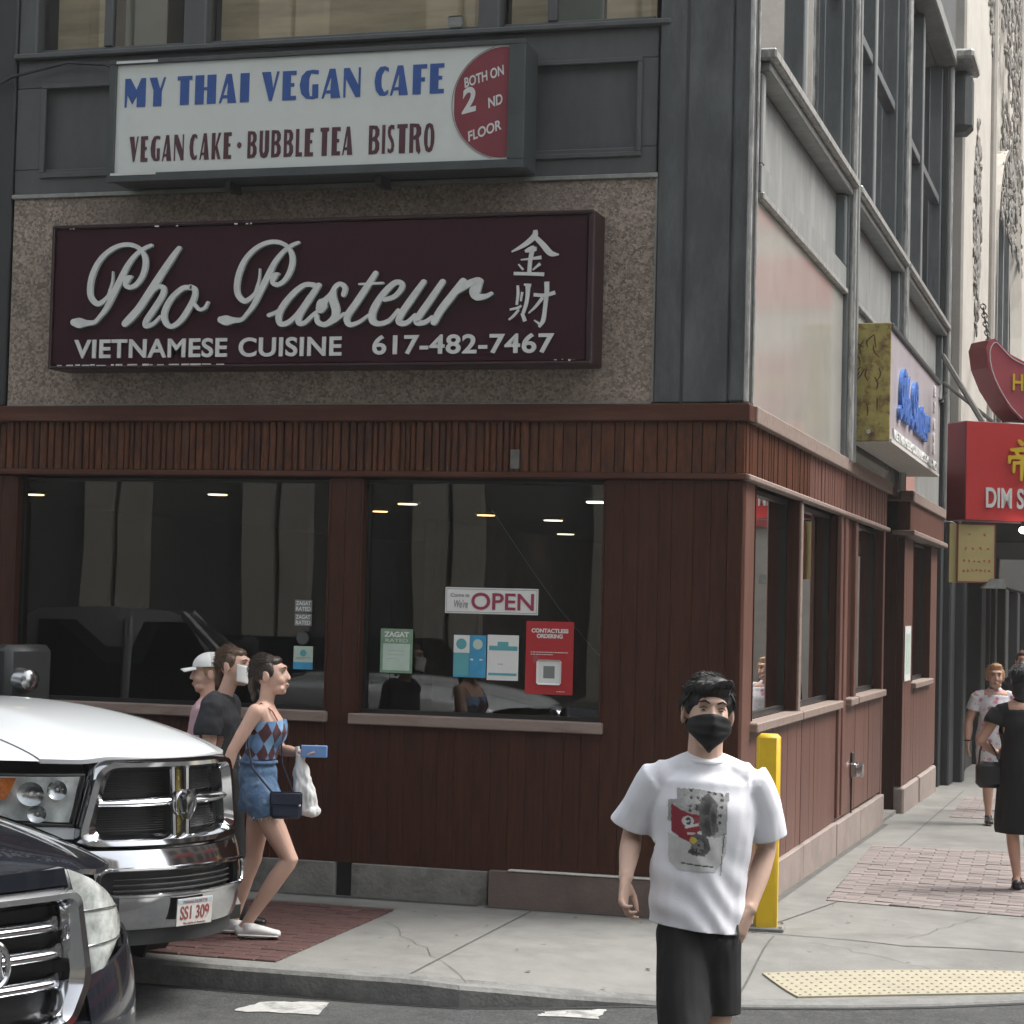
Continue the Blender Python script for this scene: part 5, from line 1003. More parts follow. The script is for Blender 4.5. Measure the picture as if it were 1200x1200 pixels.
for s_ in (-1, 1):
    bm = B(); tube(bm, [(cowl(.88)-.03, s_*.89, 1.17), (-2.95, s_*.68, 1.84)], .032, 6); obj('screen_pillar', bm, M['truckwhite'], tr, smooth=True)
    bm = B(); slab(bm, lambda u, v: Vector((-2.5-u*.4*v*.9 if u < .5 else -3.9, s_*(.905-.22*v), 1.2+.58*v)) if False else Vector((-2.55-.36*v+u*(-1.45+.36*v), s_*(.912-.22*v), 1.2+.58*v)), 4, 4, (0,.008,0)); obj('side_window', bm, CARGLASS, tr, smooth=True)
    bm = B(); tube(bm, [(-3.35, s_*.92, 1.18), (-3.35, s_*.71, 1.80)], .035, 6); obj('door_pillar', bm, M['truckwhite'], tr)
    # tow mirror
    mr = tag(bpy.data.objects.new('side_mirror', None)); COL.objects.link(mr); mr.parent = tr; mr.location = (-2.48, s_*1.20, 1.43); mr.scale = (1, 1.2, 1.05)
    obj('mirror_housing', bx(-.10,.05,-.16,.16,-.20,.22,.035), M['plastic'], mr, smooth=True); bm = B(); cyl(bm, (.03,-.06,.03), .075, .09, 18, 'x', r2=.062); ball(bm, (.12,-.06,.03), (.03,.062,.062), 14, 8); obj('mirror_lamp', bm, M['chromedull'], mr, smooth=True); obj('mirror_arm', bx(-.03,.02,-.36 if s_ > 0 else .0,.0 if s_ > 0 else .36,-.14,-.08,.01), M['plastic'], mr)
for y_, a_ in ((-.45,.5),(.30,.5)):
    bm = B(); p0 = Vector((cowl(y_)-.02, y_, 1.225)); tube(bm, [p0, p0+Vector((-.12,.25,.05)), p0+Vector((-.2,.5,.09))], .010, 5); obj('wiper', bm, M['plastic'], tr)
bm = B(); slab(bm, lambda u, v: Vector((cowl((v-.5)*1.7)+.03-.12*u, (v-.5)*1.7, 1.195-.02*abs(v-.5)*2+.01*u)), 2, 12, (0,0,-.02)); obj('cowl_panel', bm, M['plastic'], tr)
wheel(tr, -1.22, -.80, .40, .27, -1); wheel(tr, -1.22, .80, .40, .27, 1); wheel(tr, -4.4, -.80, .40, .27, -1); wheel(tr, -4.4, .80, .40, .27, 1)
for s_ in (-1, 1):
    bm = B(); tube(bm, [(-1.22+.5*cos(a), s_*.955, .40+.5*sin(a)) for a in np.linspace(-.1, pi+.1, 20)], .022, 6); obj('wheel_arch_trim', bm, M['plastic'], tr, smooth=True)
bm = B(); cyl(bm, (-1.22,-.60,.40), .49, .02, 20, 'y'); obj('wheel_well', bm, M['black'], tr); bm = B(); cyl(bm, (-1.22,.60,.40), .49, .02, 20, 'y'); obj('wheel_well', bm, M['black'], tr)
# ================= dark SUV nearer the camera
sv = thing('dark_suv', 'black SUV with a chrome framed three bar grille at the lower left corner', 'car', (-1.48, -6.02, -.12), radians(-22))
S = Front(.22, .38, .10, .7)
def shood(x, y):
    d = -x; t = max(0, min(1, (d-.02)/1.2)); c = .985+.16*(1-(1-t)**2); return c-.05*(abs(y)/.9)**2-.12*max(0, abs(y)-.72)**1.2*3-.05*math.exp(-max(0,d)/.05)+(.012 if abs(y) < .5 else .012*max(0, 1-(abs(y)-.5)/.06))
bm = B(); slab(bm, lambda u, v: (lambda y: (lambda xf: Vector((xf+(-1.35-.25*(y/.9)**2-xf)*u**1.2, y, shood((xf+(-1.35-xf)*u**1.2)-S.x(y,.95)*.8, y))))(S.x(y,.95)-.02))(-.74+1.48*v), 28, 36, (0,0,-.02)); obj('hood', bm, M['navy'], sv, smooth=True)
for s_ in (-1, 1):
    bm = B()
    def sf2(u, v, s_=s_):
        xf = S.x(.93,.8)-.01
        if v < .3:
            y = .745+(.90-.745)*(v/.3); x0 = S.x(y,.95)-.06-.08*(v/.3); x = x0+(-1.7-x0)*u; return Vector((x, s_*y, shood(x-S.x(y,.95)*.8, y)-.004))
        t = (v-.3)/.7; x0 = S.x(.90,.95)-.14+.06*min(1,t*3); xa = x0+(-1.7-x0)*u; z0 = shood(xa-S.x(.9,.95)*.8, .9)-.004; zb = .28
        x = xa+.0; cx, rr = -.98, .42
        if abs(x-cx) < rr: zb = max(zb, .36+sqrt(max(0, rr*rr-(x-cx)**2)))
        return Vector((x, s_*(.90+.05*sin(min(1,t*1.5)*pi/2)), z0+(zb-z0)*t))
    grid(bm, sf2, 36, 20); obj('fender', bm, M['navy'], sv, smooth='all')
    hc = [(s_*.44,.535),(s_*.80,.70),(s_*.72,.905),(s_*.40,.965)]
    hc2 = [(s_*.435,.58),(s_*.64,.66),(s_*.64,.91),(s_*.335,.985)]
    def lampf(u, v, off, s_=s_):
        t = 1-v; yi = .330+.105*t; zi = .985-.40*t; w = .045+.250*sin(pi*min(1, t*.80+.16))**.8*(1-.72*max(0, t-.55)/.45)
        yy = yi+w*u; zz = zi-.055*u*(1-t)-.02*u; return S.p(s_*yy, zz, off*sin(pi*(.08+.84*u))**.4*(.35+.65*sin(pi*(.06+.88*v))**.4))
    bm = B(); slab(bm, lambda u, v: lampf(u, v, .030), 16, 16, (-.03,0,0)); h = obj('headlight', bm, M['reflector'], sv, smooth=True)
    bm = B(); slab(bm, lambda u, v: lampf(u, v, .060), 20, 20, (-.004,0,0)); obj('lens', bm, mat('milky_lens', (.50,.53,.51), .16, metal=.15, var=.5, vscale=11, coat=1), h, smooth=True)
    for t0 in (.30,.62): bm = B(); tube(bm, [lampf(u, t0+.12*u, .0625) for u in np.linspace(.04,.94,10)], .0035, 6); obj('lens_rib', bm, M['chromedull'], h, smooth=True)
    # bumper corner below the lamp
    bm = B(); 
    def bc(u, v, s_=s_): y = .36+.57*u; z = .26+(.34+.09*u)*v; return S.p(s_*y, z, .015+.07*sin(pi*min(1,.15+.7*v))**.8*(1-.35*u))
    slab(bm, bc, 18, 14, (-.02,0,0)); obj('bumper_corner', bm, M['navy'], sv, smooth=True)
bm = B(); quadpatch(bm, S, [(-.36,.26),(.36,.26),(.36,.46),(-.36,.46)], .05, .03, 14, 4, lambda u, v: .05+.05*sin(pi*(.2+.6*v))); obj('bumper_centre', bm, M['navy'], sv, smooth=True)
bm = B(); quadpatch(bm, S, [(-.38,.46),(.38,.46),(.37,.93),(-.37,.93)], -.05, .03, 12, 5); obj('grille_core', bm, M['black'], sv)
so = [(-.30,.44),(.30,.44),(.405,.60),(.355,.925),(-.355,.925),(-.405,.60)]; si = [(-.25,.490),(.25,.490),(.325,.61),(.305,.868),(-.305,.868),(-.325,.61)]
obj('grille_surround', ringband(S, so, si, .03, .075, .03, .05, .04), M['chrome'], sv, smooth=True)
bm = B(); quadpatch(bm, S, [(-.335,.930),(.335,.930),(.32,.99),(-.32,.99)], .02, .04, 12, 3); obj('hood_lip', bm, M['navy'], sv, smooth=True)
for z_, yy in ((.795,.295),(.70,.31),(.60,.29)):
    bm = B(); quadpatch(bm, S, [(-yy,z_-.028),(yy,z_-.028),(yy,z_+.028),(-yy,z_+.028)], .0, .03, 22, 8, lambda u, v: .0+.045*sin(pi*v)**.7*min(1, 8*u+.15, 8*(1-u)+.15)); obj('grille_bar', bm, M['chrome'], sv, smooth=True)
bm = B(); tube(bm, [S.p(-.055+.062*cos(a), .70+.075*sin(a), .070) for a in np.linspace(0, 2*pi, 29)[:-1]], .011, 6, closed=True); obj('badge_ring', bm, M['chrome'], sv, smooth=True)
for s_ in (-1, 1): bm = B(); tube(bm, [S.p(-.055+s_*.032, .745, .07), S.p(-.055+s_*.024, .70, .07), S.p(-.055+s_*.034, .655, .07)], .011, 6); obj('badge_stem', bm, M['chrome'], sv, smooth=True)
bm = B(); tube(bm, [S.p(-.079,.70,.07), S.p(-.031,.70,.07)], .010, 6); obj('badge_stem', bm, M['chrome'], sv, smooth=True)
bm = B(); prism(bm, [(-.35,.25),(-.35,.80),(-1.6,.95),(-1.6,.25)], -.86, .86, 'y'); obj('engine_bay', bm, M['black'], sv)
obj('body_side', bx(-4.7,-1.7,-.95,.95,.28,1.02,.05), M['navy'], sv, smooth=True)
bm = B(); RR = [[bm.verts.new(p) for p in r] for r in (cabring(-1.75,1.0,1.04,.88,.84), cabring(-2.4,1.0,1.66,.88,.66), cabring(-4.3,1.0,1.66,.88,.66), cabring(-4.6,1.0,1.1,.88,.84))]
for a, b in zip(RR, RR[1:]):
    for k in range(4): bm.faces.new((a[k], a[(k+1)%4], b[(k+1)%4], b[k]))
bm.faces.new(RR[0]); bm.faces.new(RR[-1]); obj('cabin', bm, mat('dark_car_glass', (.01,.012,.014), .06, var=0, coat=1), sv, smooth=True)
bm = B(); slab(bm, lambda u, v: Vector((-2.4-1.9*u, -.66+1.32*v, 1.665+.02*sin(pi*v))), 4, 6, (0,0,-.02)); obj('roof', bm, M['navy'], sv, smooth=True)
for y_ in (-.80, .80):
    for x_ in (-.98, -3.75): wheel(sv, x_, y_, .36, .24, 1 if y_ > 0 else -1)
# ---------------------------------------------------------------- people: local frame x = picture right, y = away, z up
SKIN = lambda name, c: mat(name, c, .52, var=.06, vscale=14, dirt=(c[0]*.95, c[1]*.78, c[2]*.74), dscale=7, damt=.35, spec=.4)
def limb(bm, pts, rad, seg=14, flat=None, lat=None):
    """tapered round-ended tube; rad per point either r or (r along lat, r across)"""
    P = [Vector(p) for p in pts]; R = [(r, r) if not isinstance(r, (tuple, list)) else r for r in rad]
    Q = []; RR = []
    a, b = P[0], P[1]; d = (P[0]-P[1]).normalized()
    m = lambda r: sum(r)/2
    for t in (.92, .7, .35): Q.append(P[0]+d*min(R[0])*t*.9); k = sqrt(1-t*t); RR.append((R[0][0]*k, R[0][1]*k))
    n = 5
    for i in range(len(P)-1):
        for k in range(n): t = k/n; Q.append(P[i].lerp(P[i+1], t)); tt = t*t*(3-2*t); RR.append(tuple(R[i][j]*(1-tt)+R[i+1][j]*tt for j in (0,1)))
    Q.append(P[-1]); RR.append(R[-1]); d = (P[-1]-P[-2]).normalized()
    for t in (.35, .7, .92): Q.append(P[-1]+d*min(R[-1])*t*.9); k = sqrt(1-t*t); RR.append((R[-1][0]*k, R[-1][1]*k))
    rings = []
    for i, p in enumerate(Q):
        t = (Q[min(len(Q)-1,i+1)]-Q[max(0,i-1)]).normalized()
        L = Vector(lat) if lat is not None else (Vector((1,0,0)) if abs(t.x) < .9 else Vector((0,1,0)))
        e1 = (L-t*L.dot(t)).normalized(); e2 = t.cross(e1)
        rings.append([bm.verts.new(p+e1*cos(2*pi*k/seg)*RR[i][0]+e2*sin(2*pi*k/seg)*RR[i][1]) for k in range(seg)])
    for a, b in zip(rings, rings[1:]):
        for k in range(seg): bm.faces.new((a[k], a[(k+1)%seg], b[(k+1)%seg], b[k]))
    bm.faces.new(rings[0]); bm.faces.new(rings[-1])
def fuse(name, bm, voxel, m, parent, smooth_it=4, fn=None):
    bmesh.ops.recalc_face_normals(bm, faces=bm.faces[:])
    me = bpy.data.meshes.new(name); bm.to_mesh(me); bm.free(); o = bpy.data.objects.new(name, me); COL.objects.link(o)
    r = o.modifiers.new('r', 'REMESH'); r.mode = 'VOXEL'; r.voxel_size = voxel; r.adaptivity = 0
    if smooth_it: s = o.modifiers.new('s', 'SMOOTH'); s.factor = .5; s.iterations = smooth_it
    bpy.context.view_layer.update()
    m2 = bpy.data.meshes.new_from_object(o.evaluated_get(bpy.context.evaluated_depsgraph_get())); bpy.data.objects.remove(o); m2.name = name
    if fn:
        n = len(m2.vertices); co = np.empty(n*3); m2.vertices.foreach_get('co', co); no = np.empty(n*3); m2.vertices.foreach_get('normal', no)
        co = fn(co.reshape(-1,3), no.reshape(-1,3)); m2.vertices.foreach_set('co', co.ravel()); m2.update()
    m2.polygons.foreach_set('use_smooth', [True]*len(m2.polygons)); m2.materials.clear()
    return link(name, m2, m, parent)
def cut(o, planes, thick=.004):
    """trim a garment cleanly at its hems: planes of (centre, outward normal, radius)"""
    bm = bmesh.new(); bm.from_mesh(o.data)
    for c, n, r in planes:
        c, n = Vector(c), Vector(n).normalized()
        fs = [f for f in bm.faces if (f.calc_center_median()-c).length < r]; es = {e for f in fs for e in f.edges}; vs = {v for f in fs for v in f.verts}
        bmesh.ops.bisect_plane(bm, geom=list(vs)+list(es)+fs, plane_co=c, plane_no=n, clear_outer=True)
    bm.to_mesh(o.data); bm.free(); o.data.polygons.foreach_set('use_smooth', [True]*len(o.data.polygons))
    m = o.modifiers.new('cloth_thickness', 'SOLIDIFY'); m.thickness = thick; m.offset = -1; return o
def rot(yaw, pitch=0, roll=0):
    """face looks to local -y turned by yaw (positive: towards picture right), pitch nods down, roll tips to picture right"""
    return (Matrix.Rotation(yaw, 3, 'Z') @ Matrix.Rotation(pitch, 3, 'X') @ Matrix.Rotation(roll, 3, 'Y'))
def head(bm, c, R, s=1):
    c = Vector(c); E = lambda p, r, rr=None: ball(bm, c+R@(Vector(p)*s), tuple(k*s for k in r), 18, 12, R if rr is None else R@rr)
    E((0,.018,.030), (.076,.095,.088)); E((0,-.022,-.010), (.066,.074,.088)); E((0,-.040,-.072), (.044,.050,.042)); E((0,-.062,-.098), (.022,.024,.018))
    E((-.034,-.058,-.030), (.028,.030,.028)); E((.034,-.058,-.030), (.028,.030,.028)); E((0,-.072,.040), (.050,.022,.020))
    T = lambda a, b, ra, rb: limb(bm, [c+R@(Vector(a)*s), c+R@(Vector(b)*s)], [ra*s, rb*s], 10)
    T((0,-.090,.018), (0,-.107,-.022), .009, .0120); E((-.011,-.102,-.026), (.009,.011,.008)); E((.011,-.102,-.026), (.009,.011,.008))
    E((0,-.094,-.056), (.022,.010,.0055)); E((0,-.092,-.066), (.019,.011,.006)); E((-.034,-.052,-.080), (.020,.03,.02)); E((.034,-.052,-.080), (.020,.03,.02))
    for q in (-1, 1): E((q*.080,.012,-.006), (.010,.024,.036), Matrix.Rotation(q*.35, 3, 'Z')); E((q*.080,.018,.012), (.010,.018,.018), Matrix.Rotation(q*.5, 3, 'Z'))
def face_dent(c, R, s=1):
    c = np.array(c, float); Rn = np.array(R)
    def fn(co, no):
        L = (co-c)@Rn/s
        for q in (-1, 1):
            d = (L[:,0]-q*.031)**2/.016**2+(L[:,2]-.016)**2/.011**2+(L[:,1]+.085)**2/.04**2
            co -= (Rn@np.array([0,-1,0]))[None,:]*(.010*s*np.exp(-d))[:,None]
        return co
    return fn
def face_parts(parent, c, R, s=1, brow=(.02,.015,.012), squint=.4, lips=(.33,.12,.10)):
    c = Vector(c); P = lambda p: c+R@(Vector(p)*s)
    ew = mat('eye_white', (.42,.38,.36), .3, var=0); ei = mat('eye_dark', (.012,.009,.007), .15, var=0); bmm = mat('brow_%.3f' % brow[0], brow, .8, var=.1)
    for q in (-1, 1):
        bm = B(); ball(bm, P((q*.031,-.0790,.015)), (.0110*s,.0085*s,.0068*s*squint*2), 12, 8, R); e = obj('eye', bm, ew, parent, smooth=True)
        bm = B(); ball(bm, P((q*.031,-.0838,.015)), (.0056*s,.0045*s,.0060*s*min(1,squint*2)), 10, 8, R); obj('iris', bm, ei, e, smooth=True)
        bm = B(); limb(bm, [P((q*.018,-.0855,.0205+.002*squint)), P((q*.031,-.0885,.0235+.004*squint)), P((q*.045,-.080,.0195))], [.0012*s,.0020*s,.0013*s], 8); obj('eyelid', bm, ei, e, smooth=True)
        bm = B(); limb(bm, [P((q*.014,-.0945,.038)), P((q*.030,-.0935,.045)), P((q*.050,-.078,.039))], [(.002*s,.0032*s),(.003*s,.0036*s),(.0015*s,.002*s)], 8); obj('eyebrow', bm, bmm, parent, smooth=True)
    if lips: bm = B(); ball(bm, P((0,-.0965,-.0605)), (.0215*s,.0070*s,.0066*s), 12, 8, R); obj('lips', bm, mat('lips_%.2f' % lips[0], lips, .45, var=.1), parent, smooth=True)
def hand(bm, w, d, pn, side, s=1, curl=.5, spread=.10, grip=0):
    """w wrist, d direction of the fingers, pn palm normal (palm faces it), side +1/-1 puts the thumb"""
    w, d, pn = Vector(w), Vector(d).normalized(), Vector(pn); pn = (pn-d*pn.dot(d)).normalized(); a = d.cross(pn)*side
    limb(bm, [w-d*.01*s, w+d*.035*s, w+d*.088*s], [(.024*s,.019*s),(.036*s,.016*s),(.040*s,.013*s)], 14, lat=a)
    for k, (off, ln) in enumerate(((.029,.070),(.0105,.079),(-.0085,.073),(-.0265,.058))):
        base = w+d*(.086-.004*abs(k-1))*s+a*off*s; dd = (d+a*spread*(1.5-k)*.6).normalized(); c = curl*(1+.12*k); pts = [base-dd*.012*s]; ang = 0; p = base
        for q, fr in enumerate((.45,.30,.25)):
            pts.append(p); ang += c*(.45,.85,.65)[q]; v = dd*cos(ang)+pn*sin(ang); p = p+v*ln*fr*s
        pts.append(p); limb(bm, pts, [.0092*s,.0092*s,.0084*s,.0078*s,.0062*s], 10)
    b = w+d*.022*s+a*.026*s+pn*.004*s; t1 = (d*.62+a*.62+pn*(.35+.3*grip)).normalized(); t2 = (d*.92+a*(.12-.4*grip)+pn*(.30+.4*grip)).normalized()
    p1 = b+t1*.040*s; p2 = p1+t2*.028*s; p3 = p2+t2*.022*s; limb(bm, [b-t1*.01*s, b, p1, p2, p3], [.013*s,.0145*s,.0110*s,.0098*s,.0070*s], 10)
def arm(bm, S, E, W, s=1, k=1): limb(bm, [S, Vector(S).lerp(Vector(E), .5), E, Vector(E).lerp(Vector(W), .35), W], [.050*s*k,.043*s*k,.036*s*k,.038*s*k,(.026*s,.021*s)], 14)
def leg(bm, H, K, A, s=1, k=1, bend=(0,1,0)):
    H, K, A = Vector(H), Vector(K), Vector(A); b = Vector(bend)
    limb(bm, [H, H.lerp(K, .45), K, K.lerp(A, .30)+b*.012*s, A], [.090*s*k,.073*s*k,.052*s*k,.053*s*k,.034*s], 16)
def foot(bm, A, T, s=1):
    A, T = Vector(A), Vector(T); d = (T-A); d.z = 0; d.normalize(); h = A-d*.045*s; h.z = T.z+.008
    limb(bm, [A, h+Vector((0,0,.025*s))], [.034*s,.034*s], 12); limb(bm, [h+Vector((0,0,.018*s)), h.lerp(T, .6)+Vector((0,0,.02*s)), T+Vector((0,0,.004))], [(.032*s,.028*s),(.040*s,.026*s),(.036*s,.015*s)], 14, lat=d.cross(Vector((0,0,1))))
def shoe(name, A, T, m, parent, s=1, sole=None, low=True):
    A, T = Vector(A), Vector(T); d = (T-A); d.z = 0; d.normalize(); lat = d.cross(Vector((0,0,1))); z0 = T.z; h = A-d*.055*s; h.z = z0
    up = (A-Vector((A.x, A.y, z0))).length
    bm = B(); limb(bm, [h+Vector((0,0,.034*s)), h.lerp(T,.5)+Vector((0,0,.036*s)), T+Vector((0,0,.020*s))], [(.036*s,.036*s),(.044*s,.034*s),(.040*s,.022*s)], 16, lat=lat)
    limb(bm, [h+d*.05*s+Vector((0,0,.05*s)), h+d*.05*s+Vector((0,0,(.065 if low else .09)*s))], [.041*s,.040*s], 14)
    o = fuse(name, bm, .005, m, parent, 3)
    bm = B(); limb(bm, [h+Vector((0,0,.010*s)), h.lerp(T,.5)+Vector((0,0,.010*s)), T+Vector((0,0,.008*s))], [(.040*s,.012*s),(.047*s,.011*s),(.043*s,.010*s)], 16, lat=lat); obj('sole', bm, sole or m, o, smooth=True); return o
def wrinkle(sc, amp, st=(1,1,1), seed=0, mask=None):
    def fn(co, no):
        d = np.array([noise.noise(Vector((p[0]*st[0]*sc+seed, p[1]*st[1]*sc, p[2]*st[2]*sc)))+.5*noise.noise(Vector((p[0]*st[0]*sc*2.3, p[1]*st[1]*sc*2.3+seed, p[2]*st[2]*sc*2.3))) for p in co])
        if mask is not None: d = d*mask(co)
        return co+no*(d*amp)[:,None]
    return fn
def locks(name, c, R, s, m, parent, n, region, flow, ln=.05, r=.005, lift=.3, rad=(.083,.102,.096), off=(0,.016,.030), seed=1, grav=0):
    """short tapering locks over the skull; region(th, el)->bool, flow(direction)->local vector"""
    rg = random.Random(seed); bm = B(); c = Vector(c); k = 0
    while k < n:
        v = Vector((rg.gauss(0,1), rg.gauss(0,1), rg.gauss(0,1))).normalized()
        if not region(v): continue
        k += 1; p = Vector((v.x*rad[0], v.y*rad[1], v.z*rad[2]))+Vector(off); f = flow(v)+Vector((rg.uniform(-.16,.16), rg.uniform(-.16,.16), rg.uniform(-.12,.12))); t = (f-v*f.dot(v)).normalized(); L = ln*rg.uniform(.6,1.25); pts = []
        for q in range(5):
            pts.append(c+R@(p*s)); dirn = (t*(1-lift*(1-q/4))+v*lift*(1-q/3.)+Vector((0,0,-grav*q))).normalized(); p = p+dirn*L/4
        tube(bm, pts, [r*s*a for a in (.8,1.1,1,.7,.2)], 5, cap=True)
    return obj(name, bm, m, parent, smooth='all')
def attr_mat(name, rough=.75):
    m = bpy.data.materials.new(name); m.use_nodes = True; n = m.node_tree.nodes; a = n.new('ShaderNodeAttribute'); a.attribute_name = 'print'; m.node_tree.links.new(a.outputs['Color'], n['Principled BSDF'].inputs['Base Color']); n['Principled BSDF'].inputs['Roughness'].default_value = rough; return m
def person(name_label, loc, cat='person', group=None):
    return thing('person', name_label, cat, loc, radians(16.5), group)
# ================= the young man walking towards the camera
mn = person('young man in a white printed T-shirt, black shorts and black face mask walking forward', (.901, -5.566, -.12))
skm = SKIN('skin_light', (.60,.41,.32)); HC = (-.022, -.005, 1.612); RM = rot(radians(5), radians(-2), radians(5)); hs_ = .97
bm = B(); head(bm, HC, RM, hs_)
limb(bm, [(-.026,.022,1.40),(-.026,.018,1.50),(-.022,.018,1.57)], [(.070,.062),(.058,.056),(.058,.058)])
limb(bm, [(-.04,.02,.92),(-.035,.02,1.10),(-.028,.02,1.28),(-.026,.02,1.40)], [(.108,.085),(.115,.085),(.14,.095),(.12,.07)], 16)
SL, EL, WL = (-.188,.015,1.395), (-.256,.105,1.205), (-.284,-.055,1.075); SR, ER, WR = (.138,.02,1.388), (.196,.11,1.165), (.128,-.01,.975)
arm(bm, SL, EL, WL, .94); arm(bm, SR, ER, WR, .94)
hand(bm, WL, (-.10,-.35,-.93), (.75,-.25,.1), -1, .98, .75, .06); hand(bm, WR, (-.38,-.12,-.9), (-.7,.6,0), 1, .95, .25)
KL, AL, TL = (-.075,-.21,.50), (-.09,-.20,.085), (-.10,-.37,.03); KR_, AR, TR = (.035,-.02,.49), (.03,.22,.14), (.035,.06,.035)
leg(bm, (-.088,.01,.86), KL, AL, 1, .80); leg(bm, (.010,.02,.86), KR_, AR, 1, .80); foot(bm, AL, TL); foot(bm, AR, TR)
body = fuse('body', bm, .0055, skm, mn, 3, face_dent(HC, RM, hs_))
face_parts(mn, HC, RM, hs_, (.018,.014,.012), .22, None)
P = lambda p: Vector(HC)+RM@(Vector(p)*hs_)
for q in (-1, 1): bm = B(); ball(bm, P((q*.0815,.006,-.004)), (.004,.010,.019), 10, 8, RM@Matrix.Rotation(q*.35,3,'Z')); obj('ear_hollow', bm, mat('ear_pink', (.55,.24,.20), .6, var=.1), body, smooth=True)
hairm = mat('black_hair', (.012,.010,.010), .55, var=.3, vscale=60, stretch=(1,1,.2))
bm = B(); ball(bm, P((0,.022,.045)), (.083*hs_,.098*hs_,.090*hs_), 20, 14, RM); ball(bm, P((.0,-.035,.092)), (.066,.056,.034), 16, 10, RM); ball(bm, P((.012,-.045,.102)), (.055,.045,.026), 16, 10, RM)
for q in (-1,1): ball(bm, P((q*.070,-.008,.040)), (.013,.030,.042), 12, 8, RM)
hr = fuse('hair', bm, .006, hairm, mn, 3, wrinkle(60, .004, (1,1,.5)))
def reg(v): return (v.z > .35 and v.y > -.45) or (v.z > .66 and v.y > -.75) or (v.y > .1 and v.z > -.35) or (abs(v.x) > .80 and v.y > -.15 and v.z > .10)
locks('hair_locks', HC, RM, hs_, hairm, hr, 1500, reg, lambda v: Vector((-.8 if v.z > .55 else -.1, -.45 if v.z > .5 else .1, -.1 if v.z > .5 else -1)), .050, .0030, .07, off=(0,.014,.036), seed=4)
bm = B(); rg = random.Random(8)
for k in range(150):
    x = -.062+.118*rg.random(); z0 = .098+rg.uniform(-.012,.012); cover = .062+.042*max(0, (x+.012)/.05)**.7 if x > -.012 else .058+.008*rg.random()
    a = Vector((x+.012, -.066-.022*cos(x*18), z0)); b_ = Vector((x-.004, -.090*cos(x*8.5)-.010, (z0+cover)/2+.012)); c_ = Vector((x-.014+rg.uniform(-.006,.006), -.096*cos(x*8.5)-.002, cover+rg.uniform(-.008,.010)))
    tube(bm, [P(a), P(a.lerp(b_,.5)+Vector((0,-.003,.003))), P(b_), P(c_)], [.0025,.0036,.0030,.0008], 5)
obj('fringe', bm, hairm, hr, smooth='all')
# mask
def mk(u, v):
    u = 2*u-1
    w = .070*(1-.05*v) if v < .45 else .070*(1-((v-.45)/.55)**2.2*.80); a = u*1.30; zt = .004-.026*abs(u)**1.6; zb = -.128+.045*abs(u)**2*(1-.2*v)
    z = zt+(zb-zt)*v; yy = .104-.012*(v-.3)**2-.020*max(0,v-.6)**1.0; w = w*1.04+.006*math.exp(-((v-.35)*4)**2); nose = .024*math.exp(-(u*4.2)**2)*math.exp(-((v-.22)*3.4)**2)
    return P((w*sin(a)*1.04, -(yy*cos(a)**.62 if cos(a) > 0 else 0)-nose-.004-.002*sin(v*26)*(1-abs(u)), z))
bm = B(); slab(bm, mk, 34, 26, RM@Vector((0,.004,0))); mask = obj('face_mask', bm, mat('mask_black', (.005,.0055,.006), .7, var=.1, bump=.15, bscale=160), mn, smooth='all')
for q in (-1, 1):
    for z in (-.024,-.075): bm = B(); tube(bm, [P((q*.066,-.030,z)), P((q*.078,-.008,(z-.01)*.6)), P((q*.084,.016,.006 if z > -.05 else -.02))], .0016, 5); obj('ear_loop', bm, MATS['mask_black'], mask)
# T-shirt
def ringwr(bm, sleeves=True):
    limb(bm, [(-.042,.02,.885),(-.040,.02,1.02),(-.036,.015,1.17),(-.030,.015,1.30),(-.028,.018,1.385),(-.027,.020,1.425)], [(.160,.128),(.158,.124),(.166,.122),(.178,.125),(.172,.105),(.115,.075)], 22)
    limb(bm, [(-.12,.018,1.400),SL,(-.222,.045,1.315),(-.260,.090,1.215)], [.055,(.064,.066),(.068,.070),(.084,.078)], 16)
    limb(bm, [(.06,.02,1.395),(.135,.02,1.392),(.170,.05,1.31),(.194,.092,1.19)], [.055,(.064,.066),(.066,.070),(.074,.074)], 16)
    limb(bm, [(-.15,.02,1.412),(-.08,.022,1.440),(-.027,.024,1.458),(.03,.022,1.440),(.10,.02,1.408)], [(.05,.046),(.05,.046),(.054,.050),(.05,.046),(.05,.046)], 14)
bm = B(); ringwr(bm)
def shirtfn(co, no):
    n1 = wrinkle(8, .010, (1.2,1,.55), 3, lambda c: np.clip((1.40-c[:,2])/.2, .25, 1))(co, no)
    # diagonal pull folds toward the pocketed hand and flared hem
    f = np.sin((co[:,0]*.8+co[:,2]*1.0)*60+2*np.sin(co[:,0]*20))*.0035*np.clip((1.22-co[:,2])/.25, 0, 1); n1 += no*f[:,None]
    return n1
whitecloth = mat('white_cotton', (.80,.81,.86), .85, var=.02, vscale=9, bump=.12, bscale=260)
shirt = fuse('t_shirt', bm, .006, whitecloth, mn, 9, shirtfn)
cut(shirt, [((-.04,.02,.912), (-.12,-.0,-1), .4), ((-.252,.083,1.236), (-.26,.28,-.92), .13), ((.190,.088,1.212), (.16,.25,-.95), .12)])
bm = B(); tube(bm, [(-.026+.066*cos(a), .016+.060*sin(a), 1.468+.012*sin(a)-.004*abs(cos(a))*0) for a in np.linspace(0, 2*pi, 33)[:-1]], .0075, 8, closed=True, flat=1.5); obj('collar', bm, whitecloth, shirt, smooth=True)
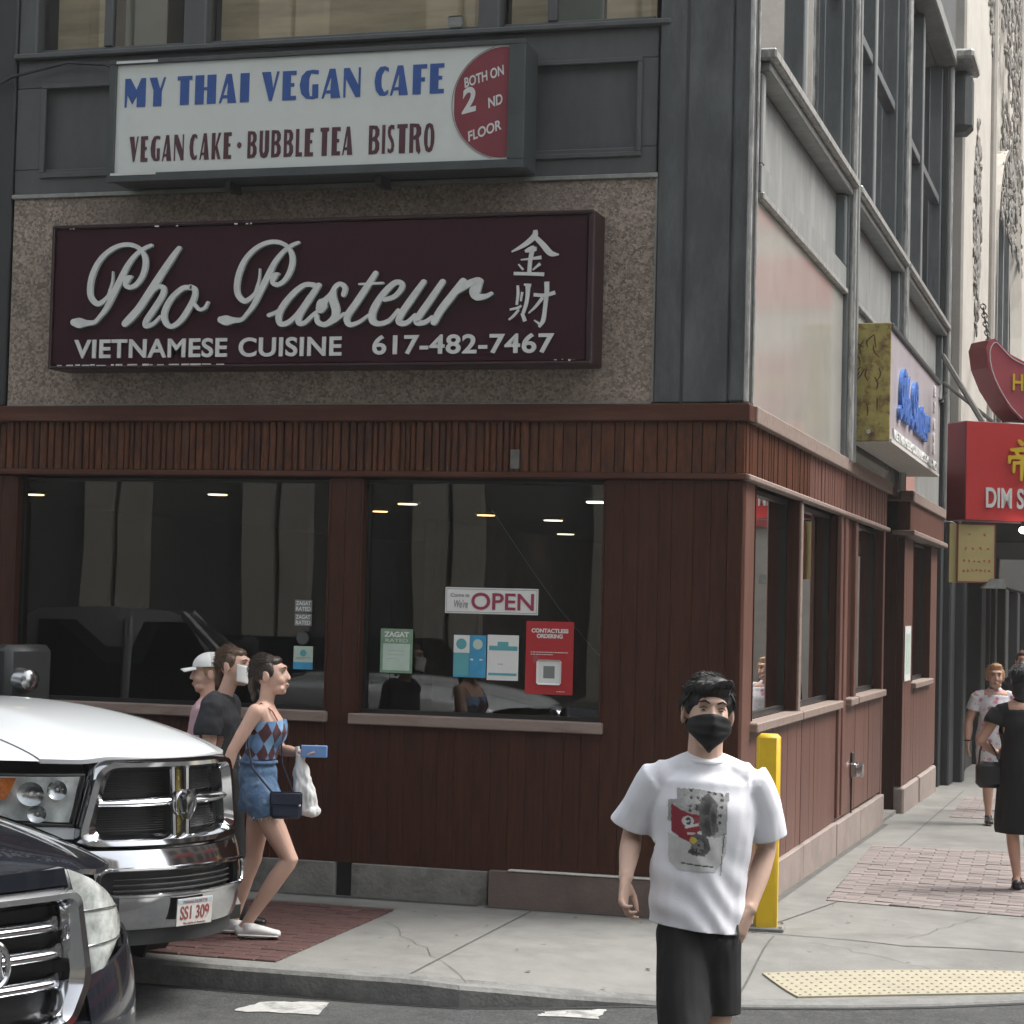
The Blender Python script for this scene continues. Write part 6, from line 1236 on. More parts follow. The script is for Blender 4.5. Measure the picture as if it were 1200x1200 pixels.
# print on the shirt: colours laid on a patch that follows the cloth
from mathutils.bvhtree import BVHTree
bvh = BVHTree.FromPolygons([v.co.copy() for v in shirt.data.vertices], [tuple(p.vertices) for p in shirt.data.polygons])
rgp = random.Random(12); marks = [(360,190),(360,262),(432,262),(490,272),(555,205),(615,215),(690,230),(690,285),(345,350),(345,395),(415,345),(410,375),(680,355),(665,445),(600,450),(660,520),(740,230),(590,500)]
def inpoly(x, y, P_):
    c = False
    for (a, b), (d, e) in zip(P_, P_[1:]+P_[:1]):
        if (b > y) != (e > y) and x < (d-a)*(y-b)/(e-b)+a: c = not c
    return c
def paint(X, Y):
    n = noise.noise(Vector((X*.012, Y*.012, 3)))*.5+noise.noise(Vector((X*.04, Y*.04, 1)))*.5; k = None; g = lambda v, t=1: (v*t, v*t*1.01, v*t*1.0)
    if inpoly(X+8*n, Y+8*n, [(215,165),(420,165),(560,190),(700,210),(750,300),(740,650),(600,680),(560,640),(110,520),(112,290),(210,275)]): k = g(.34+.16*n)
    if inpoly(X, Y, [(110,640),(330,720),(600,680),(740,660),(730,860),(620,1050),(220,1040),(120,940)]): k = g(.55+.10*n)
    if inpoly(X+4*n, Y, [(150,330),(250,395),(350,432),(600,462),(590,560),(430,620),(340,735),(240,690),(150,630)]): k = (.25,.026,.042)
    if inpoly(X, Y, [(380,465),(600,465),(585,540),(380,520)]): k = (.23,.06,.075)
    if (X-320)**2/62**2+(Y-510)**2/55**2 < 1: k = g(.55) if (X-325)**2/30**2+(Y-510)**2/40**2 > 1 or n > .1 else g(.04)
    if abs(Y-(575-.25*(X-300))) < 14 and 290 < X < 480: k = g(.6)
    if abs(Y-(640)) < 10 and 310 < X < 400: k = (.6,.5,.5)
    for cx, cy, rx, ry, dk in ((530,370,105,140,.04),(540,560,95,120,.025),(450,760,105,125,.03),(420,830,100,50,.02),(590,480,40,160,.06)):
        q = (X-cx)**2/rx**2+(Y-cy)**2/ry**2+n*.7
        if q < 1: k = g(dk+.10*max(0, q))
    if (X-430)**2/60**2+(Y-770)**2/70**2 < 1 and n > -.1: k = g(.16)
    if (X-375)**2/38**2+(Y-712)**2/36**2 < 1: k = (.55,.42,.08)
    if inpoly(X, Y, [(290,740),(350,750),(330,820),(280,810)]): k = g(.5)
    for a, b in marks:
        if (X-a)**2+(Y-b)**2 < (17+14*noise.noise(Vector((X*.1,Y*.1,7))))**2: k = g(.05)
    if abs(Y-(958+(X-250)*.10)) < 7 and 250 < X < 590: k = g(.05)
    if abs(X-(745-(Y-200)*.085)) < 8 and 640 < Y < 1090 and n > -.25: k = g(.16)
    if abs(X-752) < 20 and 200 < Y < 300: k = g(.3)
    return k
def zp(X, Y):
    px, py = 770+X/9.23, 910+Y/9.23; return (px-825-(1416-py)*.0249)/355, (1416-py)/355
bm = B(); lay = bm.verts.layers.float_color.new('print'); NX, NY = 86, 118; VV = {}
for i in range(NX+1):
    for j in range(NY+1):
        X, Y = 95+680*i/NX, 150+950*j/NY; x, z = zp(X, Y); c = paint(X, Y)
        hit = bvh.ray_cast(Vector((x,-1,z)), Vector((0,1,0)))
        if hit[0] is None or c is None: continue
        v = bm.verts.new(hit[0]+Vector((0,-.0022,0))); v[lay] = (*c, 1); VV[i,j] = v
for (i, j) in list(VV):
    q = [(i,j),(i+1,j),(i+1,j+1),(i,j+1)]
    if all(k in VV for k in q): bm.faces.new([VV[k] for k in q])
obj('shirt_print', bm, attr_mat('shirt_print_ink'), shirt, smooth='all')
# shorts and shoes
bm = B(); limb(bm, [(-.04,.02,1.04),(-.038,.02,.90),(-.038,.015,.83)], [(.125,.096),(.130,.102),(.130,.104)], 20)
limb(bm, [(-.094,.005,.90),(-.092,-.08,.70),(-.083,-.15,.54)], [(.084,.096),(.086,.096),(.086,.098)], 16); limb(bm, [(.022,.015,.86),(.030,.0,.74),(.037,-.01,.60)], [(.086,.096),(.078,.090),(.070,.088)], 16)
def shfn(co, no): co = wrinkle(10, .008, (1,1,.4), 9)(co, no); return co
obj_s = fuse('shorts', bm, .007, mat('black_jersey', (.004,.004,.0045), .85, var=.15, bump=.12, bscale=200), mn, 3, shfn)
cut(obj_s, [((.037,-.01,.637), (.02,-.05,-1), .13), ((-.085,-.14,.575), (.02,-.4,-.9), .13)])
bm = B(); tube(bm, [(.085,-.045,.93),(.088,-.055,.90),(.086,-.06,.87)], .004, 6); obj('pocket_edge', bm, mat('grey_piping', (.06,.06,.06), .8), obj_s)
shoe('shoe', AL, TL, M['letter'], mn); shoe('shoe', AR, TR, M['letter'], mn)
# ================= woman in argyle top walking to the right
gl = person('young woman in denim shorts and blue argyle crop top walking right holding a phone', (-2.334, -1.754, .0))
skf = SKIN('skin_fair', (.56,.36,.28)); HC = (.040,.0,1.425); RG = rot(radians(82), radians(-4), 0); gs = .93
bm = B(); head(bm, HC, RG, gs)
limb(bm, [(.005,.0,1.24),(.018,.0,1.29),(.028,.0,1.37)], [(.055,.06),(.042,.042),(.044,.044)])
limb(bm, [(-.03,.0,.86),(-.012,.0,.97),(.010,.0,1.08),(.030,.0,1.15),(.005,.0,1.24)], [(.080,.112),(.074,.104),(.078,.112),(.090,.128),(.062,.13)], 16)
S1, E1, W1 = (-.022,-.135,1.235), (-.140,-.15,1.02), (-.20,-.13,.83); S2, E2, W2_ = (.012,.135,1.235), (.085,.15,1.01), (.215,.03,1.005)
arm(bm, S1, E1, W1, .88); arm(bm, S2, E2, W2_, .85); hand(bm, W1, (-.2,0,-.97), (0,1,0), -1, .88, .5); hand(bm, W2_, (.98,-.1,.02), (-.05,-.55,.8), 1, .88, .9, .04, .4)
K1, A1, T1 = (.180,-.085,.435), (-.035,-.085,.105), (.125,-.085,.020); K2, A2, T2 = (-.035,.07,.42), (-.135,.06,.085), (.02,.06,.02)
leg(bm, (-.005,-.065,.77), K1, A1, .88, 1.02, (-.6,0,0)); leg(bm, (-.005,.065,.77), K2, A2, .88, 1.0, (-1,0,0)); foot(bm, A1, T1, .85); foot(bm, A2, T2, .85)
fuse('body', bm, .006, skf, gl, 3, face_dent(HC, RG, gs)); face_parts(gl, HC, RG, gs, (.03,.02,.015), .5)
brown = mat('dark_brown_hair', (.028,.017,.012), .42, var=.35, vscale=50, stretch=(1,1,.25))
P = lambda p, c=HC, R_=RG, s=gs: Vector(c)+R_@(Vector(p)*s)
def hairset(parent, HC, R_, s, m, bun, n=600, seed=2):
    P = lambda p: Vector(HC)+R_@(Vector(p)*s); bm = B(); ball(bm, P((0,.028,.038)), (.081*s,.092*s,.086*s), 20, 14, R_); ball(bm, P((0,-.016,.080)), (.062*s,.056*s,.034*s), 16, 10, R_)
    for q in (-1,1): ball(bm, P((q*.066,.012,.030)), (.020*s,.046*s,.046*s), 12, 8, R_)
    for b_ in bun: ball(bm, P(b_[0]), tuple(k*s for k in b_[1]), 14, 10, R_)
    h = fuse('hair', bm, .007, m, parent, 3, wrinkle(50, .004, (1,1,.5)))
    locks('hair_locks', HC, R_, s, m, h, n, lambda v: (v.z > .1 and v.y > -.45) or v.y > .35, lambda v: Vector((-.2*v.x, .9, -.35)), .07, .0022, .0, rad=(.081,.092,.088), off=(0,.024,.034), seed=seed); return h
hairset(gl, HC, RG, gs, brown, [((0,.105,-.010),(.040,.036,.045)),((0,.118,-.060),(.030,.028,.060)),((0,.110,-.115),(.022,.022,.045))])
# argyle material
def argyle():
    m = bpy.data.materials.new('argyle_knit'); m.use_nodes = True; n = m.node_tree.nodes; L = m.node_tree.links; b = n['Principled BSDF']; b.inputs['Roughness'].default_value = .9
    tc = n.new('ShaderNodeTexCoord'); sp = n.new('ShaderNodeSeparateXYZ'); L.new(tc.outputs['Object'], sp.inputs[0])
    def ma(op, a, b_=None, c=None):
        q = n.new('ShaderNodeMath'); q.operation = op
        for i, k in enumerate((a, b_, c)):
            if k is None: continue
            if isinstance(k, (int, float)): q.inputs[i].default_value = k
            else: L.new(k, q.inputs[i])
        return q.outputs[0]
    h = ma('MULTIPLY', ma('ADD', sp.outputs['X'], ma('MULTIPLY', sp.outputs['Y'], .8)), 13.5); z = ma('MULTIPLY', sp.outputs['Z'], 8.5)
    u = ma('FLOOR', ma('ADD', h, z)); v = ma('FLOOR', ma('SUBTRACT', h, z)); k = ma('FLOORED_MODULO', ma('ADD', u, v), 2) if False else ma('PINGPONG', ma('ADD', u, v), 1)
    col = n.new('ShaderNodeMix'); col.data_type = 'RGBA'; L.new(k, col.inputs[0]); col.inputs[6].default_value = (.22,.38,.58,1); col.inputs[7].default_value = (.09,.035,.04,1)
    k2 = ma('PINGPONG', u, 1); c2 = n.new('ShaderNodeMix'); c2.data_type = 'RGBA'; L.new(k2, c2.inputs[0]); L.new(col.outputs[2], c2.inputs[6]); c2.inputs[7].default_value = (.30,.47,.66,1)
    mx = n.new('ShaderNodeMix'); mx.data_type = 'RGBA'; L.new(ma('MULTIPLY', k2, ma('SUBTRACT', 1, k)), mx.inputs[0]); L.new(col.outputs[2], mx.inputs[6]); mx.inputs[7].default_value = (.13,.24,.42,1)
    L.new(mx.outputs[2], b.inputs['Base Color']); return m
bm = B(); limb(bm, [(-.008,.0,.97),(.008,.0,1.06),(.034,.0,1.125),(.026,.0,1.175)], [(.088,.118),(.092,.126),(.108,.140),(.104,.142)], 18)
for q in (-1,1): ball(bm, (.090,q*.058,1.125), (.045,.052,.05), 14, 10)
top = fuse('crop_top', bm, .006, argyle(), gl, 4, wrinkle(16, .004, seed=2)); cut(top, [((.03,0,1.178), (-.1,0,1), .3), ((0,0,.972), (0,0,-1), .3)])
for q in (-.095,.095): bm = B(); tube(bm, [(.10,q,1.17),(.062,q*1.05,1.235),(.0,q*1.05,1.278),(-.06,q,1.22),(-.07,q,1.16)], .0035, 6); obj('shoulder_strap', bm, mat('strap_red', (.22,.05,.05), .8), top)
denim = mat('denim', (.075,.14,.25), .9, var=.35, vscale=12, bump=.3, bscale=160, dirt=(.22,.32,.44), dscale=9, damt=.6)
bm = B(); limb(bm, [(-.022,.0,.95),(-.020,.0,.90),(-.016,.0,.85)], [(.092,.122),(.106,.140),(.106,.138)], 18); limb(bm, [(-.004,-.06,.83),(.012,-.07,.78),(.055,-.08,.70)], [(.100,.084),(.104,.090),(.104,.094)], 16); limb(bm, [(-.012,.06,.83),(-.030,.07,.70)], [(.100,.084),(.100,.092)], 16)
sh = fuse('denim_shorts', bm, .006, denim, gl, 2, wrinkle(22, .005, seed=5))
cut(sh, [((.05,-.08,.672), (.35,0,-.94), .15), ((-.03,.07,.672), (-.1,0,-1), .14)])
bm = B(); rg = random.Random(3)
for k in range(60): a = rg.uniform(0, 2*pi); x = .048+.088*cos(a); y = -.08+.082*sin(a); tube(bm, [(x,y,.672),(x+rg.uniform(-.006,.006),y+rg.uniform(-.006,.006),.655+rg.uniform(-.008,.006))], .0014, 4)
obj('frayed_hem', bm, M['white'], sh); bm = B(); tube(bm, [(-.02+.096*cos(a), .127*sin(a), .955) for a in np.linspace(0, 2*pi, 25)[:-1]], .009, 6, closed=True, flat=1.8); obj('waistband', bm, denim, sh, smooth=True)
whiteshoe = mat('white_canvas', (.66,.66,.64), .75, var=.06, bump=.1)
shoe('shoe', A1, T1, whiteshoe, gl, .90); shoe('shoe', A2, T2, whiteshoe, gl, .90)
# what she carries
ph = thing('phone', 'blue phone held out in front of the woman in the argyle top', 'phone', (0,0,0)); ph.location = gl.matrix_world @ Vector((0,0,0)); bpy.context.view_layer.update()
def at_person(t, g_): t.location = g_.location; t.rotation_euler = g_.rotation_euler
at_person(ph, gl); bm = B(); box(bm, .215,.360,-.030,-.018,.985,1.052,.005); o = obj('phone_case', bm, mat('phone_blue', (.15,.28,.55), .35, var=.05), ph); obj('screen', bx(.220,.355,-.0175,-.0165,.990,1.047), M['black'], ph)
bg_ = thing('shoulder_bag', 'small navy shoulder bag hanging at the hip of the woman in the argyle top', 'bag', (0,0,0)); at_person(bg_, gl)
bm = B(); box(bm, .075,.245,-.20,-.145,.665,.805,.018); obj('bag_body', bm, mat('navy_leather', (.012,.018,.04), .4, var=.15, bump=.15), bg_, smooth=True); bm = B(); box(bm, .072,.248,-.208,-.196,.735,.812,.01); obj('bag_flap', bm, MATS['navy_leather'], bg_, smooth=True); bm = B(); ball(bm, (.235,-.212,.74), .008); obj('clasp', bm, M['chromedull'], bg_)
bm = B(); tube(bm, [(.085,-.17,.80),(-.03,-.155,.93),(-.062,-.14,1.06),(-.05,-.08,1.21),(-.01,.02,1.275),(.05,.07,1.23),(.10,.0,1.12),(.125,-.10,.95),(.20,-.17,.80)], .006, 6, flat=.5); obj('strap', bm, MATS['navy_leather'], bg_, smooth=True)
pb = thing('plastic_bag', 'white plastic carrier bag hanging from the wrist of the woman in the argyle top', 'bag', (0,0,0)); at_person(pb, gl)
bm = B(); limb(bm, [(.205,.03,.99),(.215,.03,.90),(.235,.03,.80),(.265,.03,.70)], [(.022,.02),(.045,.035),(.062,.045),(.050,.04)], 14, lat=(1,0,0)); ball(bm, (.275,.03,.69), (.05,.05,.035)); fuse('bag_body', bm, .006, mat('white_plastic_film', (.66,.67,.66), .4, var=.04), pb, 2, wrinkle(28, .012, (1,1,.45), 6)); bm = B(); tube(bm, [(.19,.035,1.04),(.195,.03,.98),(.205,.03,.95)], .012, 6); tube(bm, [(.225,.045,1.04),(.225,.03,.98),(.215,.03,.95)], .012, 6); obj('bag_handles', bm, MATS['white_plastic_film'], pb, smooth=True)
# ================= woman in a dark tee behind her
w2 = person('woman in a charcoal T-shirt and black trousers beside the woman in the argyle top', (-2.70, -1.433, .0))
HC = (.045,.0,1.455); RG = rot(radians(68), 0, 0); gs = .93; bm = B(); head(bm, HC, RG, gs)
limb(bm, [(-.02,.0,1.26),(.0,.0,1.31),(.03,.0,1.40)], [(.06,.06),(.045,.045),(.045,.045)]); limb(bm, [(-.03,.0,.86),(-.02,.0,1.05),(-.02,.0,1.24)], [(.10,.14),(.09,.12),(.07,.13)], 16)
S1, E1, W1 = (-.055,-.15,1.235), (-.065,-.18,.98), (.02,-.20,.80); arm(bm, S1, E1, W1, .95, 1.1); arm(bm, (0,.15,1.24), (-.02,.18,1.0), (.10,.18,.85), .9); hand(bm, W1, (.3,0,-.95), (0,1,0), -1, .88, .5); hand(bm, (.10,.18,.85), (.7,0,-.7), (0,-1,0), 1, .88, .5)
leg(bm, (-.0,-.07,.82), (.07,-.08,.47), (.10,-.08,.08), .86, .9); leg(bm, (-.03,.07,.82), (-.09,.08,.47), (-.28,.08,.12), .86, .9); foot(bm, (.10,-.08,.08), (.26,-.08,.02), .85); foot(bm, (-.28,.08,.12), (-.13,.08,.03), .85)
fuse('body', bm, .007, skf, w2, 3, face_dent(HC, RG, gs)); face_parts(w2, HC, RG, gs, (.05,.03,.02), .5, None)
lbrown = mat('brown_hair', (.075,.042,.024), .45, var=.35, vscale=50, stretch=(1,1,.25)); hairset(w2, HC, RG, gs, lbrown, [((0,.095,-.03),(.035,.035,.045)),((0,.11,-.085),(.026,.024,.06))], seed=6)
Pm = lambda p: Vector(HC)+RG@(Vector(p)*gs)
bm = B(); slab(bm, lambda u, v: Pm((.072*sin((u-.5)*2.5), -.108*max(0,cos((u-.5)*2.4))**.7-.016*math.exp(-((u-.5)*6)**2-((v-.2)*3)**2), -.002-.105*v+.02*abs(u-.5)*2)), 20, 12, (0,.003,0)); obj('face_mask', bm, M['white'], w2, smooth='all')
tee = mat('charcoal_cotton', (.022,.023,.028), .9, var=.12, bump=.15, bscale=150)
bm = B(); limb(bm, [(-.03,.0,.90),(-.028,.0,1.0),(-.02,.0,1.13),(-.025,.0,1.235)], [(.115,.15),(.112,.148),(.118,.155),(.085,.15)], 20); limb(bm, [(-.05,-.10,1.26),S1,(-.078,-.17,1.09)], [.06,.072,.078], 14); limb(bm, [(-.03,.10,1.26),(0,.15,1.235),(-.01,.17,1.09)], [.06,.072,.076], 14)
cut(fuse('t_shirt', bm, .007, tee, w2, 4, wrinkle(12, .008, seed=8)), [((-.03,0,.89), (0,0,-1), .25), ((-.079,-.172,1.075), (0,-.1,-1), .1)])
bm = B(); limb(bm, [(-.03,.0,.94),(-.025,.0,.84)], [(.11,.145),(.12,.15)], 18); limb(bm, [(-.0,-.07,.82),(.07,-.08,.47),(.09,-.08,.10)], [.105,.085,.075], 16); limb(bm, [(-.03,.07,.82),(-.09,.08,.47),(-.27,.08,.16)], [.10,.08,.075], 16); fuse('trousers', bm, .008, mat('black_trousers', (.010,.010,.012), .85, var=.15, bump=.1), w2, 4, wrinkle(12, .007, (1,1,.6), 4))
shoe('shoe', (.10,-.08,.08), (.26,-.08,.02), M['black'], w2, .9); shoe('shoe', (-.28,.08,.12), (-.13,.08,.03), M['black'], w2, .9)
# ================= person in a white cap, walking the other way
w3 = person('person in a white baseball cap and pale pink top walking left behind two women', (-3.02, -1.06, .0))
HC = (.03,.0,1.395); RG = rot(radians(-78), radians(4), 0); gs = .92; bm = B(); head(bm, HC, RG, gs); limb(bm, [(.03,.0,1.20),(.035,.0,1.26),(.03,.0,1.34)], [(.06,.06),(.044,.044),(.045,.045)])
limb(bm, [(.02,.0,.82),(.02,.0,1.0),(.03,.0,1.20)], [(.10,.13),(.09,.12),(.07,.12)], 16); arm(bm, (.03,-.14,1.19), (.05,-.16,.93), (-.05,-.15,.76), .9); arm(bm, (.03,.14,1.19), (.10,.16,.95), (.18,.15,.78), .9); hand(bm, (-.05,-.15,.76), (-.3,0,-.95), (0,1,0), 1, .85, .5); hand(bm, (.18,.15,.78), (.3,0,-.95), (0,-1,0), -1, .85, .5)
leg(bm, (.02,-.07,.80), (-.03,-.07,.42), (.02,-.07,.08), .86); leg(bm, (.02,.07,.80), (-.02,.07,.42), (.12,.07,.10), .86); foot(bm, (.02,-.07,.08), (-.13,-.07,.02), .85); foot(bm, (.12,.07,.10), (-.02,.07,.03), .85)
fuse('body', bm, .007, skf, w3, 3, face_dent(HC, RG, gs)); face_parts(w3, HC, RG, gs, (.12,.08,.05), .5)
blond = mat('blonde_hair', (.30,.20,.10), .5, var=.3, vscale=50, stretch=(1,1,.25)); hairset(w3, HC, RG, gs, blond, [((0,.10,-.03),(.03,.03,.05)),((0,.10,-.09),(.03,.025,.06))], seed=9)
Pc = lambda p: Vector(HC)+RG@(Vector(p)*gs)
bm = B(); 
def capf(u, v): a = u*2*pi; e = v*pi/2; return Pc((.095*cos(a)*cos(e), .018+.112*sin(a)*cos(e), .050+.088*sin(e)))
slab(bm, capf, 28, 10, (0,0,-.003)); cap = obj('cap', bm, mat('white_cap', (.70,.71,.70), .8, var=.04), w3, smooth='all')
bm = B(); slab(bm, lambda u, v: Pc((.075*sin((u-.5)*2.6)*(1-.25*v), -.075-.095*v*(.75+.25*cos((u-.5)*2.8)), .052-.012*v-.016*(2*(u-.5))**2)), 16, 8, (0,0,-.005)); obj('cap_brim', bm, MATS['white_cap'], cap, smooth='all')
bm = B(); limb(bm, [(.02,.0,.80),(.02,.0,.95),(.03,.0,1.17)], [(.13,.15),(.115,.14),(.09,.14)], 18); limb(bm, [(.03,-.09,1.20),(.03,-.14,1.18),(.045,-.155,1.04)], [.055,.062,.068], 14); limb(bm, [(.03,.09,1.20),(.03,.14,1.18),(.07,.155,1.04)], [.055,.062,.068], 14); fuse('top', bm, .007, mat('pale_pink_cotton', (.55,.36,.40), .9, var=.06), w3, 4, wrinkle(12, .008, seed=3))
bm = B(); limb(bm, [(.02,.0,.86),(.02,.0,.78)], [(.11,.14),(.12,.145)], 16); limb(bm, [(.02,-.07,.78),(-.01,-.07,.55)], [.09,.085], 14); limb(bm, [(.02,.07,.78),(.0,.07,.55)], [.09,.085], 14); fuse('shorts', bm, .008, MATS['black_trousers'], w3, 3); shoe('shoe', (.02,-.07,.08), (-.13,-.07,.02), whiteshoe, w3, .9); shoe('shoe', (.12,.07,.10), (-.02,.07,.03), whiteshoe, w3, .9)
# ================= down the side street
def floral():
    m = bpy.data.materials.new('floral_cotton'); m.use_nodes = True; n = m.node_tree.nodes; L = m.node_tree.links; b = n['Principled BSDF']; b.inputs['Roughness'].default_value = .85
    tc = n.new('ShaderNodeTexCoord'); a = n.new('ShaderNodeTexVoronoi'); a.inputs['Scale'].default_value = 13; L.new(tc.outputs['Object'], a.inputs['Vector']); r = n.new('ShaderNodeMapRange'); r.inputs[1].default_value = .20; r.inputs[2].default_value = .34; r.inputs[3].default_value = 1; r.inputs[4].default_value = 0; L.new(a.outputs['Distance'], r.inputs[0])
    c = n.new('ShaderNodeMix'); c.data_type = 'RGBA'; c.inputs[6].default_value = (.62,.60,.62,1); c.inputs[7].default_value = (.50,.16,.24,1); L.new(r.outputs[0], c.inputs[0])
    a2 = n.new('ShaderNodeTexVoronoi'); a2.inputs['Scale'].default_value = 27; L.new(tc.outputs['Object'], a2.inputs['Vector']); r2 = n.new('ShaderNodeMapRange'); r2.inputs[1].default_value = .15; r2.inputs[2].default_value = .3; r2.inputs[3].default_value = .8; r2.inputs[4].default_value = 0; L.new(a2.outputs['Distance'], r2.inputs[0])
    c2 = n.new('ShaderNodeMix'); c2.data_type = 'RGBA'; L.new(c.outputs[2], c2.inputs[6]); c2.inputs[7].default_value = (.28,.32,.36,1); L.new(r2.outputs[0], c2.inputs[0]); L.new(c2.outputs[2], b.inputs['Base Color']); return m
w4 = person('woman with short blonde hair in a white floral dress walking down the side street', (.93, 8.004, -.10))
HC = (.03,.0,1.385); RG = rot(radians(-6), 0, 0); gs = .98; bm = B(); head(bm, HC, RG, gs); limb(bm, [(.03,.02,1.20),(.03,.02,1.26),(.03,.02,1.33)], [(.08,.06),(.052,.05),(.050,.05)])
limb(bm, [(.03,.02,.80),(.03,.02,1.0),(.03,.02,1.20)], [(.15,.12),(.14,.11),(.15,.09)], 16); arm(bm, (-.135,.02,1.195), (-.20,.06,.96), (-.225,-.02,.76), .95, 1.15); arm(bm, (.19,.02,1.195), (.25,.06,.96), (.24,-.02,.76), .95, 1.15); hand(bm, (-.225,-.02,.76), (-.05,-.2,-.97), (1,0,0), -1, .9, .5); hand(bm, (.24,-.02,.76), (.05,-.2,-.97), (-1,0,0), 1, .9, .5)
leg(bm, (-.05,.02,.75), (-.04,-.06,.42), (-.03,-.06,.08), .84, 1.1); leg(bm, (.09,.02,.75), (.12,.03,.42), (.15,.10,.09), .84, 1.1); foot(bm, (-.03,-.06,.08), (-.05,-.20,.02), .85); foot(bm, (.15,.10,.09), (.15,-.03,.02), .85)
skw = SKIN('skin_warm', (.52,.31,.23)); fuse('body', bm, .008, skw, w4, 3, face_dent(HC, RG, gs)); face_parts(w4, HC, RG, gs, (.16,.09,.05), .45)
hairset(w4, HC, RG, gs, mat('strawberry_hair', (.38,.21,.10), .5, var=.3, vscale=50), [((-.06,.02,.01),(.035,.05,.05)),((.06,.02,.01),(.035,.05,.05)),((0,-.03,.10),(.06,.04,.03))], n=340, seed=12)
bm = B(); limb(bm, [(.035,.02,.53),(.035,.02,.62),(.03,.02,.80),(.03,.02,.98),(.03,.02,1.10),(.03,.02,1.20),(.03,.02,1.235)], [(.165,.14),(.17,.145),(.175,.15),(.15,.13),(.165,.135),(.155,.10),(.09,.075)], 22); limb(bm, [(-.09,.02,1.21),(-.135,.02,1.19),(-.165,.04,1.08)], [.055,.062,.068], 14); limb(bm, [(.15,.02,1.21),(.19,.02,1.19),(.215,.04,1.08)], [.055,.062,.068], 14)
cut(fuse('dress', bm, .008, floral(), w4, 4, wrinkle(9, .010, (1,1,.5), 2, lambda c: np.clip((1.16-c[:,2])/.15,.1,1))), [((.035,.02,.52), (0,0,-1), .3), ((-.168,.042,1.07), (-.2,.1,-1), .09), ((.218,.042,1.07), (.2,.1,-1), .09)]); bm = B(); tube(bm, [(-.225+.032*cos(a),-.02+.026*sin(a),.785) for a in np.linspace(0,2*pi,13)[:-1]], .007, 6, closed=True); obj('watch', bm, M['black'], w4)
for A, T in (((-.03,-.06,.08),(-.05,-.20,.02)),((.15,.10,.09),(.15,-.03,.02))): shoe('shoe', A, T, M['black'], w4, .88)
w5 = person('woman with dark hair in a long black dress seen from behind at the right edge', (1.446, 2.54, -.032))
HC = (.045,.0,1.445); RG = rot(radians(150), 0, 0); gs = .95; bm = B(); head(bm, HC, RG, gs); limb(bm, [(.04,.0,1.24),(.04,.0,1.30),(.045,.0,1.40)], [(.07,.06),(.05,.05),(.05,.05)])
limb(bm, [(.04,.0,.85),(.04,.0,1.05),(.04,.0,1.24)], [(.14,.12),(.13,.11),(.14,.09)], 16); arm(bm, (-.13,.0,1.215), (-.235,.04,1.02), (-.10,.17,.93), .92, 1.0); arm(bm, (.20,.0,1.215), (.26,.0,.96), (.27,-.05,.74), .92, 1.1); hand(bm, (-.10,.17,.93), (.9,.3,-.1), (0,-1,0), -1, .88, .6); hand(bm, (.27,-.05,.74), (0,-.2,-1), (-1,0,0), -1, .88, .5)
leg(bm, (-.02,.0,.80), (-.03,-.05,.44), (.015,-.02,.10), .86, .98); leg(bm, (.10,.0,.80), (.12,.05,.44), (.14,.10,.09), .86, .98); foot(bm, (.015,-.02,.10), (.06,.11,.025), .85); foot(bm, (.14,.10,.09), (.16,.23,.02), .85)
fuse('body', bm, .008, skw, w5, 3); hairset(w5, HC, RG, gs, mat('black_hair_back', (.008,.008,.009), .4, var=.3, vscale=50), [((0,.07,-.03),(.065,.05,.07)),((0,.08,-.08),(.06,.04,.06))], n=320, seed=21)
bm = B(); limb(bm, [(.05,.0,.42),(.048,.0,.60),(.045,.0,.82),(.04,.0,1.0),(.04,.0,1.12),(.04,.0,1.225),(.04,.0,1.275)], [(.185,.17),(.175,.16),(.165,.15),(.140,.13),(.162,.132),(.162,.10),(.08,.072)], 22); limb(bm, [(-.06,.0,1.24),(-.13,.0,1.215),(-.165,-.02,1.16)], [.055,.062,.066], 14); limb(bm, [(.14,.0,1.24),(.20,.0,1.215),(.215,.0,1.15)], [.055,.062,.066], 14)
cut(fuse('dress', bm, .008, MATS['black_jersey'], w5, 4, wrinkle(9, .014, (1,1,.35), 5, lambda c: np.clip((1.18-c[:,2])/.15,.1,1))), [((.05,0,.40), (0,0,-1), .3), ((-.17,-.02,1.145), (-.3,0,-1), .09)])
for A, T in (((.015,-.02,.10),(.06,.11,.025)),((.14,.10,.09),(.16,.23,.02))): shoe('shoe', A, T, M['black'], w5, .88)
hb = thing('handbag', 'black handbag held at the elbow of the woman in the black dress', 'bag', (0,0,0)); at_person(hb, w5); bm = B(); box(bm, -.27,-.08,-.03,.06,.70,.88,.03); obj('bag_body', bm, M['black'], hb, smooth=True); bm = B(); tube(bm, [(-.25,.015,.86),(-.24,.03,.95),(-.20,.07,1.05),(-.14,.06,.97),(-.10,.015,.86)], .007, 6); obj('bag_strap', bm, M['black'], hb, smooth=True)
w6 = person('person in a white face mask and dark clothes standing behind the woman in floral dress', (1.10, 9.8, -.12))
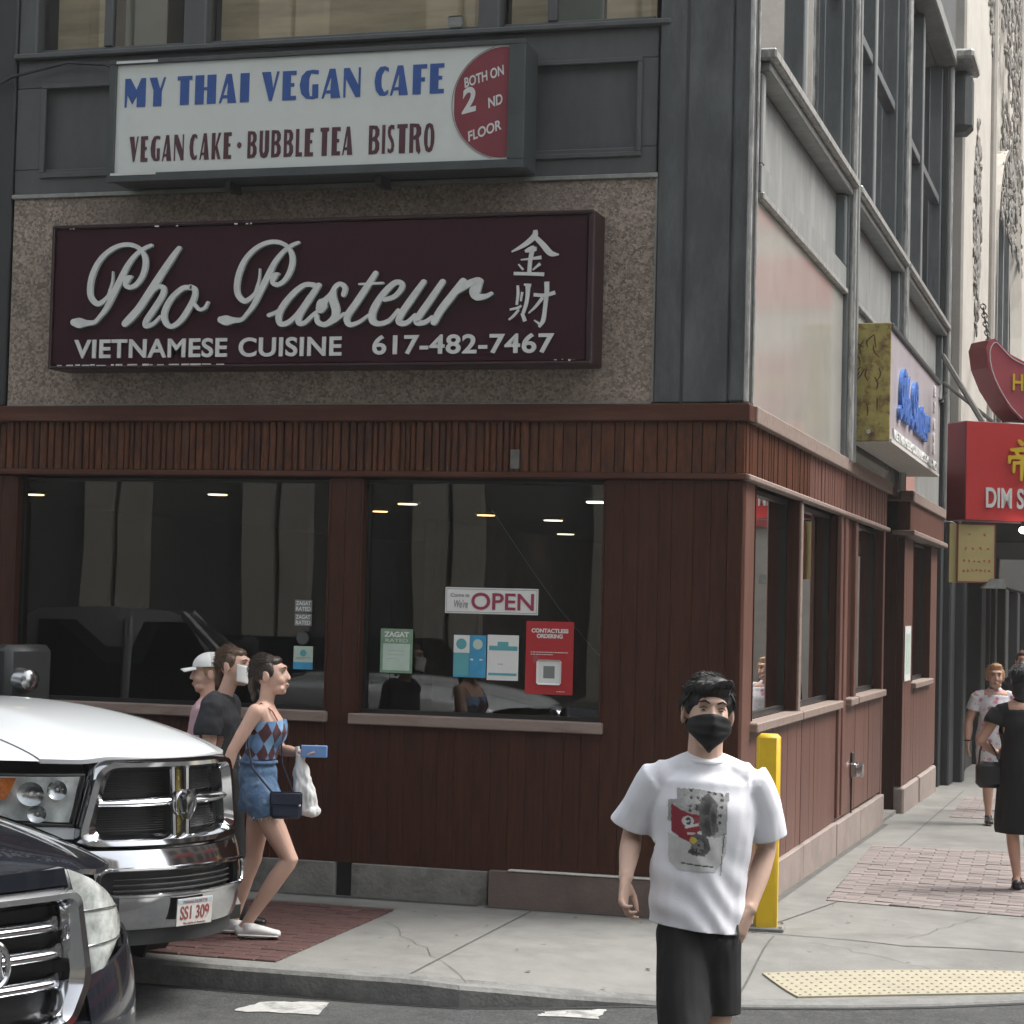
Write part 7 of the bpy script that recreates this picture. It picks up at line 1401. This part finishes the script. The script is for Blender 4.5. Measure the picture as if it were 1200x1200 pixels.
HC = (.03,.0,1.52); RG = rot(radians(-15), 0, 0); gs = .96; bm = B(); head(bm, HC, RG, gs); limb(bm, [(.03,.02,1.30),(.03,.02,1.38),(.03,.02,1.46)], [(.08,.06),(.052,.05),(.050,.05)]); limb(bm, [(.03,.02,.9),(.03,.02,1.1),(.03,.02,1.30)], [(.14,.11),(.14,.10),(.15,.09)], 16)
for q in (-1,1): arm(bm, (.03+q*.17,.02,1.29), (.03+q*.2,.05,1.03), (.03+q*.2,-.04,.80), .95); hand(bm, (.03+q*.2,-.04,.80), (0,-.2,-1), (-q,0,0), q, .9, .5); leg(bm, (.03+q*.08,.02,.84), (.03+q*.085,.0,.47), (.03+q*.09,.02,.09), .9, .85); foot(bm, (.03+q*.09,.02,.09), (.03+q*.10,-.13,.02), .9)
fuse('body', bm, .009, skw, w6, 3, face_dent(HC, RG, gs)); face_parts(w6, HC, RG, gs, (.02,.015,.012), .45, None); hairset(w6, HC, RG, gs, mat('auburn_hair', (.06,.022,.014), .5, var=.3), [((0,.06,-.02),(.06,.05,.06))], n=160, seed=31)
Pm2 = lambda p: Vector(HC)+RG@(Vector(p)*gs); bm = B(); slab(bm, lambda u, v: Pm2((.070*sin((u-.5)*2.5), -.108*max(0,cos((u-.5)*2.4))**.7-.016*math.exp(-((u-.5)*6)**2-((v-.2)*3)**2), -.002-.110*v+.02*abs(u-.5)*2)), 20, 12, (0,.003,0)); obj('face_mask', bm, M['white'], w6, smooth='all')
bm = B(); limb(bm, [(.03,.02,.88),(.03,.02,1.1),(.03,.02,1.28)], [(.16,.12),(.165,.12),(.16,.09)], 18)
for q in (-1,1): limb(bm, [(.03+q*.10,.02,1.32),(.03+q*.17,.02,1.29),(.03+q*.2,.05,1.04),(.03+q*.2,-.03,.84)], [.055,.065,.055,.045], 12)
fuse('jacket', bm, .009, tee, w6, 3, wrinkle(9, .008)); bm = B(); limb(bm, [(.03,.02,.92),(.03,.02,.84)], [(.14,.12),(.15,.12)], 16)
for q in (-1,1): limb(bm, [(.03+q*.08,.02,.84),(.03+q*.085,.0,.47),(.03+q*.09,.02,.10)], [.095,.075,.065], 12)
fuse('trousers', bm, .009, MATS['black_trousers'], w6, 3)
for q in (-1,1): shoe('shoe', (.03+q*.09,.02,.09), (.03+q*.10,-.13,.02), M['black'], w6, .95)
